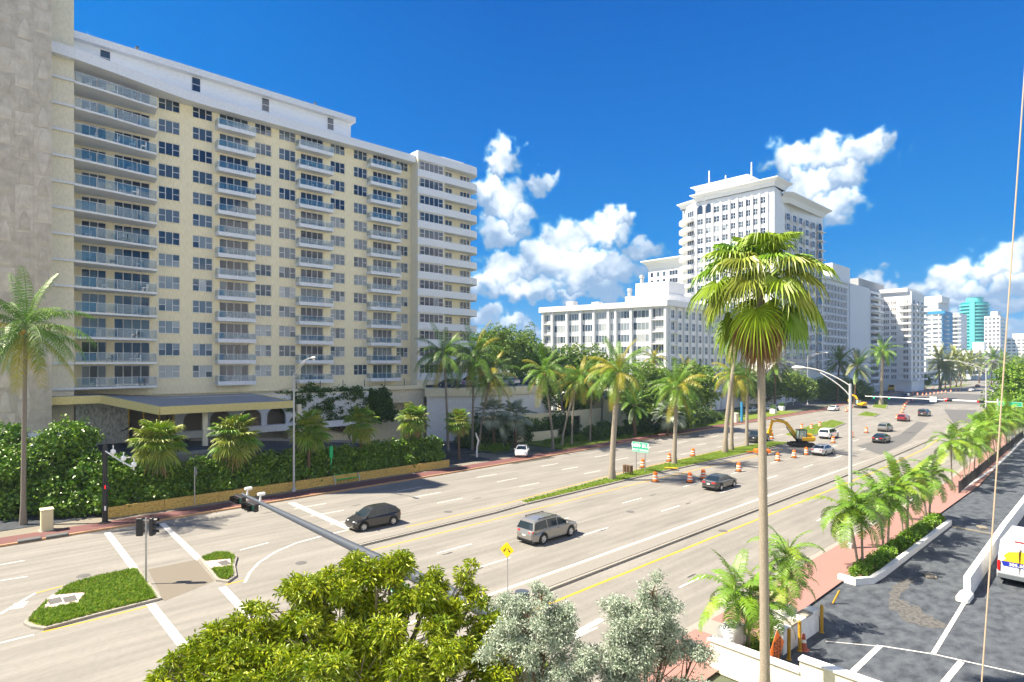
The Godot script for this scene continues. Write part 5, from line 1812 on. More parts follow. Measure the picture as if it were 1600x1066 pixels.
func plants() -> void:
	make_fronds()
	make_clumps()
	var sk := []
	for v in 3:
		sk.append(fan(0.3, 1.7, -0.85, 20, 0.3, 0.8))
	fronds["skirt"] = sk
	# tall fan palm beside the near pavement
	palm("washingtonia", "fan_palm", "very tall fan palm with a skirt of dry leaves beside the parking court", [Vector3(-9.41, 1.44, -21.39) * Vector3(1, 0, 1), Vector3(-9.55, 15.77, -21.24)], 0.19, 1.02, [5, 6, 7, 7, 7, 6, 6, 4], [M.leaf_fan, M.leaf_fan, M.leaf_bright, M.leaf_sabal], M.bark_pale, "", "skirt")
	# cabbage palms in a row along the hedge
	var nth := ["first", "second", "third", "fourth", "fifth", "sixth"]
	var row := [[Vector3(-60.24, 0.00, -13.31), Vector3(-60.24, 5.70, -13.31)], [Vector3(-60.36, 0.00, -19.83), Vector3(-60.32, 5.70, -19.87)], [Vector3(-59.40, 0.00, -26.85), Vector3(-59.36, 6.04, -26.90)], [Vector3(-60.34, 0.00, -33.32), Vector3(-60.34, 6.10, -33.32)], [Vector3(-60.31, 0.00, -40.28), Vector3(-60.31, 6.15, -40.28)], [Vector3(-62.03, 0.00, -48.63), Vector3(-62.08, 5.23, -48.57)]]
	var sz := [1.5, 1.5, 1.3, 1.25, 1.27, 1.1]
	for i in 6:
		palm("sabal", "cabbage_palm", "round-headed cabbage palm, %s along the hedge from the black signal pole" % nth[i], row[i], 0.2, sz[i], [5, 6, 8, 9, 9, 9, 9, 7], [M.leaf_sabal, M.leaf_sabal, M.leaf_fan, M.leaf_palm], M.bark_brown, "cabbage palms along the hedge")
	# coconut palms
	var cm := [M.leaf_palm, M.leaf_palm, M.leaf_palm, M.leaf_bright, M.leaf_deep, M.leaf_gold]
	palm("coconut", "coconut_palm", "leaning coconut palm in front of the stone wing behind the dense sea grape", [Vector3(-60.75, 0.00, -4.03), Vector3(-60.61, 15.73, -4.18)], 0.2, 1.15, [3, 4, 5, 6, 6, 5, 5, 4], cm, M.bark_grey, "", "nuts")
	palm("coconut", "coconut_palm", "dark green coconut palm in front of the corner bay of the yellow block", [Vector3(-66.46, 0.00, -50.20), Vector3(-66.83, 13.89, -49.81)], 0.2, 1.15, [3, 3, 5, 6, 6, 5, 4, 3], [M.leaf_palm, M.leaf_deep], M.bark_grey, "", "nuts")
	palm("coconut", "coconut_palm", "coconut palm with orange nuts before the parking deck, the taller of a leaning pair", [Vector3(-66.89, 0.00, -54.92), Vector3(-66.70, 13.93, -55.12)], 0.2, 1.2, [3, 4, 5, 6, 6, 6, 5, 4], cm, M.bark_grey, "", "nuts")
	palm("coconut", "coconut_palm", "coconut palm leaning across the parking deck, the shorter of a leaning pair", [Vector3(-66.26, 0.00, -55.60), Vector3(-64.99, 11.24, -56.95)], 0.19, 1.1, [3, 3, 5, 6, 6, 5, 4, 3], [M.leaf_palm, M.leaf_deep, M.leaf_gold], M.bark_grey)
	palm("coconut", "coconut_palm", "coconut palm with yellow hanging fronds behind the white saloon", [Vector3(-61.06, 0.00, -65.80), Vector3(-61.99, 11.65, -64.81)], 0.2, 1.1, [3, 4, 5, 6, 6, 5, 4, 4], [M.leaf_palm, M.leaf_palm, M.leaf_bright, M.leaf_gold], M.bark_grey, "", "nuts")
	palm("coconut", "coconut_palm", "coconut palm leaning steeply over the garage entrance", [Vector3(-61.98, 0.00, -68.82), Vector3(-60.01, 10.62, -70.92)], 0.18, 1.0, [3, 3, 5, 6, 6, 5, 4, 3], [M.leaf_palm, M.leaf_bright, M.leaf_palm, M.leaf_gold], M.bark_pale)
	palm("coconut", "coconut_palm", "slim pale-trunked coconut palm beside the steeply leaning one", [Vector3(-61.90, 0.00, -70.99), Vector3(-61.49, 9.98, -71.43)], 0.17, 0.95, [2, 3, 4, 5, 5, 4, 3, 3], [M.leaf_palm, M.leaf_bright, M.leaf_palm, M.leaf_gold], M.bark_pale)
	palm("coconut", "coconut_palm", "coconut palm at the end of the ramp hedge by the garage", [Vector3(-61.82, 0.00, -75.46), Vector3(-61.54, 10.71, -75.76)], 0.18, 1.0, [3, 3, 5, 6, 5, 5, 3, 3], cm, M.bark_grey)
	# median palms
	palm("coconut", "median_palm", "stout grey-trunked palm on the median next to the green block sign", [Vector3(-40.13, 0.00, -52.73), Vector3(-39.61, 11.88, -53.29)], 0.36, 1.0, [4, 4, 6, 6, 6, 5, 4, 4], [M.leaf_palm, M.leaf_palm, M.leaf_bright, M.leaf_bright, M.leaf_gold], M.bark_pale)
	palm("coconut", "median_palm", "straight palm on the grass median behind the green block sign", [Vector3(-40.70, 0.00, -66.36), Vector3(-40.48, 9.77, -66.59)], 0.30, 0.92, [4, 4, 6, 6, 6, 5, 4, 3], [M.leaf_palm, M.leaf_palm, M.leaf_bright, M.leaf_bright, M.leaf_gold], M.bark_pale)
	palm("coconut", "median_palm", "tall leaning pale-trunked palm on the median before the excavator", [Vector3(-40.91, 0.00, -79.94), Vector3(-39.48, 17.91, -81.47)], 0.34, 1.1, [3, 4, 5, 6, 6, 5, 4, 4], [M.leaf_palm, M.leaf_deep], M.bark_pale)
	palm("coconut", "median_palm", "palm with a low yellowing crown beside the tall leaning one", [Vector3(-41.44, 0.00, -82.93), Vector3(-41.19, 11.22, -83.20)], 0.3, 0.92, [3, 4, 5, 6, 6, 5, 4, 3], [M.leaf_palm, M.leaf_bright, M.leaf_palm, M.leaf_gold], M.bark_pale)
	palm("coconut", "median_palm", "last palm of the median row beside the orange trailer", [Vector3(-41.71, 0.00, -88.38), Vector3(-41.64, 10.65, -88.45)], 0.28, 0.88, [3, 4, 5, 5, 5, 4, 3, 3], [M.leaf_palm, M.leaf_deep], M.bark_pale)
	palm("royal", "royal_palm", "straight royal palm with a white trunk on the island by the far crossing", [Vector3(-54.90, 0.00, -205.14), Vector3(-54.50, 16.10, -205.56)], 0.55, 1.55, [3, 3, 4, 5, 5, 4, 3, 2], [M.leaf_palm, M.leaf_bright], M.bark_pale)
	# planting by the garage ramp
	palm("date", "date_palm", "dark feathery date palm on the lawn edge behind the green block sign", [Vector3(-60.21, 0.00, -85.56), Vector3(-60.36, 5.73, -85.40)], 0.3, 1.45, [4, 5, 6, 6, 6, 5, 3, 1], [M.leaf_palm, M.leaf_deep], M.bark_brown)
	palm("bismarck", "silver_palm", "silvery fan palm in front of the curved parking deck wall", [Vector3(-66.15, 0.00, -58.47), Vector3(-66.28, 4.84, -58.33)], 0.25, 1.35, [2, 3, 4, 5, 4, 3, 2, 0], [M.leaf_silver], M.bark_brown, "silver fan palms")
	palm("bismarck", "silver_palm", "silvery fan palm by the upper yellow retaining wall", [Vector3(-65.37, 0.00, -62.19), Vector3(-65.50, 4.37, -62.05)], 0.25, 1.35, [2, 3, 4, 5, 4, 3, 2, 0], [M.leaf_silver], M.bark_brown, "silver fan palms")
	palm("bismarck", "silver_palm", "silvery fan palm among the shrubs near the blue post sign", [Vector3(-57.41, 0.00, -91.12), Vector3(-57.18, 3.59, -91.36)], 0.25, 1.3, [2, 3, 4, 4, 4, 3, 2, 0], [M.leaf_silver], M.bark_brown, "silver fan palms")
	# background palms and trees
	var an := -1
	an = -1
	for q in [[[Vector3(-67.65, 0.00, -101.11), Vector3(-67.04, 13.76, -101.76)], 0.9, "royal"], [[Vector3(-71.39, 0.00, -90.59), Vector3(-70.97, 11.90, -91.04)], 0.85, "royal"], [[Vector3(-73.65, 0.00, -82.13), Vector3(-74.30, 11.58, -81.44)], 0.9, "royal"], [[Vector3(-73.98, 0.00, -131.47), Vector3(-74.20, 10.83, -131.24)], 1.0, "royal"], [[Vector3(-70.19, 0.00, -130.61), Vector3(-70.82, 10.58, -129.95)], 0.75, "washingtonia"], [[Vector3(-71.23, 0.00, -122.59), Vector3(-71.83, 11.69, -121.95)], 1.0, "royal"]]:
		an += 1
		palm(q[2], "backdrop_palm", ["green palm in front of the corner balconies of the white mid-rise", "green palm behind the stout median palm", "green palm behind the steeply leaning coconut palm", "green palm below the shaded side of the white mid-rise", "small fan palm with a shaggy head below the shaded side of the white mid-rise", "green palm beside the corner of the white mid-rise"][an], q[0], 0.2, q[1] * 1.1, [2, 3, 4, 4, 4, 3, 2, 1], [M.leaf_palm, M.leaf_gold, M.leaf_deep], M.bark_grey, "palms at the foot of the white mid-rise")
	for q in [[[Vector3(-69.67, 0.00, -164.47), Vector3(-69.55, 13.00, -164.60)], "feathery grey-green date palm in front of the shaded tower wing"], [[Vector3(-68.13, 0.00, -207.78), Vector3(-67.57, 13.21, -208.38)], "dark date palm at the foot of the honeycomb building"], [[Vector3(-61.40, 0.00, -202.21), Vector3(-60.72, 11.82, -202.93)], "small bright date palm beside the bus stop lawn"]]:
		palm("date", "date_palm", q[1], q[0], 0.3, 2.3 if q[0][1].y < 18 else 2.0, [4, 5, 6, 6, 6, 5, 4, 2], [M.leaf_date, M.leaf_palm], M.bark_brown)
	for q in [[Vector3(-68.30, 0.00, -347.77), Vector3(-68.51, 14.24, -347.55)], [Vector3(-68.01, 0.00, -358.34), Vector3(-67.14, 11.10, -359.26)], [Vector3(-67.93, 0.00, -369.19), Vector3(-66.38, 14.95, -370.85)], [Vector3(-67.62, 0.00, -380.84), Vector3(-65.34, 11.00, -383.27)], [Vector3(-67.76, 0.00, -392.61), Vector3(-64.25, 13.00, -396.35)], [Vector3(-66.30, 0.00, -340.13), Vector3(-64.64, 8.77, -341.89)]]:
		palm("date", "avenue_date_palm", "pale date palm in the clump on the far median", q, 0.35, 3.0, [4, 5, 6, 6, 6, 5, 4, 2], [M.leaf_date, M.leaf_sabal], M.bark_brown, "date palms clumped on the far median")
	for q in [[Vector3(-61.37, 0.00, -439.26), Vector3(-60.60, 14.49, -440.07)], [Vector3(-60.29, 0.00, -455.25), Vector3(-58.72, 13.00, -456.92)], [Vector3(-70.21, 0.00, -460.43), Vector3(-69.40, 12.21, -461.29)]]:
		palm("date", "avenue_date_palm", "distant date palm at the end of the avenue", q, 0.35, 3.2, [4, 5, 6, 6, 6, 5, 4, 2], [M.leaf_date, M.leaf_far], M.bark_brown, "date palms at the end of the avenue")
	# Christmas palms along the near pavement
	var am := [M.leaf_bright, M.leaf_bright, M.leaf_fan, M.leaf_palm]
	an = -1
	for q in [[[Vector3(-11.82, 0.00, -24.68), Vector3(-12.06, 3.15, -24.42)], 1.0], [[Vector3(-11.65, 0.00, -24.86), Vector3(-11.61, 2.88, -24.90)], 0.9], [[Vector3(-11.37, 0.00, -25.47), Vector3(-11.18, 2.38, -25.67)], 0.8], [[Vector3(-11.92, 0.00, -29.45), Vector3(-11.88, 3.63, -29.50)], 1.0], [[Vector3(-11.99, 0.00, -29.39), Vector3(-12.07, 2.48, -29.30)], 0.9]]:
		palm("adonidia", "christmas_palm", "slender Christmas palm in the clump behind the white wall with yellow posts", q[0], 0.075, q[1], [2, 2, 3, 3, 3, 2, 1, 0], am, M.bark_pale, "Christmas palms behind the white wall")
	an = -1
	for q in [[[Vector3(-12.08, 0.00, -40.49), Vector3(-12.51, 3.81, -40.03)], 1.1], [[Vector3(-11.89, 0.00, -40.69), Vector3(-11.97, 4.01, -40.61)], 1.0], [[Vector3(-12.06, 0.00, -45.64), Vector3(-12.39, 4.00, -45.29)], 1.1], [[Vector3(-11.96, 0.00, -46.13), Vector3(-11.82, 3.81, -46.29)], 1.0], [[Vector3(-12.06, 0.00, -50.24), Vector3(-12.34, 4.09, -49.93)], 1.1], [[Vector3(-11.96, 0.00, -51.02), Vector3(-11.90, 4.27, -51.09)], 1.0], [[Vector3(-12.09, 0.00, -57.21), Vector3(-12.44, 3.61, -56.83)], 1.05], [[Vector3(-12.09, 0.00, -58.05), Vector3(-11.88, 3.81, -58.28)], 1.0], [[Vector3(-13.18, 0.00, -39.32), Vector3(-13.18, 3.34, -39.32)], 0.0]]:
		an += 1
		if q[1] > 0:
			palm("adonidia", "christmas_palm", "slender Christmas palm, %s along the hedge bed from the court entrance" % NTH[an], q[0], 0.085, q[1] * 1.15, [2, 2, 3, 3, 3, 3, 1, 0], am, M.bark_pale, "Christmas palms in the hedge bed")
	for i in 17:
		var k := i / 16.0
		var foot := Vector3(-12.9, 0, -74).lerp(Vector3(-15.3, 0, -138), k) + Vector3(rng.randf_range(-0.8, 0.2), 0, rng.randf_range(-0.8, 0.8))
		palm("adonidia", "christmas_palm", "slender Christmas palm, %s along the dark metal fence from the hedge bed" % NTH[i], [foot, foot + Vector3(rng.randf_range(-0.9, 0.9), rng.randf_range(3.9, 5.6), rng.randf_range(-0.7, 0.7))], 0.08, 1.3, [2, 2, 3, 3, 3, 3, 2, 0], am, M.bark_pale, "Christmas palms behind the metal fence")
	# leafy tree in front of the camera, and two silvery ones beside it
	tree("leafy_tree", "bushy bright green tree with narrow leaves beside the signal mast", "tree", Vector3(-12.58, -0.01, -7.06) * Vector3(1, 0, 1), 0.17, "tree", [[Vector3(-14.48, 6.34, -3.86), 0.50], [Vector3(-14.62, 6.12, -3.42), 0.35], [Vector3(-14.26, 6.60, -4.39), 0.55], [Vector3(-13.97, 6.07, -4.11), 0.60], [Vector3(-14.00, 6.87, -4.96), 0.55], [Vector3(-13.31, 6.34, -5.10), 0.75], [Vector3(-13.56, 7.23, -5.71), 0.55], [Vector3(-13.30, 7.52, -6.29), 0.60], [Vector3(-12.85, 6.75, -5.90), 0.75], [Vector3(-12.93, 7.86, -6.83), 0.50], [Vector3(-12.37, 7.60, -7.28), 0.65], [Vector3(-12.22, 6.87, -6.86), 0.80], [Vector3(-11.87, 6.29, -6.20), 0.95], [Vector3(-12.23, 7.98, -7.72), 0.42], [Vector3(-11.85, 7.14, -7.83), 0.62], [Vector3(-11.90, 7.36, -8.37), 0.40], [Vector3(-11.25, 6.46, -7.60), 0.85], [Vector3(-11.42, 6.86, -8.72), 0.55], [Vector3(-10.92, 6.26, -8.53), 0.70], [Vector3(-10.69, 5.92, -7.90), 0.80], [Vector3(-11.39, 7.21, -9.49), 0.30], [Vector3(-11.61, 7.73, -9.41), 0.24], [Vector3(-11.00, 6.47, -9.47), 0.40], [Vector3(-10.58, 6.10, -9.62), 0.50], [Vector3(-10.36, 5.70, -9.12), 0.70], [Vector3(-9.88, 5.74, -9.79), 0.50], [Vector3(-9.55, 5.52, -9.99), 0.35], [Vector3(-12.53, 6.05, -5.21), 0.80], [Vector3(-11.04, 6.10, -6.65), 0.90], [Vector3(-13.29, 5.99, -4.55), 0.60]], 9500, M.leaf_tree, M.bark_grey, "", 0.5, 6)
	tree("silver_buttonwood", "airy silver-leaved shrub tree between the green tree and the near kerb", "tree", Vector3(-8.51, 3.58, -8.90) * Vector3(1, 0, 1), 0.09, "grey", [[Vector3(-8.74, 7.76, -8.66), 0.54], [Vector3(-8.45, 7.53, -9.18), 0.47], [Vector3(-8.42, 7.00, -8.80), 0.69], [Vector3(-8.86, 6.93, -8.32), 0.51], [Vector3(-8.01, 6.71, -9.12), 0.58], [Vector3(-8.56, 8.19, -8.85), 0.25]], 2300, M.leaf_grey, M.bark_brown, "", 0.5, 8)
	tree("silver_buttonwood", "airy silver-leaved shrub tree overhanging the pink pavement", "tree", Vector3(-7.16, 3.58, -10.35) * Vector3(1, 0, 1), 0.1, "grey", [[Vector3(-7.07, 7.72, -10.44), 0.52], [Vector3(-7.42, 7.23, -10.16), 0.62], [Vector3(-6.79, 7.19, -10.73), 0.58], [Vector3(-7.52, 6.74, -9.75), 0.65], [Vector3(-6.81, 6.67, -10.52), 0.72], [Vector3(-6.39, 6.97, -11.17), 0.36], [Vector3(-6.97, 8.25, -10.54), 0.27], [Vector3(-7.60, 7.80, -10.08), 0.29]], 3000, M.leaf_grey, M.bark_brown, "", 0.5, 8)
	# sea grapes
	tree("sea_grape", "large dense sea grape bush round the foot of the coconut palm", "bush", Vector3(-63.83, -0.11, -6.53) * Vector3(1, 0, 1), 0.2, "grape", [[Vector3(-65.13, 6.00, -7.34), 2.1], [Vector3(-65.59, 3.64, -5.38), 2.5], [Vector3(-62.79, 3.27, -9.10), 2.2], [Vector3(-65.99, 3.82, -3.50), 2.3], [Vector3(-62.83, 1.38, -6.86), 2.1], [Vector3(-61.12, 1.70, -10.15), 1.8], [Vector3(-64.79, 1.49, -4.05), 1.9], [Vector3(-61.29, 0.88, -8.21), 1.3], [Vector3(-68.99, 6.00, -3.22), 1.6], [Vector3(-62.24, 2.97, -11.15), 1.4]], 5200, M.leaf_grape, M.bark_brown)
	var hedge_words := ["beside the black signal pole", "behind the first cabbage palm", "between the first two cabbage palms", "behind the tall street lamp", "behind the green bench", "between the fourth and fifth cabbage palms", "at the end by the white drive sign"]
	for i in 12:
		var d := 10.2 + i * 2.95
		var f := Vector3(-60.4, 0.1, -d)
		var h := rng.randf_range(-0.15, 0.25)
		tree("hedge_shrub", "sea grape shrub, %s along the hedge from the black signal pole" % NTH[i], "hedge", f, 0.08, "grape", [[f + Vector3(0.3, 1.3 + h, 0.8), 1.0], [f + Vector3(0.2, 1.35, -0.8), 1.0], [f + Vector3(-0.3, 2.5 + h, 0.2), 1.15], [f + Vector3(1.0, 1.1, 0), 0.7], [f + Vector3(-0.5, 2.2, 1.2), 0.95], [f + Vector3(0.0, 3.1 + h, -0.8), 0.85], [f + Vector3(1.25, 1.5, 1.2), 0.5]], 1050, M.leaf_grape, M.bark_brown, "shrubs of the sea grape hedge")
	# shrubs round the garage and lawn
	an = -1
	for q in [[Vector3(-60.67, 0, -77.82), 1.3], [Vector3(-61.21, 0, -82.00), 1.5], [Vector3(-60.92, 0, -90.05), 1.6], [Vector3(-61.51, 0, -95.05), 1.6], [Vector3(-61.15, 0, -101.50), 2.2], [Vector3(-61.98, 0, -107.15), 2.6], [Vector3(-62.50, 0, -111.84), 2.4], [Vector3(-63.07, 0, -116.81), 1.8], [Vector3(-63.19, 0, -122.62), 1.2]]:
		var p: Vector3 = q[0]
		var r: float = q[1]
		p += Vector3(-2.0, 0, 0)
		an += 1
		tree("lawn_shrub", "dark rounded shrub behind the lawn, %s from the garage ramp" % NTH[an], "bush", p, 0.08, "grape", [[p + Vector3(0, r * 0.8, 0), r], [p + Vector3(0.3, r * 0.6, -r), r * 0.8], [p + Vector3(-0.4, r * 1.2, r * 0.6), r * 0.8]], int(520 * r), M.leaf_deep, M.bark_brown, "shrubs behind the lawn")
	an = -1
	for q in [[Vector3(-64.40, 0, -56.68), 0.7], [Vector3(-63.84, 0, -58.17), 0.6], [Vector3(-63.03, 0, -74.17), 0.7], [Vector3(-62.97, 0, -76.53), 0.7], [Vector3(-62.91, 0, -78.97), 0.7], [Vector3(-63.49, 0, -69.30), 0.6]]:
		var p: Vector3 = q[0]
		an += 1
		tree("low_shrub", "low clipped shrub by the garage drive, %s on from the drive sign" % NTH[an], "bush", p + Vector3(-0.6, 0.1, 0), 0.04, "hedge", [[p + Vector3(-0.6, 0.45, 0), q[1]], [p + Vector3(-0.6, 0.4, -1.2), q[1]], [p + Vector3(-0.8, 0.4, 1.2), q[1]]], 600, M.leaf_bright, M.bark_brown, "low shrubs by the garage drive")
	for i in 9:
		var p := Vector3(-69.5 - (i % 2) * 1.6, 0.2, -56.0 - i * 2.6)
		var r := 1.2 + 0.5 * ((i * 7) % 3)
		tree("deck_shrub", "leafy shrub in front of the pale parking deck wall, %s on from the cypress" % NTH[i], "bush", p, 0.07, "grape", [[p + Vector3(0, r * 0.9, 0), r], [p + Vector3(0.4, r * 0.6, -r), r * 0.75], [p + Vector3(-0.3, r * 0.7, r * 0.8), r * 0.75]], int(420 * r), M.leaf_palm if i % 2 else M.leaf_deep, M.bark_brown, "shrubs before the parking deck")
	# cypress by the deck and the creeper on the podium
	var cy := Vector3(-73.2, 1.2, -61.0)
	tree("cypress", "small dark pointed cypress against the pale deck wall", "tree", cy, 0.08, "hedge", [[cy + Vector3(0, 0.7, 0), 0.6], [cy + Vector3(0, 1.5, 0), 0.62], [cy + Vector3(0, 2.3, 0), 0.5], [cy + Vector3(0, 3.0, 0), 0.35], [cy + Vector3(0, 3.5, 0), 0.2]], 900, M.leaf_deep, M.bark_brown)
	var iv := []
	for i in 30:
		iv.append([Vector3(-79.9, 8.4 - (i % 3) * 1.5 - rng.randf() * 0.8, -33.0 - i * 0.55), rng.randf_range(1.0, 1.5)])
	tree("creeper", "dark green creeper hanging over the yellow podium wall", "plant", Vector3(-79.6, 0, -43), 0.1, "grape", iv, 9500, M.leaf_deep, M.bark_brown)
	# low clipped hedge on the planter
	var hd := thing("clipped_hedge", "low bright clipped hedge along the curved white kerb wall", "hedge", Vector3(-11.5, 0.2, -48))
	var hb := []
	for i in 26:
		hb.append([Vector3(-11.75 + rng.randf_range(-0.1, 0.1) + i * 0.012, 0.45, -39.2 - i * 0.74), 0.42])
	foliage(hd, "foliage", "hedge", hb, 4200, M.leaf_bright)
	var hs := Shape.new()
	hs.span(Vector3(-0.35, 0.0, -9.6), Vector3(0.1, 0.3, 9.2))
	part(hd, "stems", hs, M.bark_brown)
	for q in [Vector3(-11.75, 0, -25.07), Vector3(-11.74, 0, -28.20)]:
		tree("low_shrub", "small green shrub under the Christmas palms behind the white wall", "bush", q, 0.04, "hedge", [[q + Vector3(0, 0.4, 0), 0.5], [q + Vector3(-0.3, 0.35, -0.7), 0.45], [q + Vector3(0.1, 0.35, 0.7), 0.45]], 500, M.leaf_bright, M.bark_brown, "shrubs under the Christmas palms")
	# trees further off
	for q in [[Vector3(-110.45, -8.61, -101.51), [[Vector3(-111.55, 15.90, -100.33), 6.0], [Vector3(-110.80, 17.25, -104.05), 5.5], [Vector3(-113.21, 16.39, -98.57), 5.0], [Vector3(-107.14, 14.77, -105.03), 5.0], [Vector3(-103.53, 13.95, -105.95), 4.0]], "spreading tree beyond the parking deck under the open sky"], [Vector3(-79.07, -2.73, -88.18), [[Vector3(-80.63, 9.95, -86.51), 4.5], [Vector3(-78.20, 11.86, -89.10), 4.5], [Vector3(-76.24, 11.21, -92.65), 4.5], [Vector3(-83.41, 11.22, -83.55), 4.0], [Vector3(-71.75, 10.01, -93.05), 4.0], [Vector3(-74.71, 7.61, -86.97), 4.5], [Vector3(-78.35, 7.10, -80.18), 4.0]], "mass of bright foliage behind the coconut palms"], [Vector3(-62.68, -1.93, -96.86), [[Vector3(-64.33, 7.70, -95.11), 4.5], [Vector3(-61.45, 7.10, -98.18), 4.0], [Vector3(-58.67, 8.26, -102.60), 4.5], [Vector3(-63.99, 4.25, -92.54), 3.0], [Vector3(-58.06, 3.83, -95.94), 3.2]], "mass of bright foliage in front of the white mid-rise"], [Vector3(-76.37, -0.53, -167.01), [[Vector3(-78.25, 6.78, -165.01), 4.0], [Vector3(-73.87, 5.87, -169.67), 4.0], [Vector3(-70.69, 6.71, -175.98), 4.5], [Vector3(-67.78, 4.86, -179.09), 3.5]], "small tree by the bus stop lawn below the white tower"], [Vector3(-72.19, -0.76, -215.29), [[Vector3(-73.66, 3.97, -213.73), 4.0], [Vector3(-69.24, 3.54, -218.43), 4.0], [Vector3(-67.20, 2.86, -227.91), 3.5]], "dark tree at the foot of the honeycomb building"], [Vector3(-74.27, -0.85, -329.94), [[Vector3(-75.30, 5.77, -328.84), 4.5], [Vector3(-78.80, 5.17, -325.11), 4.0], [Vector3(-73.50, 4.11, -338.07), 3.5]], "dark spreading tree below the balconied white building"], [Vector3(-18.21, 2.66, -170.51), [[Vector3(-19.17, 8.25, -169.49), 4.5], [Vector3(-17.93, 4.88, -167.89), 5.0], [Vector3(-20.57, 3.92, -165.08), 3.6], [Vector3(-17.26, 9.65, -171.53), 4.5], [Vector3(-19.20, 1.80, -160.70), 3.6], [Vector3(-21.48, 1.13, -158.27), 2.4], [Vector3(-15.05, 2.16, -159.28), 4.5]], "large bright green tree behind the row of Christmas palms"], [Vector3(-61.93, -1.62, -518.38), [[Vector3(-64.88, 10.42, -515.24), 8.0], [Vector3(-58.99, 9.13, -521.51), 9.0], [Vector3(-53.10, 11.28, -527.78), 9.0]], "distant tree mass at the end of the avenue"], [Vector3(-93.53, -2.16, -586.99), [[Vector3(-95.26, 4.91, -585.15), 7.0], [Vector3(-86.61, 3.90, -594.36), 7.0]], "distant tree by the low dark blue building"]]:
		var p: Vector3 = q[0] * Vector3(1, 0, 1)
		tree("backdrop_tree", q[2], "tree", p, 0.3, "far", q[1], 2600, M.leaf_far if not q[2].begins_with("large") else M.leaf_bright, M.bark_brown)

func inset(p: PackedVector2Array, by: float) -> PackedVector2Array:
	var out := PackedVector2Array()
	var n := p.size()
	var area := 0.0
	for i in n:
		area += p[i].cross(p[(i + 1) % n])
	for i in n:
		var a := (p[i] - p[(i + n - 1) % n]).normalized()
		var b := (p[(i + 1) % n] - p[i]).normalized()
		var m := (Vector2(-a.y, a.x) + Vector2(-b.y, b.x)).normalized() * signf(area)
		out.append(p[i] + m * by)
	return out

func shell(s: Shape, p: PackedVector2Array, half: Callable, bevel: float) -> void:
	# a body pressed from a side outline (x forward, y up) with rounded shoulders
	var inn := inset(p, bevel)
	var n := p.size()
	for i in n:
		var j := (i + 1) % n
		var a := p[i]
		var b := p[j]
		var za: float = half.call(a) - bevel * 1.1
		var zb: float = half.call(b) - bevel * 1.1
		s.quad(Vector3(a.x, a.y, -za), Vector3(b.x, b.y, -zb), Vector3(b.x, b.y, zb), Vector3(a.x, a.y, za))
		for side in [-1.0, 1.0]:
			s.quad(Vector3(a.x, a.y, za * side), Vector3(b.x, b.y, zb * side), Vector3(inn[j].x, inn[j].y, half.call(inn[j]) * side), Vector3(inn[i].x, inn[i].y, half.call(inn[i]) * side))
	side_sheet(s, inn, half, 0.0)

func side_sheet(s: Shape, p: PackedVector2Array, half: Callable, out: float, sides := [-1.0, 1.0]) -> void:
	var ids := Geometry2D.triangulate_polygon(p)
	for i in range(0, ids.size(), 3):
		for side in sides:
			var q := []
			for k in 3:
				var v := p[ids[i + k]]
				q.append(Vector3(v.x, v.y, (half.call(v) + out) * side))
			if (q[1] - q[0]).cross(q[2] - q[0]).z * side > 0:
				s.tri(q[0], q[1], q[2])
			else:
				s.tri(q[0], q[2], q[1])

const CARS := {
	"saloon": {"w": 1.80, "wheel": 0.33, "front": 1.40, "rear": -1.32, "belt": 0.93, "roof": 1.45,
		"top": [[-2.36, 0.42], [-2.38, 0.72], [-2.30, 0.98], [-1.75, 1.02], [-1.0, 0.96], [1.0, 0.95], [1.55, 0.90], [2.1, 0.76], [2.32, 0.62], [2.36, 0.42], [2.28, 0.25]],
		"cabin": [[-1.85, 0.97], [-1.15, 1.36], [-0.7, 1.44], [0.1, 1.45], [0.45, 1.40], [1.28, 0.94]], "pillars": [0.18, -0.75]},
	"suv": {"w": 1.94, "wheel": 0.39, "front": 1.52, "rear": -1.42, "belt": 1.06, "roof": 1.76,
		"top": [[-2.46, 0.48], [-2.50, 0.80], [-2.42, 1.10], [-1.0, 1.08], [1.0, 1.06], [1.5, 1.05], [2.15, 0.97], [2.42, 0.82], [2.48, 0.55], [2.40, 0.32]],
		"cabin": [[-2.42, 1.06], [-2.18, 1.62], [-1.95, 1.72], [-0.9, 1.77], [0.1, 1.75], [0.5, 1.68], [1.38, 1.06]], "pillars": [0.1, -0.95]},
	"crossover": {"w": 1.80, "wheel": 0.35, "front": 1.34, "rear": -1.27, "belt": 0.98, "roof": 1.60,
		"top": [[-2.05, 0.45], [-2.12, 0.75], [-2.04, 1.06], [-1.0, 1.04], [0.9, 0.97], [1.35, 0.96], [1.9, 0.84], [2.10, 0.68], [2.14, 0.48], [2.06, 0.28]],
		"cabin": [[-2.05, 1.03], [-1.62, 1.46], [-1.35, 1.56], [-0.4, 1.61], [0.2, 1.58], [0.5, 1.51], [1.30, 0.96]], "pillars": [0.12, -0.78]},
	"pickup": {"w": 2.0, "wheel": 0.42, "front": 1.85, "rear": -1.75, "belt": 1.12, "roof": 1.9,
		"top": [[-2.85, 0.5], [-2.88, 0.9], [-2.86, 1.18], [-0.9, 1.18], [1.0, 1.14], [1.6, 1.14], [2.5, 1.08], [2.78, 0.95], [2.82, 0.55], [2.75, 0.4]],
		"cabin": [[-0.95, 1.14], [-0.85, 1.78], [-0.6, 1.88], [0.5, 1.90], [0.8, 1.82], [1.5, 1.12]], "pillars": [0.3]},
}

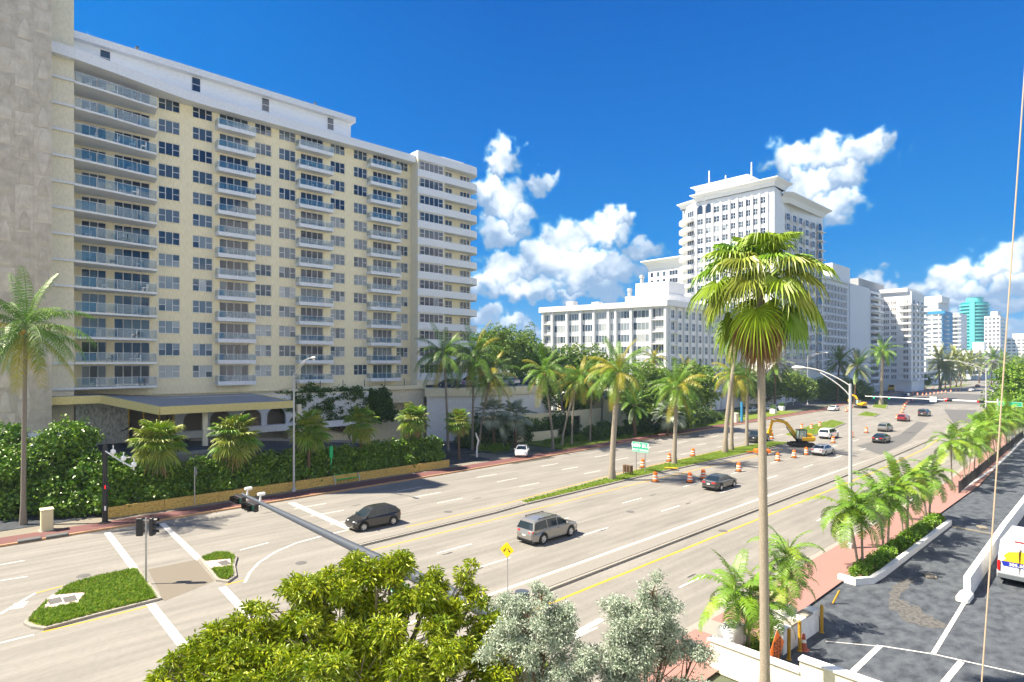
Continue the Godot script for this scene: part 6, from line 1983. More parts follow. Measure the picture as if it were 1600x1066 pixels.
func tapered(w: float, ends: float, lo: float, hi: float, tuck: float) -> Callable:
	return func(p: Vector2) -> float:
		var k := clampf((absf(p.x) - ends * 0.62) / (ends * 0.38), 0, 1)
		var low := clampf((0.55 - p.y) / 0.4, 0, 1)
		return w * 0.5 - 0.20 * k * k - 0.05 * low - (0.0 if p.y < hi else 0.0)

func car(kind: String, paint: Material, name_: String, label: String, at: Vector3, turn: float, group := "", category := "car", roof: Material = null) -> Node3D:
	var k: Dictionary = CARS[kind]
	var t := thing(name_, label, category, at, turn, group)
	var r: float = k.wheel
	var w: float = k.w
	var ends: float = k.top[0][0] * -1.0
	var half := tapered(w, ends, 0.3, k.belt, 0.0)
	if not cache.has("car " + kind):
		var p := PackedVector2Array()
		for q in k.top:
			p.append(Vector2(q[0], q[1]))
		for cx in [k.front, k.rear]:
			for i in 9:
				var a := PI * i / 8.0
				p.append(Vector2(cx + cos(a) * (r + 0.07), 0.26 + maxf(0.0, sin(a)) * (r * 2 + 0.06 - 0.26)))
		p.append(Vector2(-ends + 0.1, 0.28))
		var body := Shape.new()
		shell(body, p, half, 0.05)
		var well := Shape.new()
		well.span(Vector3(-ends + 0.25, 0.22, -w * 0.5 + 0.14), Vector3(ends - 0.25, k.belt - 0.15, w * 0.5 - 0.14))
		var cab := PackedVector2Array()
		for q in k.cabin:
			cab.append(Vector2(q[0], q[1]))
		var ch := func(q: Vector2) -> float: return w * 0.5 - 0.05 - 0.24 * clampf((q.y - k.belt) / (k.roof - k.belt), 0, 1.1)
		var cabin := Shape.new()
		shell(cabin, cab, ch, 0.05)
		var glass_ := []
		var inn := inset(cab, 0.10)
		for i in inn.size():
			inn[i].y = maxf(inn[i].y, k.belt + 0.05)
		var cuts: Array = [9.0] + k.pillars + [-9.0]
		for i in cuts.size() - 1:
			var rect := PackedVector2Array([Vector2(cuts[i] - 0.035, 0), Vector2(cuts[i] - 0.035, 3), Vector2(cuts[i + 1] + 0.035, 3), Vector2(cuts[i + 1] + 0.035, 0)])
			for piece in Geometry2D.intersect_polygons(inn, rect):
				for side in [-1.0, 1.0]:
					var g := Shape.new()
					side_sheet(g, piece, ch, 0.008, [side])
					glass_.append(g.mesh())
		var screens := []
		for e in [[cab[-1], cab[-2], 1.0], [cab[0], cab[1], -1.0]]:
			var lo: Vector2 = (e[0] as Vector2).lerp(e[1], 0.10)
			var hi: Vector2 = (e[0] as Vector2).lerp(e[1], 0.93)
			var nn: Vector2 = Vector2(e[1].y - e[0].y, e[0].x - e[1].x).normalized() * e[2] * 0.012
			nn = nn if nn.x * e[2] > 0 else -nn
			var z0: float = ch.call(lo) - 0.10
			var z1: float = ch.call(hi) - 0.11
			var g := Shape.new()
			var q := [Vector3(lo.x + nn.x, lo.y + absf(nn.y), -z0), Vector3(lo.x + nn.x, lo.y + absf(nn.y), z0), Vector3(hi.x + nn.x, hi.y + absf(nn.y), z1), Vector3(hi.x + nn.x, hi.y + absf(nn.y), -z1)]
			if e[2] > 0:
				q.reverse()
			g.quad(q[0], q[1], q[2], q[3])
			screens.append(g.mesh())
		var tyre := Shape.new()
		var tw := 0.115
		tyre.lathe([Vector2(r * 0.62, -tw), Vector2(r * 0.9, -tw), Vector2(r, -tw * 0.7), Vector2(r, tw * 0.7), Vector2(r * 0.9, tw), Vector2(r * 0.62, tw), Vector2(r * 0.6, tw * 0.6)], 22)
		var rim := Shape.new()
		rim.lathe([Vector2(r * 0.64, tw * 0.6), Vector2(r * 0.60, tw * 1.02), Vector2(r * 0.54, tw * 0.9), Vector2(r * 0.5, 0.02), Vector2(0.0, 0.015)], 20)
		for i in 5:
			var a := TAU * i / 5
			rim.bar(Vector3(0, tw * 0.95, 0), Vector3(cos(a) * r * 0.56, tw * 0.85, sin(a) * r * 0.56), 0.075, 0.03)
		var lamp := Shape.new()
		lamp.cbox(Vector3.ZERO, Vector3(0.22, 0.13, 0.42), 0.03)
		var tail := Shape.new()
		tail.cbox(Vector3.ZERO, Vector3(0.2, 0.17, 0.40), 0.03)
		var mirror := Shape.new()
		mirror.cbox(Vector3.ZERO, Vector3(0.13, 0.14, 0.2), 0.03)
		var skirt := Shape.new()
		skirt.cbox(Vector3(0, 0.25, 0), Vector3(ends * 2 - 0.12, 0.14, w - 0.22), 0.04)
		skirt.cbox(Vector3(-ends + 0.12, 0.42, 0), Vector3(0.3, 0.18, w - 0.42), 0.05)
		skirt.cbox(Vector3(ends - 0.17, 0.40, 0), Vector3(0.3, 0.20, w - 0.5), 0.05)
		var handle := Shape.new()
		handle.cbox(Vector3.ZERO, Vector3(0.2, 0.035, 0.03), 0.008)
		var plate := Shape.new()
		plate.box(Vector3.ZERO, Vector3(0.012, 0.15, 0.32))
		cache["car " + kind] = [body.mesh(), well.mesh(), cabin.mesh(), glass_, screens, tyre.mesh(), rim.mesh(), lamp.mesh(), tail.mesh(), mirror.mesh(), skirt.mesh(), handle.mesh(), plate.mesh()]
	var m: Array = cache["car " + kind]
	part(t, "body", m[0], paint)
	part(t, "underbody", m[1], M.trim)
	part(t, "bumper", m[10], M.trim)
	part(t, "cabin", m[2], roof if roof else paint)
	for g in m[3]:
		part(t, "side_window", g, M.car_glass)
	part(t, "windscreen", m[4][0], M.car_glass)
	part(t, "rear_window", m[4][1], M.car_glass)
	for x in [k.front, k.rear]:
		for side in [-1.0, 1.0]:
			var wh := part(t, "wheel", m[5], M.tyre, Transform3D(Basis(Vector3.RIGHT, PI * 0.5 * side), Vector3(x, r, (w * 0.5 - 0.13) * side)))
			part(wh, "rim", m[6], M.rim)
	for side in [-1.0, 1.0]:
		part(t, "headlight", m[7], M.head, Transform3D(Basis(Vector3.UP, -0.25 * side), Vector3(ends - 0.16, k.belt - 0.25, (w * 0.5 - 0.36) * side)))
		part(t, "taillight", m[8], M.tail, Transform3D(Basis(Vector3.UP, 0.2 * side), Vector3(-ends + 0.1, k.belt - 0.10, (w * 0.5 - 0.36) * side)))
		part(t, "mirror", m[9], paint, Transform3D(Basis.IDENTITY, Vector3(k.cabin[-1][0] - 0.35, k.belt + 0.08, (w * 0.5 + 0.06) * side)))
		for x in [0.1, -0.85]:
			part(t, "door_handle", m[11], M.trim, Transform3D(Basis.IDENTITY, Vector3(x, k.belt - 0.13, (w * 0.5 + 0.005) * side)))
	part(t, "number_plate", m[12], M.plate, Transform3D(Basis.IDENTITY, Vector3(-ends - 0.03, 0.72, 0)))
	return t

func vehicles() -> void:
	var away := PI * 0.5
	var back := -PI * 0.5
	var grey := body_paint(0.30, 0.29, 0.27, 0.5)
	var black := body_paint(0.025, 0.024, 0.025, 0.2)
	var white := body_paint(0.78, 0.78, 0.78)
	var silver := body_paint(0.60, 0.61, 0.62, 0.3)
	var dark := body_paint(0.05, 0.055, 0.055, 0.3)
	var red := body_paint(0.30, 0.015, 0.02, 0.2)
	var blue := body_paint(0.03, 0.06, 0.14, 0.3)
	var s := car("suv", grey, "parked_suv", "", xz(-30.3, 32.1), away)
	tag(s, "grey sport utility vehicle with red tail lights driving beside the concrete separator", "car")
	s.name = "grey_suv"
	var rk := Shape.new()
	for z in [-0.66, 0.66]:
		rk.bar(Vector3(-1.7, 1.81, z), Vector3(0.2, 1.81, z), 0.05)
		for x in [-1.65, 0.15]:
			rk.bar(Vector3(x, 1.72, z), Vector3(x, 1.81, z), 0.045)
	part(s, "roof_rail", rk, M.trim)
	car("crossover", black, "crossover_car", "black crossover car waiting just past the stop line", xz(-41.9, 24.3), back)
	car("saloon", dark, "saloon_car", "dark green-grey saloon driving towards the orange drums", xz(-30.2, 57.9), away)
	car("saloon", white, "saloon_car", "white saloon pulling out of the garage drive across the red pavement", Vector3(-59.0, 0.12, -57.3), atan2(2.2, -2.0) + PI)
	car("saloon", silver, "saloon_car", "silver saloon passing beside the yellow excavator", xz(-31.2, 89.5), away)
	car("suv", white, "suv_car", "white sport utility vehicle at the tip of the grass median", xz(-37.2, 109.5), away)
	car("saloon", black, "saloon_car", "black saloon on the repaved lane past the separator", xz(-29.4, 110), away)
	car("crossover", grey, "crossover_car", "grey hatchback ahead of the black saloon", xz(-33.6, 128), away)
	car("crossover", red, "crossover_car", "dark red car beside the line of orange drums", xz(-36.6, 153), away)
	car("suv", dark, "suv_car", "dark grey van-like car heading for the far crossing", xz(-36.6, 171), away)
	car("saloon", white, "saloon_car", "white saloon coming towards the bus stop", xz(-57.2, 172), back)
	car("pickup", black, "pickup_truck", "black pickup half hidden by the tall fan palm trunk", Vector3(-43.52, 0, -96.09), back, "", "truck")
	car("suv", dark, "suv_car", "dark car waiting at the far crossing behind the signal arm", Vector3(-59.65, 0, -251.86), back)
	car("saloon", white, "saloon_car", "white car beyond the construction barriers on the far road", Vector3(-52.88, 0, -327.63), away)
	car("saloon", red, "saloon_car", "red car far down the avenue beyond the crossing", Vector3(-59.86, 0, -389.11), away)
	car("suv", blue, "suv_car", "blue car at the far crossing behind the street lamp", Vector3(-50.93, 0, -366.28), away)
	car("saloon", silver, "saloon_car", "silver car half hidden by the bright green tree", Vector3(-44.00, 0, -321.08), away)
	for q in [Vector3(-97.30, 0, -337.92), Vector3(-94.41, 0, -341.00), Vector3(-89.08, 0, -382.48), Vector3(-84.86, 0, -374.41), Vector3(-89.08, 0, -424.59)]:
		car("saloon", [white, silver, black, blue, white][int(absf(q.x)) % 5], "parked_car", "car parked under the trees below the balconied white building", q, back, "cars parked below the far buildings")
	for q in [Vector3(-66.56, 0, -149.89), Vector3(-66.61, 0, -158.43), Vector3(-66.96, 0, -164.18)]:
		car("saloon", silver if int(absf(q.z)) % 2 else white, "parked_car", "car parked on the forecourt behind the bus stop", q + Vector3(-3, 0, 0), back, "cars parked behind the bus stop")
	car("saloon", white, "saloon_car", "white car parked on the terrace before the marble wall", Vector3(-71.5, 3.9, -6.2), away)
	for i in 6:
		car(["saloon", "suv", "saloon"][i % 3], [blue, silver, black, white, blue, red][i], "deck_car", ["dark blue saloon", "silver sport utility vehicle", "black saloon", "white saloon", "blue sport utility vehicle", "dark red saloon"][i] + " parked on the roof of the curved cream deck", Vector3(-77.4 + (0.6 if i > 3 else 0.0), 8.9, -59 - i * 4.2), PI + 0.1, "cars on the roof of the parking deck")
	car("saloon", blue, "saloon_car", "dark blue car on the lower drive behind the hedge", Vector3(-62.9, 0.16, -30), away)
	# white delivery van
	var v := thing("delivery_van", "tall white van with a yellow and blue advert on its rear doors", "van", Vector3(-4.95, 0.02, -47.6), away)
	var p := PackedVector2Array([Vector2(-2.98, 0.42), Vector2(-3.0, 0.7), Vector2(-2.95, 1.7), Vector2(-2.86, 2.5), Vector2(-2.7, 2.64), Vector2(1.2, 2.66), Vector2(1.6, 2.5), Vector2(2.1, 1.55), Vector2(2.85, 1.2), Vector2(3.0, 0.8), Vector2(2.95, 0.4), Vector2(2.6, 0.35)])
	for cx in [2.0, -1.75]:
		for i in 9:
			var a := PI * i / 8.0
			p.append(Vector2(cx + cos(a) * 0.45, 0.36 + sin(a) * 0.44))
	p.append(Vector2(-2.6, 0.36))
	var sh := Shape.new()
	var vh := func(q: Vector2) -> float: return 1.03 - 0.16 * clampf((q.y - 1.1) / 1.55, 0, 1) - 0.12 * clampf((q.x - 1.8) / 1.2, 0, 1)
	shell(sh, p, vh, 0.06)
	part(v, "body", sh, white)
	sh = Shape.new()
	sh.span(Vector3(-2.6, 0.3, -0.85), Vector3(2.6, 1.0, 0.85))
	part(v, "underbody", sh, M.trim)
	sh = Shape.new()
	sh.cbox(Vector3(-2.98, 0.56, 0), Vector3(0.22, 0.3, 2.0), 0.04)
	part(v, "rear_bumper", sh, mat(0.13, 0.15, 0.17, 0.6))
	for x in [2.0, -1.75]:
		for side in [-1.0, 1.0]:
			var wh := part(v, "wheel", cache["car suv"][5], M.tyre, Transform3D(Basis(Vector3.RIGHT, PI * 0.5 * side), Vector3(x, 0.37, 0.9 * side)))
			part(wh, "rim", cache["car suv"][6], M.rim)
	for side in [-1.0, 1.0]:
		sh = Shape.new()
		sh.cbox(Vector3(-2.99, 1.12, 0.93 * side), Vector3(0.14, 0.6, 0.14), 0.03)
		part(v, "taillight", sh, M.tail)
		sh = Shape.new()
		sh.span(Vector3(-3.005, 0.75, 0.02 * side - 0.008), Vector3(-2.96, 2.3, 0.02 * side + 0.008))
		part(v, "door_seam", sh, M.trim)
	sh = Shape.new()
	sh.cbox(Vector3(-2.82, 2.6, 0), Vector3(0.1, 0.05, 0.5), 0.01)
	part(v, "brake_light", sh, M.tail)
	# advert: yellow shape, blue band with a telephone number
	var lean := atan2(0.09, 0.8)
	var ad := Node3D.new()
	ad.name = "advert"
	var flatb := Basis(Vector3(0, 0, 1), Vector3(sin(lean), cos(lean), 0), Vector3(-cos(lean), sin(lean), 0))
	sh = Shape.new()
	sh.prism(PackedVector2Array([Vector2(-0.72, -0.35), Vector2(-0.5, -0.6), Vector2(0.1, -0.72), Vector2(0.78, -0.66), Vector2(0.78, -0.05), Vector2(-0.78, -0.05), Vector2(-0.6, -0.2)]), 0, 0.006)
	var face_ := Transform3D(Basis(Vector3(0, 0, 1), Vector3(-1, 0, 0), Vector3(0, -1, 0)), Vector3(-3.012, 1.36, 0))
	face_ = Transform3D(Basis(Vector3(0, 0, 1), Vector3(-1, 0.05, 0).normalized(), Vector3(-0.05, -1, 0).normalized()), Vector3(-2.985, 1.36, 0))
	part(v, "advert", sh, mat(0.85, 0.47, 0.02, 0.4), face_)
	sh = Shape.new()
	sh.prism(PackedVector2Array([Vector2(-0.82, -0.03), Vector2(0.8, -0.03), Vector2(0.8, 0.22), Vector2(-0.74, 0.22)]), 0, 0.006)
	var band := part(v, "advert", sh, mat(0.012, 0.03, 0.36, 0.4), face_)
	part(band, "lettering", words("305.505.8", 0.17), M.sign_white, Transform3D(Basis(Vector3(1, 0, 0), Vector3(0, 0, -1), Vector3(0, 1, 0)), Vector3(0.05, 0.012, 0.10)))
	ad.free()
	# excavators
	excavator("yellow excavator with a black cab digging at the end of the grass median", Vector3(-36.23, 0, -95.22), -2.325, 1.0)
	excavator("second yellow excavator by the island of the royal palm", Vector3(-55.04, 0, -186.68), 2.6, 0.9)
	# school bus
	var bus := thing("school_bus", "yellow school bus standing beyond the royal palm", "bus", Vector3(-77.79, 0, -309.64), back)
	sh = Shape.new()
	sh.cbox(Vector3(-0.6, 1.75, 0), Vector3(9.0, 2.5, 2.4), 0.2)
	sh.cbox(Vector3(4.6, 1.2, 0), Vector3(1.6, 1.3, 2.1), 0.15)
	part(bus, "body", sh, M.machine)
	sh = Shape.new()
	sh.cbox(Vector3(-0.6, 3.02, 0), Vector3(8.9, 0.12, 2.3), 0.04)
	part(bus, "roof", sh, M.white_wall)
	for i in 8:
		for side in [-1.0, 1.0]:
			sh = Shape.new()
			sh.box(Vector3(-4.3 + i * 1.02, 2.25, 1.2 * side), Vector3(0.85, 0.75, 0.03))
			part(bus, "side_window", sh, M.car_glass)
	sh = Shape.new()
	sh.box(Vector3(3.9, 2.3, 0), Vector3(0.03, 0.9, 2.0))
	part(bus, "windscreen", sh, M.car_glass)
	for x in [4.2, -3.2]:
		for side in [-1.0, 1.0]:
			part(bus, "wheel", cache["car suv"][5], M.tyre, Transform3D(Basis(Vector3.RIGHT, PI * 0.5 * side).scaled(Vector3.ONE * 1.2), Vector3(x, 0.47, 1.08 * side)))

func excavator(label: String, at: Vector3, turn: float, size: float) -> void:
	var t := thing("excavator", label, "excavator", at, turn)
	t.scale = Vector3.ONE * size
	for side in [-1.0, 1.0]:
		var s := Shape.new()
		var ring := PackedVector2Array()
		for i in 7:
			var a := -PI * 0.5 + PI * i / 6.0
			ring.append(Vector2(1.15 + cos(a) * 0.36, 0.36 + sin(a) * 0.36))
		for i in 7:
			var a := PI * 0.5 + PI * i / 6.0
			ring.append(Vector2(-1.15 + cos(a) * 0.36, 0.36 + sin(a) * 0.36))
		s.prism(ring, -0.22, 0.22, Transform3D(Basis(Vector3.RIGHT, Vector3(0, 0, 1), Vector3(0, 1, 0)), Vector3(0, 0, 0.9 * side)))
		part(t, "track", s, M.tyre)
	var s := Shape.new()
	s.cbox(Vector3(0, 0.72, 0), Vector3(1.2, 0.3, 1.3), 0.08)
	part(t, "turntable", s, M.trim)
	s = Shape.new()
	s.cbox(Vector3(-0.55, 1.28, 0), Vector3(2.3, 0.8, 2.1), 0.18)
	s.cbox(Vector3(-1.0, 1.75, 0.35), Vector3(1.3, 0.45, 1.2), 0.15)
	part(t, "housing", s, M.machine)
	s = Shape.new()
	for x in [-0.25, 0.95]:
		for z in [-0.98, -0.05]:
			s.bar(Vector3(x, 0.95, z), Vector3(x - (0.1 if x > 0 else 0.0), 2.62, z), 0.09)
	s.cbox(Vector3(0.33, 2.66, -0.52), Vector3(1.35, 0.12, 1.1), 0.04)
	s.cbox(Vector3(0.35, 1.1, -0.52), Vector3(1.25, 0.5, 1.0), 0.05)
	var cab := part(t, "cab", s, M.trim)
	for q in [[Vector3(0.33, 1.95, -1.0), Vector3(1.1, 1.2, 0.02)], [Vector3(0.33, 1.95, -0.03), Vector3(1.1, 1.2, 0.02)], [Vector3(0.92, 1.9, -0.52), Vector3(0.02, 1.3, 0.85)], [Vector3(-0.27, 2.1, -0.52), Vector3(0.02, 0.9, 0.85)]]:
		s = Shape.new()
		s.box(q[0], q[1])
		part(cab, "window", s, glass(0.5, 0.7, 0.72, 0.35))
	s = Shape.new()
	for seg in [[Vector3(0.7, 1.15, 0.2), Vector3(1.5, 2.6, 0.2), 0.42], [Vector3(1.5, 2.6, 0.2), Vector3(2.4, 3.7, 0.2), 0.46], [Vector3(2.35, 3.68, 0.2), Vector3(3.6, 3.98, 0.2), 0.42], [Vector3(3.5, 3.98, 0.2), Vector3(4.5, 3.85, 0.2), 0.34]]:
		s.bar(seg[0], seg[1], 0.28, seg[2])
	part(t, "boom", s, M.machine)
	s = Shape.new()
	s.bar(Vector3(4.4, 4.1, 0.2), Vector3(4.85, 2.5, 0.2), 0.26, 0.36)
	part(t, "stick", s, M.machine)
	s = Shape.new()
	s.tube([Vector3(1.0, 1.2, 0.2), Vector3(2.3, 3.0, 0.2)], [0.07], 8)
	s.tube([Vector3(2.6, 4.05, 0.2), Vector3(4.2, 4.3, 0.2)], [0.06], 8)
	part(t, "hydraulic_ram", s, M.trim)
	s = Shape.new()
	s.prism(PackedVector2Array([Vector2(4.5, 2.6), Vector2(5.0, 2.55), Vector2(5.15, 2.0), Vector2(4.8, 1.6), Vector2(4.4, 1.75), Vector2(4.75, 2.05)]), -0.4, 0.4, Transform3D(Basis(Vector3.RIGHT, Vector3(0, 0, 1), Vector3(0, 1, 0)), Vector3(0, 0, 0.2)))
	part(t, "bucket", s, M.machine)
	s = Shape.new()
	s.cbox(Vector3(1.75, 0.4, 0), Vector3(0.12, 0.5, 2.1), 0.03)
	s.bar(Vector3(0.6, 0.5, 0), Vector3(1.7, 0.4, 0), 0.2)
	part(t, "blade", s, M.trim)

func words(text: String, height: float, depth := 0.006) -> TextMesh:
	var f := SystemFont.new()
	f.font_names = PackedStringArray(["Droid Sans"])
	f.font_weight = 700
	var m := TextMesh.new()
	m.font = f
	m.text = text
	m.font_size = 64
	m.pixel_size = height / 46.0
	m.depth = depth
	m.curve_step = 2.0
	return m

func lamp(label: String, at: Vector3, height: float, reach: Vector3, girth := 0.11, group := "street lamps") -> void:
	var t := thing("street_lamp", label, "street lamp", at, 0.0, group)
	var s := Shape.new()
	s.tube([Vector3.ZERO, Vector3(0, height * 0.5, 0), Vector3(0, height, 0)], [girth, girth * 0.85, girth * 0.7], 12)
	part(t, "pole", s, M.galv)
	s = Shape.new()
	s.cbox(Vector3(0, 0.25, 0), Vector3(0.34, 0.5, 0.34), 0.05)
	part(t, "base", s, M.galv)
	s = Shape.new()
	var top := Vector3(0, height - 0.15, 0)
	var end := reach + Vector3(0, height, 0)
	var path := []
	var low := []
	for i in 8:
		var k := i / 7.0
		var p := top.lerp(end, k)
		p.y = top.y + (end.y - top.y) * (1.0 - (1.0 - k) ** 1.8)
		path.append(p)
		low.append((top - Vector3(0, 0.85, 0)).lerp(path[i], clampf(k * 1.25, 0, 1)))
	s.tube(path, [0.045], 7)
	s.tube(low.slice(0, 6), [0.04], 7)
	part(t, "arm", s, M.galv)
	var d := (reach * Vector3(1, 0, 1)).normalized()
	s = Shape.new()
	s.tube([end - d * 0.1, end + d * 0.15, end + d * 0.55, end + d * 0.8], [0.07, 0.13, 0.17, 0.06], 10)
	var head := part(t, "lantern", s, M.galv)
	s = Shape.new()
	s.lathe([Vector2(0.0, -0.13), Vector2(0.10, -0.11), Vector2(0.14, -0.02), Vector2(0.0, 0.0)], 10, end + d * 0.5 + Vector3(0, -0.09, 0))
	part(head, "lens", s, M.reflective)

func signal_head(parent: Node3D, at: Vector3, turn: float, lit: String, lying := false) -> void:
	# housing with three hooded lenses that look along +x
	var xf := Transform3D(Basis(Vector3.UP, turn) * (Basis(Vector3.RIGHT, PI * 0.5) if lying else Basis.IDENTITY), at)
	var s := Shape.new()
	s.cbox(Vector3(0, 0, 0), Vector3(0.22, 1.05, 0.36), 0.03)
	var o := part(parent, "signal_head", s, M.black, xf)
	for i in 3:
		s = Shape.new()
		for k in 8:
			var a := PI * (k / 8.0) * 1.2 - 0.3
			var b := PI * ((k + 1) / 8.0) * 1.2 - 0.3
			var c := Vector3(0.11, 0.34 - 0.34 * i, 0)
			s.quad(c + Vector3(0, sin(a) * 0.15, cos(a) * 0.15), c + Vector3(0, sin(b) * 0.15, cos(b) * 0.15), c + Vector3(0.22, sin(b) * 0.15, cos(b) * 0.15), c + Vector3(0.22, sin(a) * 0.15, cos(a) * 0.15))
		part(o, "hood", s, M.black)
		s = Shape.new()
		s.lathe([Vector2(0.13, 0.0), Vector2(0.1, 0.03), Vector2(0, 0.04)], 12)
		var m := mat(0.10, 0.012, 0.01, 0.3)
		if i == 1:
			m = mat(0.12, 0.06, 0.0, 0.3)
		if i == 2:
			m = mat(0.0, 0.08, 0.05, 0.3)
		if lit == ["red", "amber", "green"][i]:
			m.emission_enabled = true
			m.emission = Color(1.0, 0.05, 0.02) if i == 0 else Color(0.0, 0.9, 0.5)
			m.emission_energy_multiplier = 0.9
		part(o, "lens", s, m, Transform3D(Basis(Vector3(0, 0, 1), -PI * 0.5), Vector3(0.112, 0.34 - 0.34 * i, 0)))

var drums := {}

func drum(label_: String, at: Vector3, group: String) -> void:
	drums[group] = drums.get(group, -1) + 1
	var label := label_ % NTH[drums[group]]
	if not cache.has("drum"):
		var o := thing("traffic_drum", label, "traffic drum", at, 0.0, group)
		var s := Shape.new()
		s.lathe([Vector2(0.30, 0.06), Vector2(0.29, 0.30), Vector2(0.275, 0.31), Vector2(0.27, 0.55), Vector2(0.255, 0.56), Vector2(0.25, 0.78), Vector2(0.235, 0.79), Vector2(0.22, 1.0), Vector2(0.15, 1.04), Vector2(0, 1.05)], 16)
		part(o, "barrel", s, M.orange)
		for y in [[0.32, 0.46], [0.62, 0.76]]:
			s = Shape.new()
			var r0 := 0.285 if y[0] < 0.5 else 0.262
			s.lathe([Vector2(r0 - 0.004, y[0]), Vector2(r0, y[0] + 0.01), Vector2(r0 - 0.008, y[1] - 0.01), Vector2(r0 - 0.016, y[1])], 16)
			part(o, "white_band", s, M.reflective)
		s = Shape.new()
		s.lathe([Vector2(0.45, 0.0), Vector2(0.44, 0.06), Vector2(0.3, 0.09), Vector2(0, 0.09)], 14)
		part(o, "base", s, M.tyre)
		s = Shape.new()
		s.bar(Vector3(-0.12, 1.12, 0), Vector3(0.12, 1.12, 0), 0.03)
		s.bar(Vector3(-0.12, 1.03, 0), Vector3(-0.12, 1.12, 0), 0.03)
		s.bar(Vector3(0.12, 1.03, 0), Vector3(0.12, 1.12, 0), 0.03)
		part(o, "handle", s, M.orange)
		cache["drum"] = o
	else:
		copy(cache["drum"], at, rng.randf() * TAU, label, group, "traffic_drum")

func panel_sign(t: Node3D, called: String, center: Vector3, w: float, h: float, turn: float, m: Material, border: Material = null) -> MeshInstance3D:
	# flat plate that looks along +z before turning
	var xf := Transform3D(Basis(Vector3.UP, turn), center)
	var s := Shape.new()
	s.cbox(Vector3.ZERO, Vector3(w, h, 0.03), 0.008)
	var o := part(t, called, s, m, xf)
	if border:
		s = Shape.new()
		for q in [[0.0, h * 0.5 - 0.05, w - 0.08, 0.03], [0.0, -h * 0.5 + 0.05, w - 0.08, 0.03], [w * 0.5 - 0.05, 0.0, 0.03, h - 0.13], [-w * 0.5 + 0.05, 0.0, 0.03, h - 0.13]]:
			s.box(Vector3(q[0], q[1], 0.018), Vector3(q[2], q[3], 0.004))
		part(o, "border", s, border)
	return o

func post(t: Node3D, a: Vector3, b: Vector3, r: float, m: Material, called := "post") -> void:
	var s := Shape.new()
	s.tube([a, b], [r], 8)
	part(t, called, s, m)

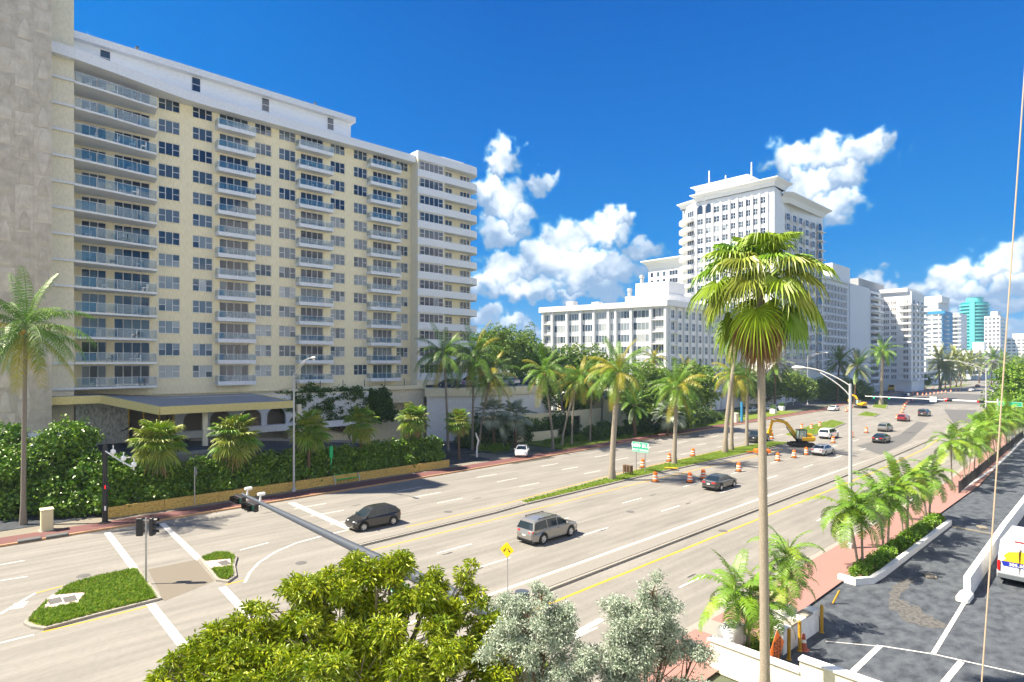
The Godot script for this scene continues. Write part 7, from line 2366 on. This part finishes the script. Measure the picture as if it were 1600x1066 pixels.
func street_things() -> void:
	# lamps
	lamp("grey street lamp in front of the hedge by the third cabbage palm", Vector3(-58.08, 0, -24.73), 12.0, Vector3(4.0, 1.4, 0))
	lamp("pale street lamp rising from the Christmas palms over the near pavement", xz(-14.0, 45.3), 11.5, Vector3(-3.0, 1.1, 0.3), 0.14)
	lamp("pale street lamp by the far end of the metal fence", Vector3(-22.64, 0, -156.11), 11.6, Vector3(-6.5, 1.8, 0.3), 0.15)
	lamp("pale street lamp against the large bright green tree", Vector3(-27.42, 0, -238.40), 11.8, Vector3(-5.0, 1.8, 0.3), 0.16)
	lamp("thin street lamp by the bus stop lawn below the white tower", Vector3(-70.18, 0, -188.87), 15.0, Vector3(5.0, 0.8, 0), 0.13)
	lamp("thin street lamp below the honeycomb building", Vector3(-81.90, 0, -259.09), 13.0, Vector3(4.0, 1.0, 0), 0.14)
	lamp("distant street lamp beyond the far crossing", Vector3(-55.40, 0, -418.33), 12.5, Vector3(-5, 1.5, 0), 0.18)
	# big signal mast over the near lanes
	var t := thing("signal_mast", "long grey tapered signal mast arm reaching over the avenue", "signal mast", Vector3(-10.6, 0, -10.3))
	var s := Shape.new()
	s.tube([Vector3.ZERO, Vector3(0, 3.6, 0), Vector3(0, 7.3, 0)], [0.24, 0.21, 0.18], 14)
	part(t, "pole", s, M.arm_steel)
	s = Shape.new()
	s.tube([Vector3(0, 6.4, 0), Vector3(-6, 6.45, 0), Vector3(-13, 6.5, 0), Vector3(-19.6, 6.55, 0)], [0.21, 0.17, 0.125, 0.075], 14)
	part(t, "arm", s, M.arm_steel)
	signal_head(t, Vector3(-17.6, 6.35, 0.25), -PI * 0.5, "", true)
	signal_head(t, Vector3(-19.2, 6.4, 0.25), -PI * 0.5, "", true)
	for x in [-17.3, -18.95]:
		s = Shape.new()
		s.bar(Vector3(x, 6.3, 0.0), Vector3(x, 6.85, 0.0), 0.07)
		s.cbox(Vector3(x, 6.92, -0.05), Vector3(0.16, 0.14, 0.34), 0.03)
		part(t, "detector", s, M.sign_white)
	var sg := panel_sign(t, "street_name_sign", Vector3(-5.6, 6.0, 0.25), 1.9, 0.5, 0.0, M.sign_green, M.sign_white)
	sg.set_meta("label", "green street name sign half hidden by leaves")
	# corner signal pole
	t = thing("signal_pole", "black signal pole with white cameras at the corner of the red pavement", "signal pole", Vector3(-56.98, 0, -8.85))
	s = Shape.new()
	s.tube([Vector3.ZERO, Vector3(0, 0.5, 0), Vector3(0, 6.4, 0)], [0.24, 0.2, 0.17], 12)
	part(t, "pole", s, M.black)
	s = Shape.new()
	s.lathe([Vector2(0.42, 0.14), Vector2(0.40, 0.2), Vector2(0.2, 0.24)], 14)
	part(t, "base_plate", s, M.black)
	s = Shape.new()
	s.tube([Vector3(0.15, 5.9, 0), Vector3(1.4, 5.2, -0.8), Vector3(2.4, 4.75, -1.4)], [0.05], 8)
	part(t, "bracket", s, M.sign_white)
	for p in [Vector3(0.9, 5.9, -0.4), Vector3(1.7, 5.4, -0.95), Vector3(2.5, 4.95, -1.5)]:
		s = Shape.new()
		s.cbox(p, Vector3(0.5, 0.34, 0.3), 0.06)
		s.bar(p + Vector3(0, -0.45, 0), p + Vector3(0, 0.5, 0), 0.06)
		part(t, "camera", s, M.sign_white)
	s = Shape.new()
	s.cbox(Vector3(0.45, 3.05, -0.1), Vector3(0.42, 0.46, 0.28), 0.03)
	var ph := part(t, "pedestrian_signal", s, M.black)
	s = Shape.new()
	s.cbox(Vector3(0.42, 3.07, 0.06), Vector3(0.2, 0.26, 0.02), 0.004)
	var red := mat(0.6, 0.01, 0.01, 0.4)
	red.emission_enabled = true
	red.emission = Color(1.0, 0.06, 0.03)
	red.emission_energy_multiplier = 0.8
	part(ph, "red_hand_lamp", s, red)
	panel_sign(t, "push_button_plate", Vector3(0.19, 1.35, 0.05), 0.22, 0.36, 0.7, M.sign_white)
	# signal on the refuge
	t = thing("signal_post", "thin post with two black signal heads on the grass island", "signal post", Vector3(-40.07, 0, -8.23))
	post(t, Vector3.ZERO, Vector3(0, 3.9, 0), 0.055, M.steel)
	signal_head(t, Vector3(-0.24, 3.35, 0.27), PI * 0.80, "")
	signal_head(t, Vector3(0.26, 3.38, -0.27), PI * 0.25, "")
	s = Shape.new()
	for y in [2.95, 3.75]:
		s.bar(Vector3(-0.25, y, 0.27), Vector3(0.27, y, -0.27), 0.06)
	part(t, "bracket", s, M.steel)
	# green block sign
	t = thing("block_sign", "green road sign reading 5600 BLK NEXT SIGNAL on two posts", "road sign", Vector3(-40.60, 0, -58.85))
	for x in [-0.62, 0.62]:
		post(t, Vector3(x, 0, 0), Vector3(x, 2.6, 0), 0.05, M.steel)
	var p := panel_sign(t, "panel", Vector3(0, 3.0, 0.06), 2.3, 1.2, 0.0, M.sign_green, M.sign_white)
	part(p, "lettering", words("5600 BLK", 0.42), M.sign_white, Transform3D(Basis.IDENTITY, Vector3(0, 0.2, 0.02)))
	part(p, "lettering", words("NEXT SIGNAL", 0.25), M.sign_white, Transform3D(Basis.IDENTITY, Vector3(0, -0.32, 0.02)))
	# yellow diamond
	t = thing("warning_sign", "yellow diamond sign with two black arrows at the start of the separator", "road sign", Vector3(-24.18, 0, -22.37))
	post(t, Vector3.ZERO, Vector3(0, 2.9, 0), 0.03, M.steel)
	s = Shape.new()
	s.cbox(Vector3.ZERO, Vector3(0.62, 0.62, 0.02), 0.006, Basis(Vector3(0, 0, 1), PI * 0.25))
	p = part(t, "plate", s, M.sign_yellow, Transform3D(Basis(Vector3.UP, 0.35), Vector3(0, 2.62, 0.05)))
	for side in [-1.0, 1.0]:
		s = Shape.new()
		var o := Vector3(0.13 * side, -0.02, 0.014)
		var d := Vector3(0.6 * side, -0.8, 0).normalized()
		var e := Vector3(-d.y, d.x, 0)
		s.box(o - d * 0.05, Vector3(0.05, 0.16, 0.004), Basis(e, d, Vector3(0, 0, 1)))
		s.tri(o + d * 0.03 + e * 0.07, o + d * 0.14, o + d * 0.03 - e * 0.07)
		part(p, "arrow", s, M.black)
	# orange work sign leaning behind the plastered wall
	t = thing("work_sign", "orange diamond sign reading ROAD WORK AHEAD behind the cream wall", "road sign", Vector3(-10.20, -0.26, -24.20) * Vector3(1, 0, 1))
	s = Shape.new()
	for z in [-0.35, 0.35]:
		s.bar(Vector3(-0.1, 0.0, z), Vector3(-0.02, 1.5, z * 0.4), 0.04)
	s.bar(Vector3(-0.6, 0.0, 0), Vector3(-0.06, 1.5, 0), 0.04)
	part(t, "easel", s, M.steel)
	s = Shape.new()
	s.cbox(Vector3.ZERO, Vector3(0.98, 0.98, 0.015), 0.005, Basis(Vector3(0, 0, 1), PI * 0.25))
	p = part(t, "plate", s, M.sign_orange, Transform3D(Basis(Vector3.UP, PI * 0.5), Vector3(0.03, 1.5, 0)))
	for q in [["ROAD", -0.26], ["WORK", 0.0], ["AHEAD", 0.26]]:
		part(p, "lettering", words(q[0], 0.19), M.black, Transform3D(Basis(Vector3(0, 0, 1), -PI * 0.5), Vector3(q[1], -0.05, 0.014)))
	# drums
	for q in [Vector3(-42.38, 0, -61.90), Vector3(-42.74, 0, -68.43), Vector3(-42.82, 0, -74.54)]:
		drum("orange and white drum beyond the grass median, %s on from the green block sign", q, "drums beyond the grass median")
	for q in [Vector3(-36.47, 0, -55.61), Vector3(-33.72, 0, -58.04), Vector3(-33.62, 0, -60.71), Vector3(-33.09, 0, -68.04)]:
		drum("orange and white drum, %s in the taper from the green block sign", q, "drums in the taper by the block sign")
	for q in [Vector3(-33.11, 0, -79.05), Vector3(-32.70, 0, -83.31), Vector3(-32.55, 0, -87.14)]:
		drum("orange and white drum guarding the excavator, %s on from the orange trailer", q, "drums guarding the excavator")
	for q in [Vector3(-34.35, 0, -103.03), Vector3(-34.79, 0, -113.26), Vector3(-35.14, 0, -122.41), Vector3(-44.27, 0, -121.06), Vector3(-44.66, 0, -126.45), Vector3(-45.54, 0, -119.71), Vector3(-43.33, 0, -101.03)]:
		drum("orange and white drum, %s of those round the second grass median", q, "drums round the second grass median")
	for q in [Vector3(-53.72, 0, -170.68), Vector3(-55.10, 0, -176.81), Vector3(-56.78, 0, -184.84)]:
		drum("orange and white drum near the second excavator, %s on from the white saloon", q, "drums near the second excavator")
	for q in [Vector3(-38.83, 0, -157.09), Vector3(-40.51, 0, -167.12), Vector3(-42.85, 0, -177.94), Vector3(-45.50, 0, -190.21), Vector3(-47.85, 0, -201.35), Vector3(-50.34, 0, -213.99), Vector3(-52.31, 0, -224.63), Vector3(-52.72, 0, -231.03)]:
		drum("orange and white drum, %s in the close row from the dark red car", q, "drums in the row beside the red car")
	for q in [Vector3(-58.49, 0, -270.95), Vector3(-58.59, 0, -277.25), Vector3(-58.12, 0, -281.05), Vector3(-58.21, 0, -287.74), Vector3(-57.73, 0, -291.75), Vector3(-57.82, 0, -298.87), Vector3(-57.91, 0, -306.28), Vector3(-57.63, 0, -314.41), Vector3(-57.33, 0, -322.89), Vector3(-57.42, 0, -331.33), Vector3(-70.42, 0, -345.52), Vector3(-69.65, 0, -327.23), Vector3(-67.18, 0, -296.41), Vector3(-60.98, 0, -274.70), Vector3(-63.58, 0, -278.60)]:
		drum("orange and white drum beyond the far crossing, %s in the scattered line", q, "drums beyond the far crossing")
	# arrow board trailer
	t = thing("arrow_board", "orange trailer carrying a black arrow board beside the excavator", "trailer", Vector3(-36.78, 0, -82.63), -2.4)
	s = Shape.new()
	s.cbox(Vector3(0, 0.55, 0), Vector3(2.0, 0.5, 1.1), 0.06)
	s.bar(Vector3(1.0, 0.45, 0), Vector3(2.1, 0.4, 0), 0.1)
	s.bar(Vector3(0, 0.8, 0.4), Vector3(0, 2.5, 0.4), 0.14)
	s.bar(Vector3(0, 0.8, -0.4), Vector3(0, 2.5, -0.4), 0.14)
	part(t, "trailer_frame", s, M.orange)
	s = Shape.new()
	s.cbox(Vector3(0, 3.0, 0), Vector3(0.12, 1.25, 2.2), 0.03)
	part(t, "board", s, M.black)
	for side in [-1.0, 1.0]:
		part(t, "wheel", cache["car saloon"][5], M.tyre, Transform3D(Basis(Vector3.RIGHT, PI * 0.5 * side), Vector3(-0.2, 0.33, 0.68 * side)))
	# things on the median by the block sign
	t = thing("wooden_stand", "small brown wooden crate stand on the median beside the stout palm", "crate", Vector3(-40.46, 0, -56.13))
	s = Shape.new()
	for x in [-0.4, 0.0, 0.4]:
		s.cbox(Vector3(x, 0.85, 0), Vector3(0.3, 0.8, 0.5), 0.04)
	part(t, "crate", s, M.bark_brown)
	s = Shape.new()
	for x in [-0.48, 0.48]:
		for z in [-0.2, 0.2]:
			s.bar(Vector3(x, 0, z), Vector3(x, 0.45, z), 0.06)
	part(t, "leg", s, M.bark_brown)
	t = thing("fallen_panel", "orange barricade panel lying on the grass median", "barricade", Vector3(-39.04, 0, -62.93) + Vector3(0, 0.17, 0), 0.6)
	for i in 2:
		s = Shape.new()
		s.cbox(Vector3(0, 0.12, 0.28 * i - 0.14), Vector3(1.5, 0.06, 0.25), 0.015)
		part(t, "board", s, M.machine)
	s = Shape.new()
	for x in [-0.6, 0.6]:
		s.bar(Vector3(x, 0.05, -0.3), Vector3(x, 0.05, 0.3), 0.06)
	part(t, "foot", s, M.tyre)
	# bench, post and bin on the far pavement
	t = thing("park_bench", "green slatted bench with grey rounded ends on the red pavement", "bench", Vector3(-58.12, 0, -30.58) + Vector3(-0.3, 0.14, 0), 0.0)
	for z in [-1.4, 1.4]:
		s = Shape.new()
		s.tube([Vector3(0.3, 0, z), Vector3(0.36, 0.35, z), Vector3(0.2, 0.62, z), Vector3(-0.15, 0.85, z), Vector3(-0.38, 0.6, z), Vector3(-0.36, 0, z)], [0.06], 8)
		part(t, "end_frame", s, M.galv)
	for i in 5:
		s = Shape.new()
		s.cbox(Vector3(0.28 - 0.13 * i, 0.45, 0), Vector3(0.12, 0.06, 2.75), 0.01)
		part(t, "seat_slat", s, M.bench_green)
	for i in 3:
		s = Shape.new()
		s.cbox(Vector3(-0.33, 0.58 + 0.14 * i, 0), Vector3(0.06, 0.13, 2.75), 0.01)
		part(t, "back_slat", s, M.bench_green)
	s = Shape.new()
	s.bar(Vector3(0.0, 0.0, 0), Vector3(0.0, 0.43, 0), 0.06)
	part(t, "leg", s, M.galv)
	t = thing("stop_post", "slim bright green bus stop post beside the bench", "post", Vector3(-59.19, 0, -29.44) + Vector3(-0.4, 0.12, 0))
	post(t, Vector3.ZERO, Vector3(0, 3.9, 0), 0.09, M.post_green)
	s = Shape.new()
	s.cbox(Vector3(0.0, 3.3, 0.0), Vector3(0.1, 1.2, 0.4), 0.02)
	part(t, "flag", s, M.post_green)
	t = thing("litter_bin", "small pale litter bin at the foot of the street lamp", "bin", Vector3(-59.48, 0, -25.86) + Vector3(-0.4, 0.12, 0))
	s = Shape.new()
	s.cbox(Vector3(0, 0.55, 0), Vector3(0.5, 0.9, 0.5), 0.05)
	part(t, "body", s, M.galv)
	s = Shape.new()
	s.cbox(Vector3(0, 1.04, 0), Vector3(0.56, 0.08, 0.56), 0.02)
	part(t, "lid", s, M.frame_dark)
	t = thing("utility_cabinet", "beige tapered utility cabinet in front of the dense sea grape", "cabinet", Vector3(-57.67, 0, -5.23))
	s = Shape.new()
	s.cbox(Vector3(0, 0.85, 0), Vector3(0.85, 1.7, 0.75), 0.06)
	part(t, "body", s, mat(0.62, 0.57, 0.36, 0.6))
	s = Shape.new()
	s.cbox(Vector3(0, 1.74, 0), Vector3(0.95, 0.1, 0.85), 0.03)
	part(t, "cap", s, mat(0.66, 0.6, 0.4, 0.6))
	s = Shape.new()
	s.cbox(Vector3(0, 0.05, 0), Vector3(1.1, 0.2, 1.0), 0.03)
	part(t, "plinth", s, M.kerb)
	t = thing("kerb_inlet", "long dark storm drain inlet in the pavement by the utility cabinet", "drain", Vector3(-55.47, 0, -4.92))
	for i in 2:
		s = Shape.new()
		s.cbox(Vector3(0.1, 0.13, 0.9 - 1.6 * i), Vector3(0.7, 0.18, 1.35), 0.03)
		part(t, "slab", s, M.road_patch)
	t = thing("round_sign", "grey post with a round sign seen edge-on before the hedge", "road sign", Vector3(-58.01, 0, -15.68))
	post(t, Vector3.ZERO, Vector3(0, 3.7, 0), 0.045, M.steel)
	s = Shape.new()
	s.lathe([Vector2(0.0, -0.02), Vector2(0.4, -0.015), Vector2(0.4, 0.015), Vector2(0.0, 0.02)], 18)
	part(t, "disc", s, M.steel, Transform3D(Basis(Vector3.RIGHT, PI * 0.5), Vector3(0.0, 3.2, -0.07)))
	t = thing("drive_sign", "curled white drive sign at the end of the hedge", "sign", Vector3(-61.43, 0, -51.55) + Vector3(-0.4, 0.12, 0))
	s = Shape.new()
	s.tube([Vector3.ZERO, Vector3(0, 1.4, 0), Vector3(0.1, 2.3, -0.2), Vector3(0.2, 2.9, 0.2), Vector3(0.1, 3.4, 0.3)], [0.12, 0.1, 0.14, 0.12, 0.05], 8)
	part(t, "scroll", s, M.sign_white)
	for q in [["blue parking sign on a thin post at the edge of the lawn", Vector3(-61.11, 0, -106.39), 0.0], ["blue post at the corner of the forecourt wall", Vector3(-59.77, 0, -124.24), 1.0]]:
		t = thing("blue_sign", q[0], "sign", q[1])
		post(t, Vector3.ZERO, Vector3(0, 3.0 + q[2] * 1.4, 0), 0.06 + 0.2 * q[2], M.galv if q[2] < 0.5 else M.blue_paint)
		if q[2] < 0.5:
			panel_sign(t, "panel", Vector3(0, 2.7, 0.08), 0.9, 0.7, 0.6, M.sign_blue)
	t = thing("gate_pier", "cream stone pier by the blue post", "pier", Vector3(-60.08, 0, -121.93))
	s = Shape.new()
	s.cbox(Vector3(0, 1.0, 0), Vector3(1.0, 2.0, 1.0), 0.08)
	part(t, "pier", s, M.cream_wall)
	s = Shape.new()
	s.cbox(Vector3(0, 2.06, 0), Vector3(1.2, 0.14, 1.2), 0.04)
	part(t, "cap", s, M.cream_wall)
	# bus shelter
	t = thing("bus_shelter", "white flat-roofed shelter with slim posts on the far pavement", "shelter", Vector3(-70.47, 0, -177.26) + Vector3(-1.5, 0.14, 0))
	s = Shape.new()
	s.cbox(Vector3(0, 3.2, 0), Vector3(2.4, 0.3, 13), 0.05)
	part(t, "roof", s, M.white_wall)
	for z in [-5.5, 0.0, 5.5]:
		post(t, Vector3(0, 0, z), Vector3(0, 3.05, z), 0.12, M.white_wall)
	for q in [Vector3(-62.33, 0, -149.01), Vector3(-64.88, 0, -160.28)]:
		t = thing("white_planter", "square white planter in front of the bus shelter", "planter", q + Vector3(-1.2, 0.14, 0), 0.0, "planters by the bus shelter")
		s = Shape.new()
		s.cbox(Vector3(0, 0.6, 0), Vector3(1.3, 1.2, 1.3), 0.08)
		part(t, "pot", s, M.white_wall)
		foliage(t, "plant", "hedge", [[t.position + Vector3(0, 1.6, 0), 0.6]], 160, M.leaf_palm)
	# far signal mast
	t = thing("signal_mast", "white signal mast arm with street name plate over the far crossing", "signal mast", xz(-16.6, 125))
	s = Shape.new()
	s.tube([Vector3.ZERO, Vector3(0, 7.0, 0)], [0.2, 0.15], 10)
	part(t, "pole", s, M.galv)
	s = Shape.new()
	s.tube([Vector3(0, 6.4, 0), Vector3(-19.5, 6.6, 0)], [0.13, 0.07], 10)
	part(t, "arm", s, M.sign_white)
	for q in [[-18.3, "green"], [-15.8, "green"], [-6.6, "red"], [-2.2, "red"]]:
		signal_head(t, Vector3(q[0], 6.4, 0.28), -PI * 0.5, q[1], true)
	panel_sign(t, "lane_sign", Vector3(-8.8, 6.5, 0.25), 1.0, 0.9, 0.0, M.sign_white)
	panel_sign(t, "street_name_sign", Vector3(1.6, 6.2, 0.1), 3.0, 0.75, 0.0, M.sign_green, M.sign_white)
	t = thing("yield_sign", "small red and white triangular yield sign by the slip road", "road sign", Vector3(-37.56, 0, -198.67))
	post(t, Vector3.ZERO, Vector3(0, 2.4, 0), 0.04, M.steel)
	s = Shape.new()
	s.prism(PackedVector2Array([Vector2(-0.6, -0.5), Vector2(0.6, -0.5), Vector2(0, 0.55)]), 0, 0.03, Transform3D(Basis(Vector3.RIGHT, Vector3(0, 0, 1), Vector3(0, -1, 0)), Vector3(0, 2.6, 0.05)))
	p = part(t, "plate", s, M.tail)
	s = Shape.new()
	s.prism(PackedVector2Array([Vector2(-0.34, -0.36), Vector2(0.34, -0.36), Vector2(0, 0.25)]), 0.031, 0.036, Transform3D(Basis(Vector3.RIGHT, Vector3(0, 0, 1), Vector3(0, -1, 0)), Vector3(0, 2.6, 0.05)))
	part(p, "white_field", s, M.sign_white)
	# walls and posts of the parking court
	t = thing("court_wall", "thick white wall with a flat coping and yellow posts at the court entrance", "wall", Vector3(-10.90, 0, -28.72))
	var home := Transform3D(Basis.IDENTITY, -t.position)
	s = Shape.new()
	ribbon(s, [Vector3(-10.98, 0, -26.78), Vector3(-10.79, 0, -30.46)], 0.42, 0.0, 0.0, 1.05)
	part(t, "wall", s, M.white_wall, home)
	for i in 5:
		s = Shape.new()
		var a := (Vector3(-10.98, 0, -26.78)).lerp(Vector3(-10.79, 0, -30.46), (i + 0.02) / 5.0)
		var b := (Vector3(-10.98, 0, -26.78)).lerp(Vector3(-10.79, 0, -30.46), (i + 0.98) / 5.0)
		ribbon(s, [a, b], 0.46, 0.04, 1.05, 1.12 + 0.02 * (i % 2))
		part(t, "coping_slab", s, M.kerb if i % 2 else M.white_wall, home)
	for q in [Vector3(-10.67, 0, -26.61), Vector3(-10.64, 0, -27.74), Vector3(-10.65, 0, -30.41)]:
		t = thing("bollard", "tall chipped yellow steel post standing against the white court wall", "bollard", q, 0.0, "yellow posts by the court wall")
		t.rotation = Vector3(rng.randf_range(-0.04, 0.04), 0, rng.randf_range(-0.03, 0.05))
		s = Shape.new()
		s.tube([Vector3(0, 0.0, 0), Vector3(0, 1.32, 0)], [0.075], 12, false)
		s.lathe([Vector2(0.075, 1.32), Vector2(0.05, 1.37), Vector2(0, 1.385)], 12)
		part(t, "post", s, M.bollard)
		s = Shape.new()
		s.lathe([Vector2(0.12, 0.0), Vector2(0.12, 0.03), Vector2(0.07, 0.04)], 12)
		part(t, "base_plate", s, M.bollard)
	t = thing("leaning_delineator", "short yellow post leaning over at the court entrance", "post", Vector3(-11.52, 0, -34.45))
	post(t, Vector3(0, 0, 0), Vector3(0.28, 0.75, -0.2), 0.05, M.bollard)
	s = Shape.new()
	s.lathe([Vector2(0.14, 0.0), Vector2(0.13, 0.04), Vector2(0.06, 0.06)], 10)
	part(t, "base", s, M.tyre)
	t = thing("traffic_cone", "faded red-brown traffic cone between two yellow posts", "cone", Vector3(-10.57, 0, -27.99))
	s = Shape.new()
	s.lathe([Vector2(0.16, 0.03), Vector2(0.06, 0.72), Vector2(0.03, 0.75), Vector2(0, 0.75)], 14)
	part(t, "cone", s, M.cone_red)
	s = Shape.new()
	s.lathe([Vector2(0.116, 0.36), Vector2(0.094, 0.5)], 14)
	part(t, "band", s, M.reflective)
	s = Shape.new()
	s.cbox(Vector3(0, 0.02, 0), Vector3(0.42, 0.04, 0.42), 0.015)
	part(t, "base", s, M.cone_red)
	t = thing("tarp_heap", "crumpled white tarpaulin heap behind the court wall", "tarpaulin", Vector3(-11.84, 0, -29.55) + Vector3(-0.4, 0.1, 0))
	s = Shape.new()
	var ring := []
	for j in 4:
		var line_ := []
		for i in 12:
			var a := TAU * i / 12
			var r := [1.25, 1.05, 0.65, 0.15][j] * (1.0 + rng.randf_range(-0.16, 0.16)) as float
			line_.append(Vector3(cos(a) * r * 0.75, [0.0, 0.55, 0.95, 1.15][j] + rng.randf_range(-0.08, 0.08) * (1 if j > 0 else 0), sin(a) * r))
		ring.append(line_)
	for j in 3:
		for i in 12:
			s.quad(ring[j][(i + 1) % 12], ring[j][i], ring[j + 1][i], ring[j + 1][(i + 1) % 12])
	part(t, "sheet", s, M.white_wall)
	t = thing("plaster_wall", "cream plaster wall with a white stepped coping beside the tall fan palm", "wall", xz(-10, 23.4))
	home = Transform3D(Basis.IDENTITY, -t.position)
	s = Shape.new()
	s.span(Vector3(-12.6, 0, -23.6), Vector3(-8.95, 1.25, -23.3))
	s.span(Vector3(-8.95, 0, -23.6), Vector3(2, 1.75, -23.3))
	part(t, "wall", s, M.cream_wall, home)
	s = Shape.new()
	s.span(Vector3(-12.7, 1.25, -23.66), Vector3(-8.95, 1.33, -23.24))
	s.span(Vector3(-8.98, 1.75, -23.66), Vector3(2.1, 1.83, -23.24))
	part(t, "coping", s, M.white_wall, home)
	s = Shape.new()
	s.cbox(Vector3(-12.2, 0.85, -24.4), Vector3(0.8, 1.7, 1.2), 0.05)
	part(t, "pier", s, M.white_wall, home)
	t = thing("barrier_wall", "white sloping barrier wall between the court and the delivery van", "wall", xz(-6.9, 52))
	home = Transform3D(Basis.IDENTITY, -t.position)
	s = Shape.new()
	ribbon(s, [xz(-6.75, 40.8), xz(-7.1, 56), xz(-7.3, 74)], 0.16, 0.16, 0.0, 1.15)
	part(t, "wall", s, M.white_wall, home)
	s = Shape.new()
	s.cbox(xz(-6.75, 40.2) + Vector3(0, 0.2, 0), Vector3(0.6, 0.4, 1.3), 0.08)
	part(t, "foot", s, M.white_wall, home)
	for q in [["small cream drain cover block on the court by the hedge bed", Vector3(-8.93, 0, -43.05)], ["small cream drain cover block near the yellow speed hump", Vector3(-8.74, 0, -58.62)]]:
		t = thing("cover_block", q[0], "block", q[1], 0.5)
		s = Shape.new()
		s.cbox(Vector3(0, 0.09, 0), Vector3(0.55, 0.14, 0.75), 0.03)
		part(t, "block", s, M.sand)
	t = thing("speed_hump", "narrow pale yellow speed hump across the court lane", "speed hump", xz(-9, 56))
	s = Shape.new()
	ribbon(s, [Vector3(-10.43, 0, -57.35), Vector3(-7.76, 0, -57.15)], 0.12, 0.12, 0.0, 0.08)
	part(t, "hump", s, M.sand, Transform3D(Basis.IDENTITY, -t.position))
	# fence
	t = thing("metal_fence", "dark metal picket fence in front of the Christmas palms", "fence", xz(-12.9, 100))
	home = Transform3D(Basis.IDENTITY, -t.position)
	var fa := xz(-12.55, 72)
	var fb := xz(-14.4, 134)
	for y in [0.2, 1.2]:
		s = Shape.new()
		s.bar(fa + Vector3(0, y, 0), fb + Vector3(0, y, 0), 0.05)
		part(t, "rail", s, M.black, home)
	s = Shape.new()
	for i in 420:
		var q := fa.lerp(fb, i / 420.0)
		s.bar(q + Vector3(0, 0.2, 0), q + Vector3(0, 1.2, 0), 0.025)
	var pk := part(t, "pickets", s, M.black, home)
	pk.set_meta("kind", "stuff")
	for i in 26:
		s = Shape.new()
		var q := fa.lerp(fb, i / 25.0)
		s.bar(q, q + Vector3(0, 1.35, 0), 0.07)
		part(t, "post", s, M.black, home)
	# statue by the marble wall
	t = thing("statue", "slender dark bronze statue on a low base before the gilded doorway", "statue", Vector3(-77.4, 3.9, -14.4))
	s = Shape.new()
	s.lathe([Vector2(0.45, 0.0), Vector2(0.42, 0.25), Vector2(0.15, 0.3), Vector2(0.13, 0.9), Vector2(0.2, 1.25), Vector2(0.16, 1.5), Vector2(0.23, 1.85), Vector2(0.1, 2.0), Vector2(0.08, 2.06), Vector2(0.13, 2.18), Vector2(0.1, 2.34), Vector2(0, 2.38)], 12)
	s.tube([Vector3(0, 1.85, 0.2), Vector3(0.05, 1.6, 0.5), Vector3(0.1, 1.5, 0.85)], [0.075, 0.06, 0.04], 7)
	s.tube([Vector3(0, 1.85, -0.2), Vector3(0, 1.5, -0.32), Vector3(0.1, 1.2, -0.25)], [0.075, 0.06, 0.04], 7)
	part(t, "figure", s, M.black)
	# thin cable in front of the court
	t = thing("guy_cable", "thin tan cable slanting up in front of the parking court", "cable", Vector3(-2.09, 0.00, -10.92) * Vector3(1, 0, 1))
	s = Shape.new()
	s.tube([Vector3.ZERO, Vector3(-0.92, 24.28, -12.17) - Vector3(-2.09, 0.00, -10.92)], [0.011], 6)
	part(t, "cable", s, mat(0.42, 0.33, 0.24, 0.7))
	s = Shape.new()
	s.cbox(Vector3(0, 0.05, 0), Vector3(0.25, 0.1, 0.25), 0.02)
	part(t, "anchor", s, M.steel)
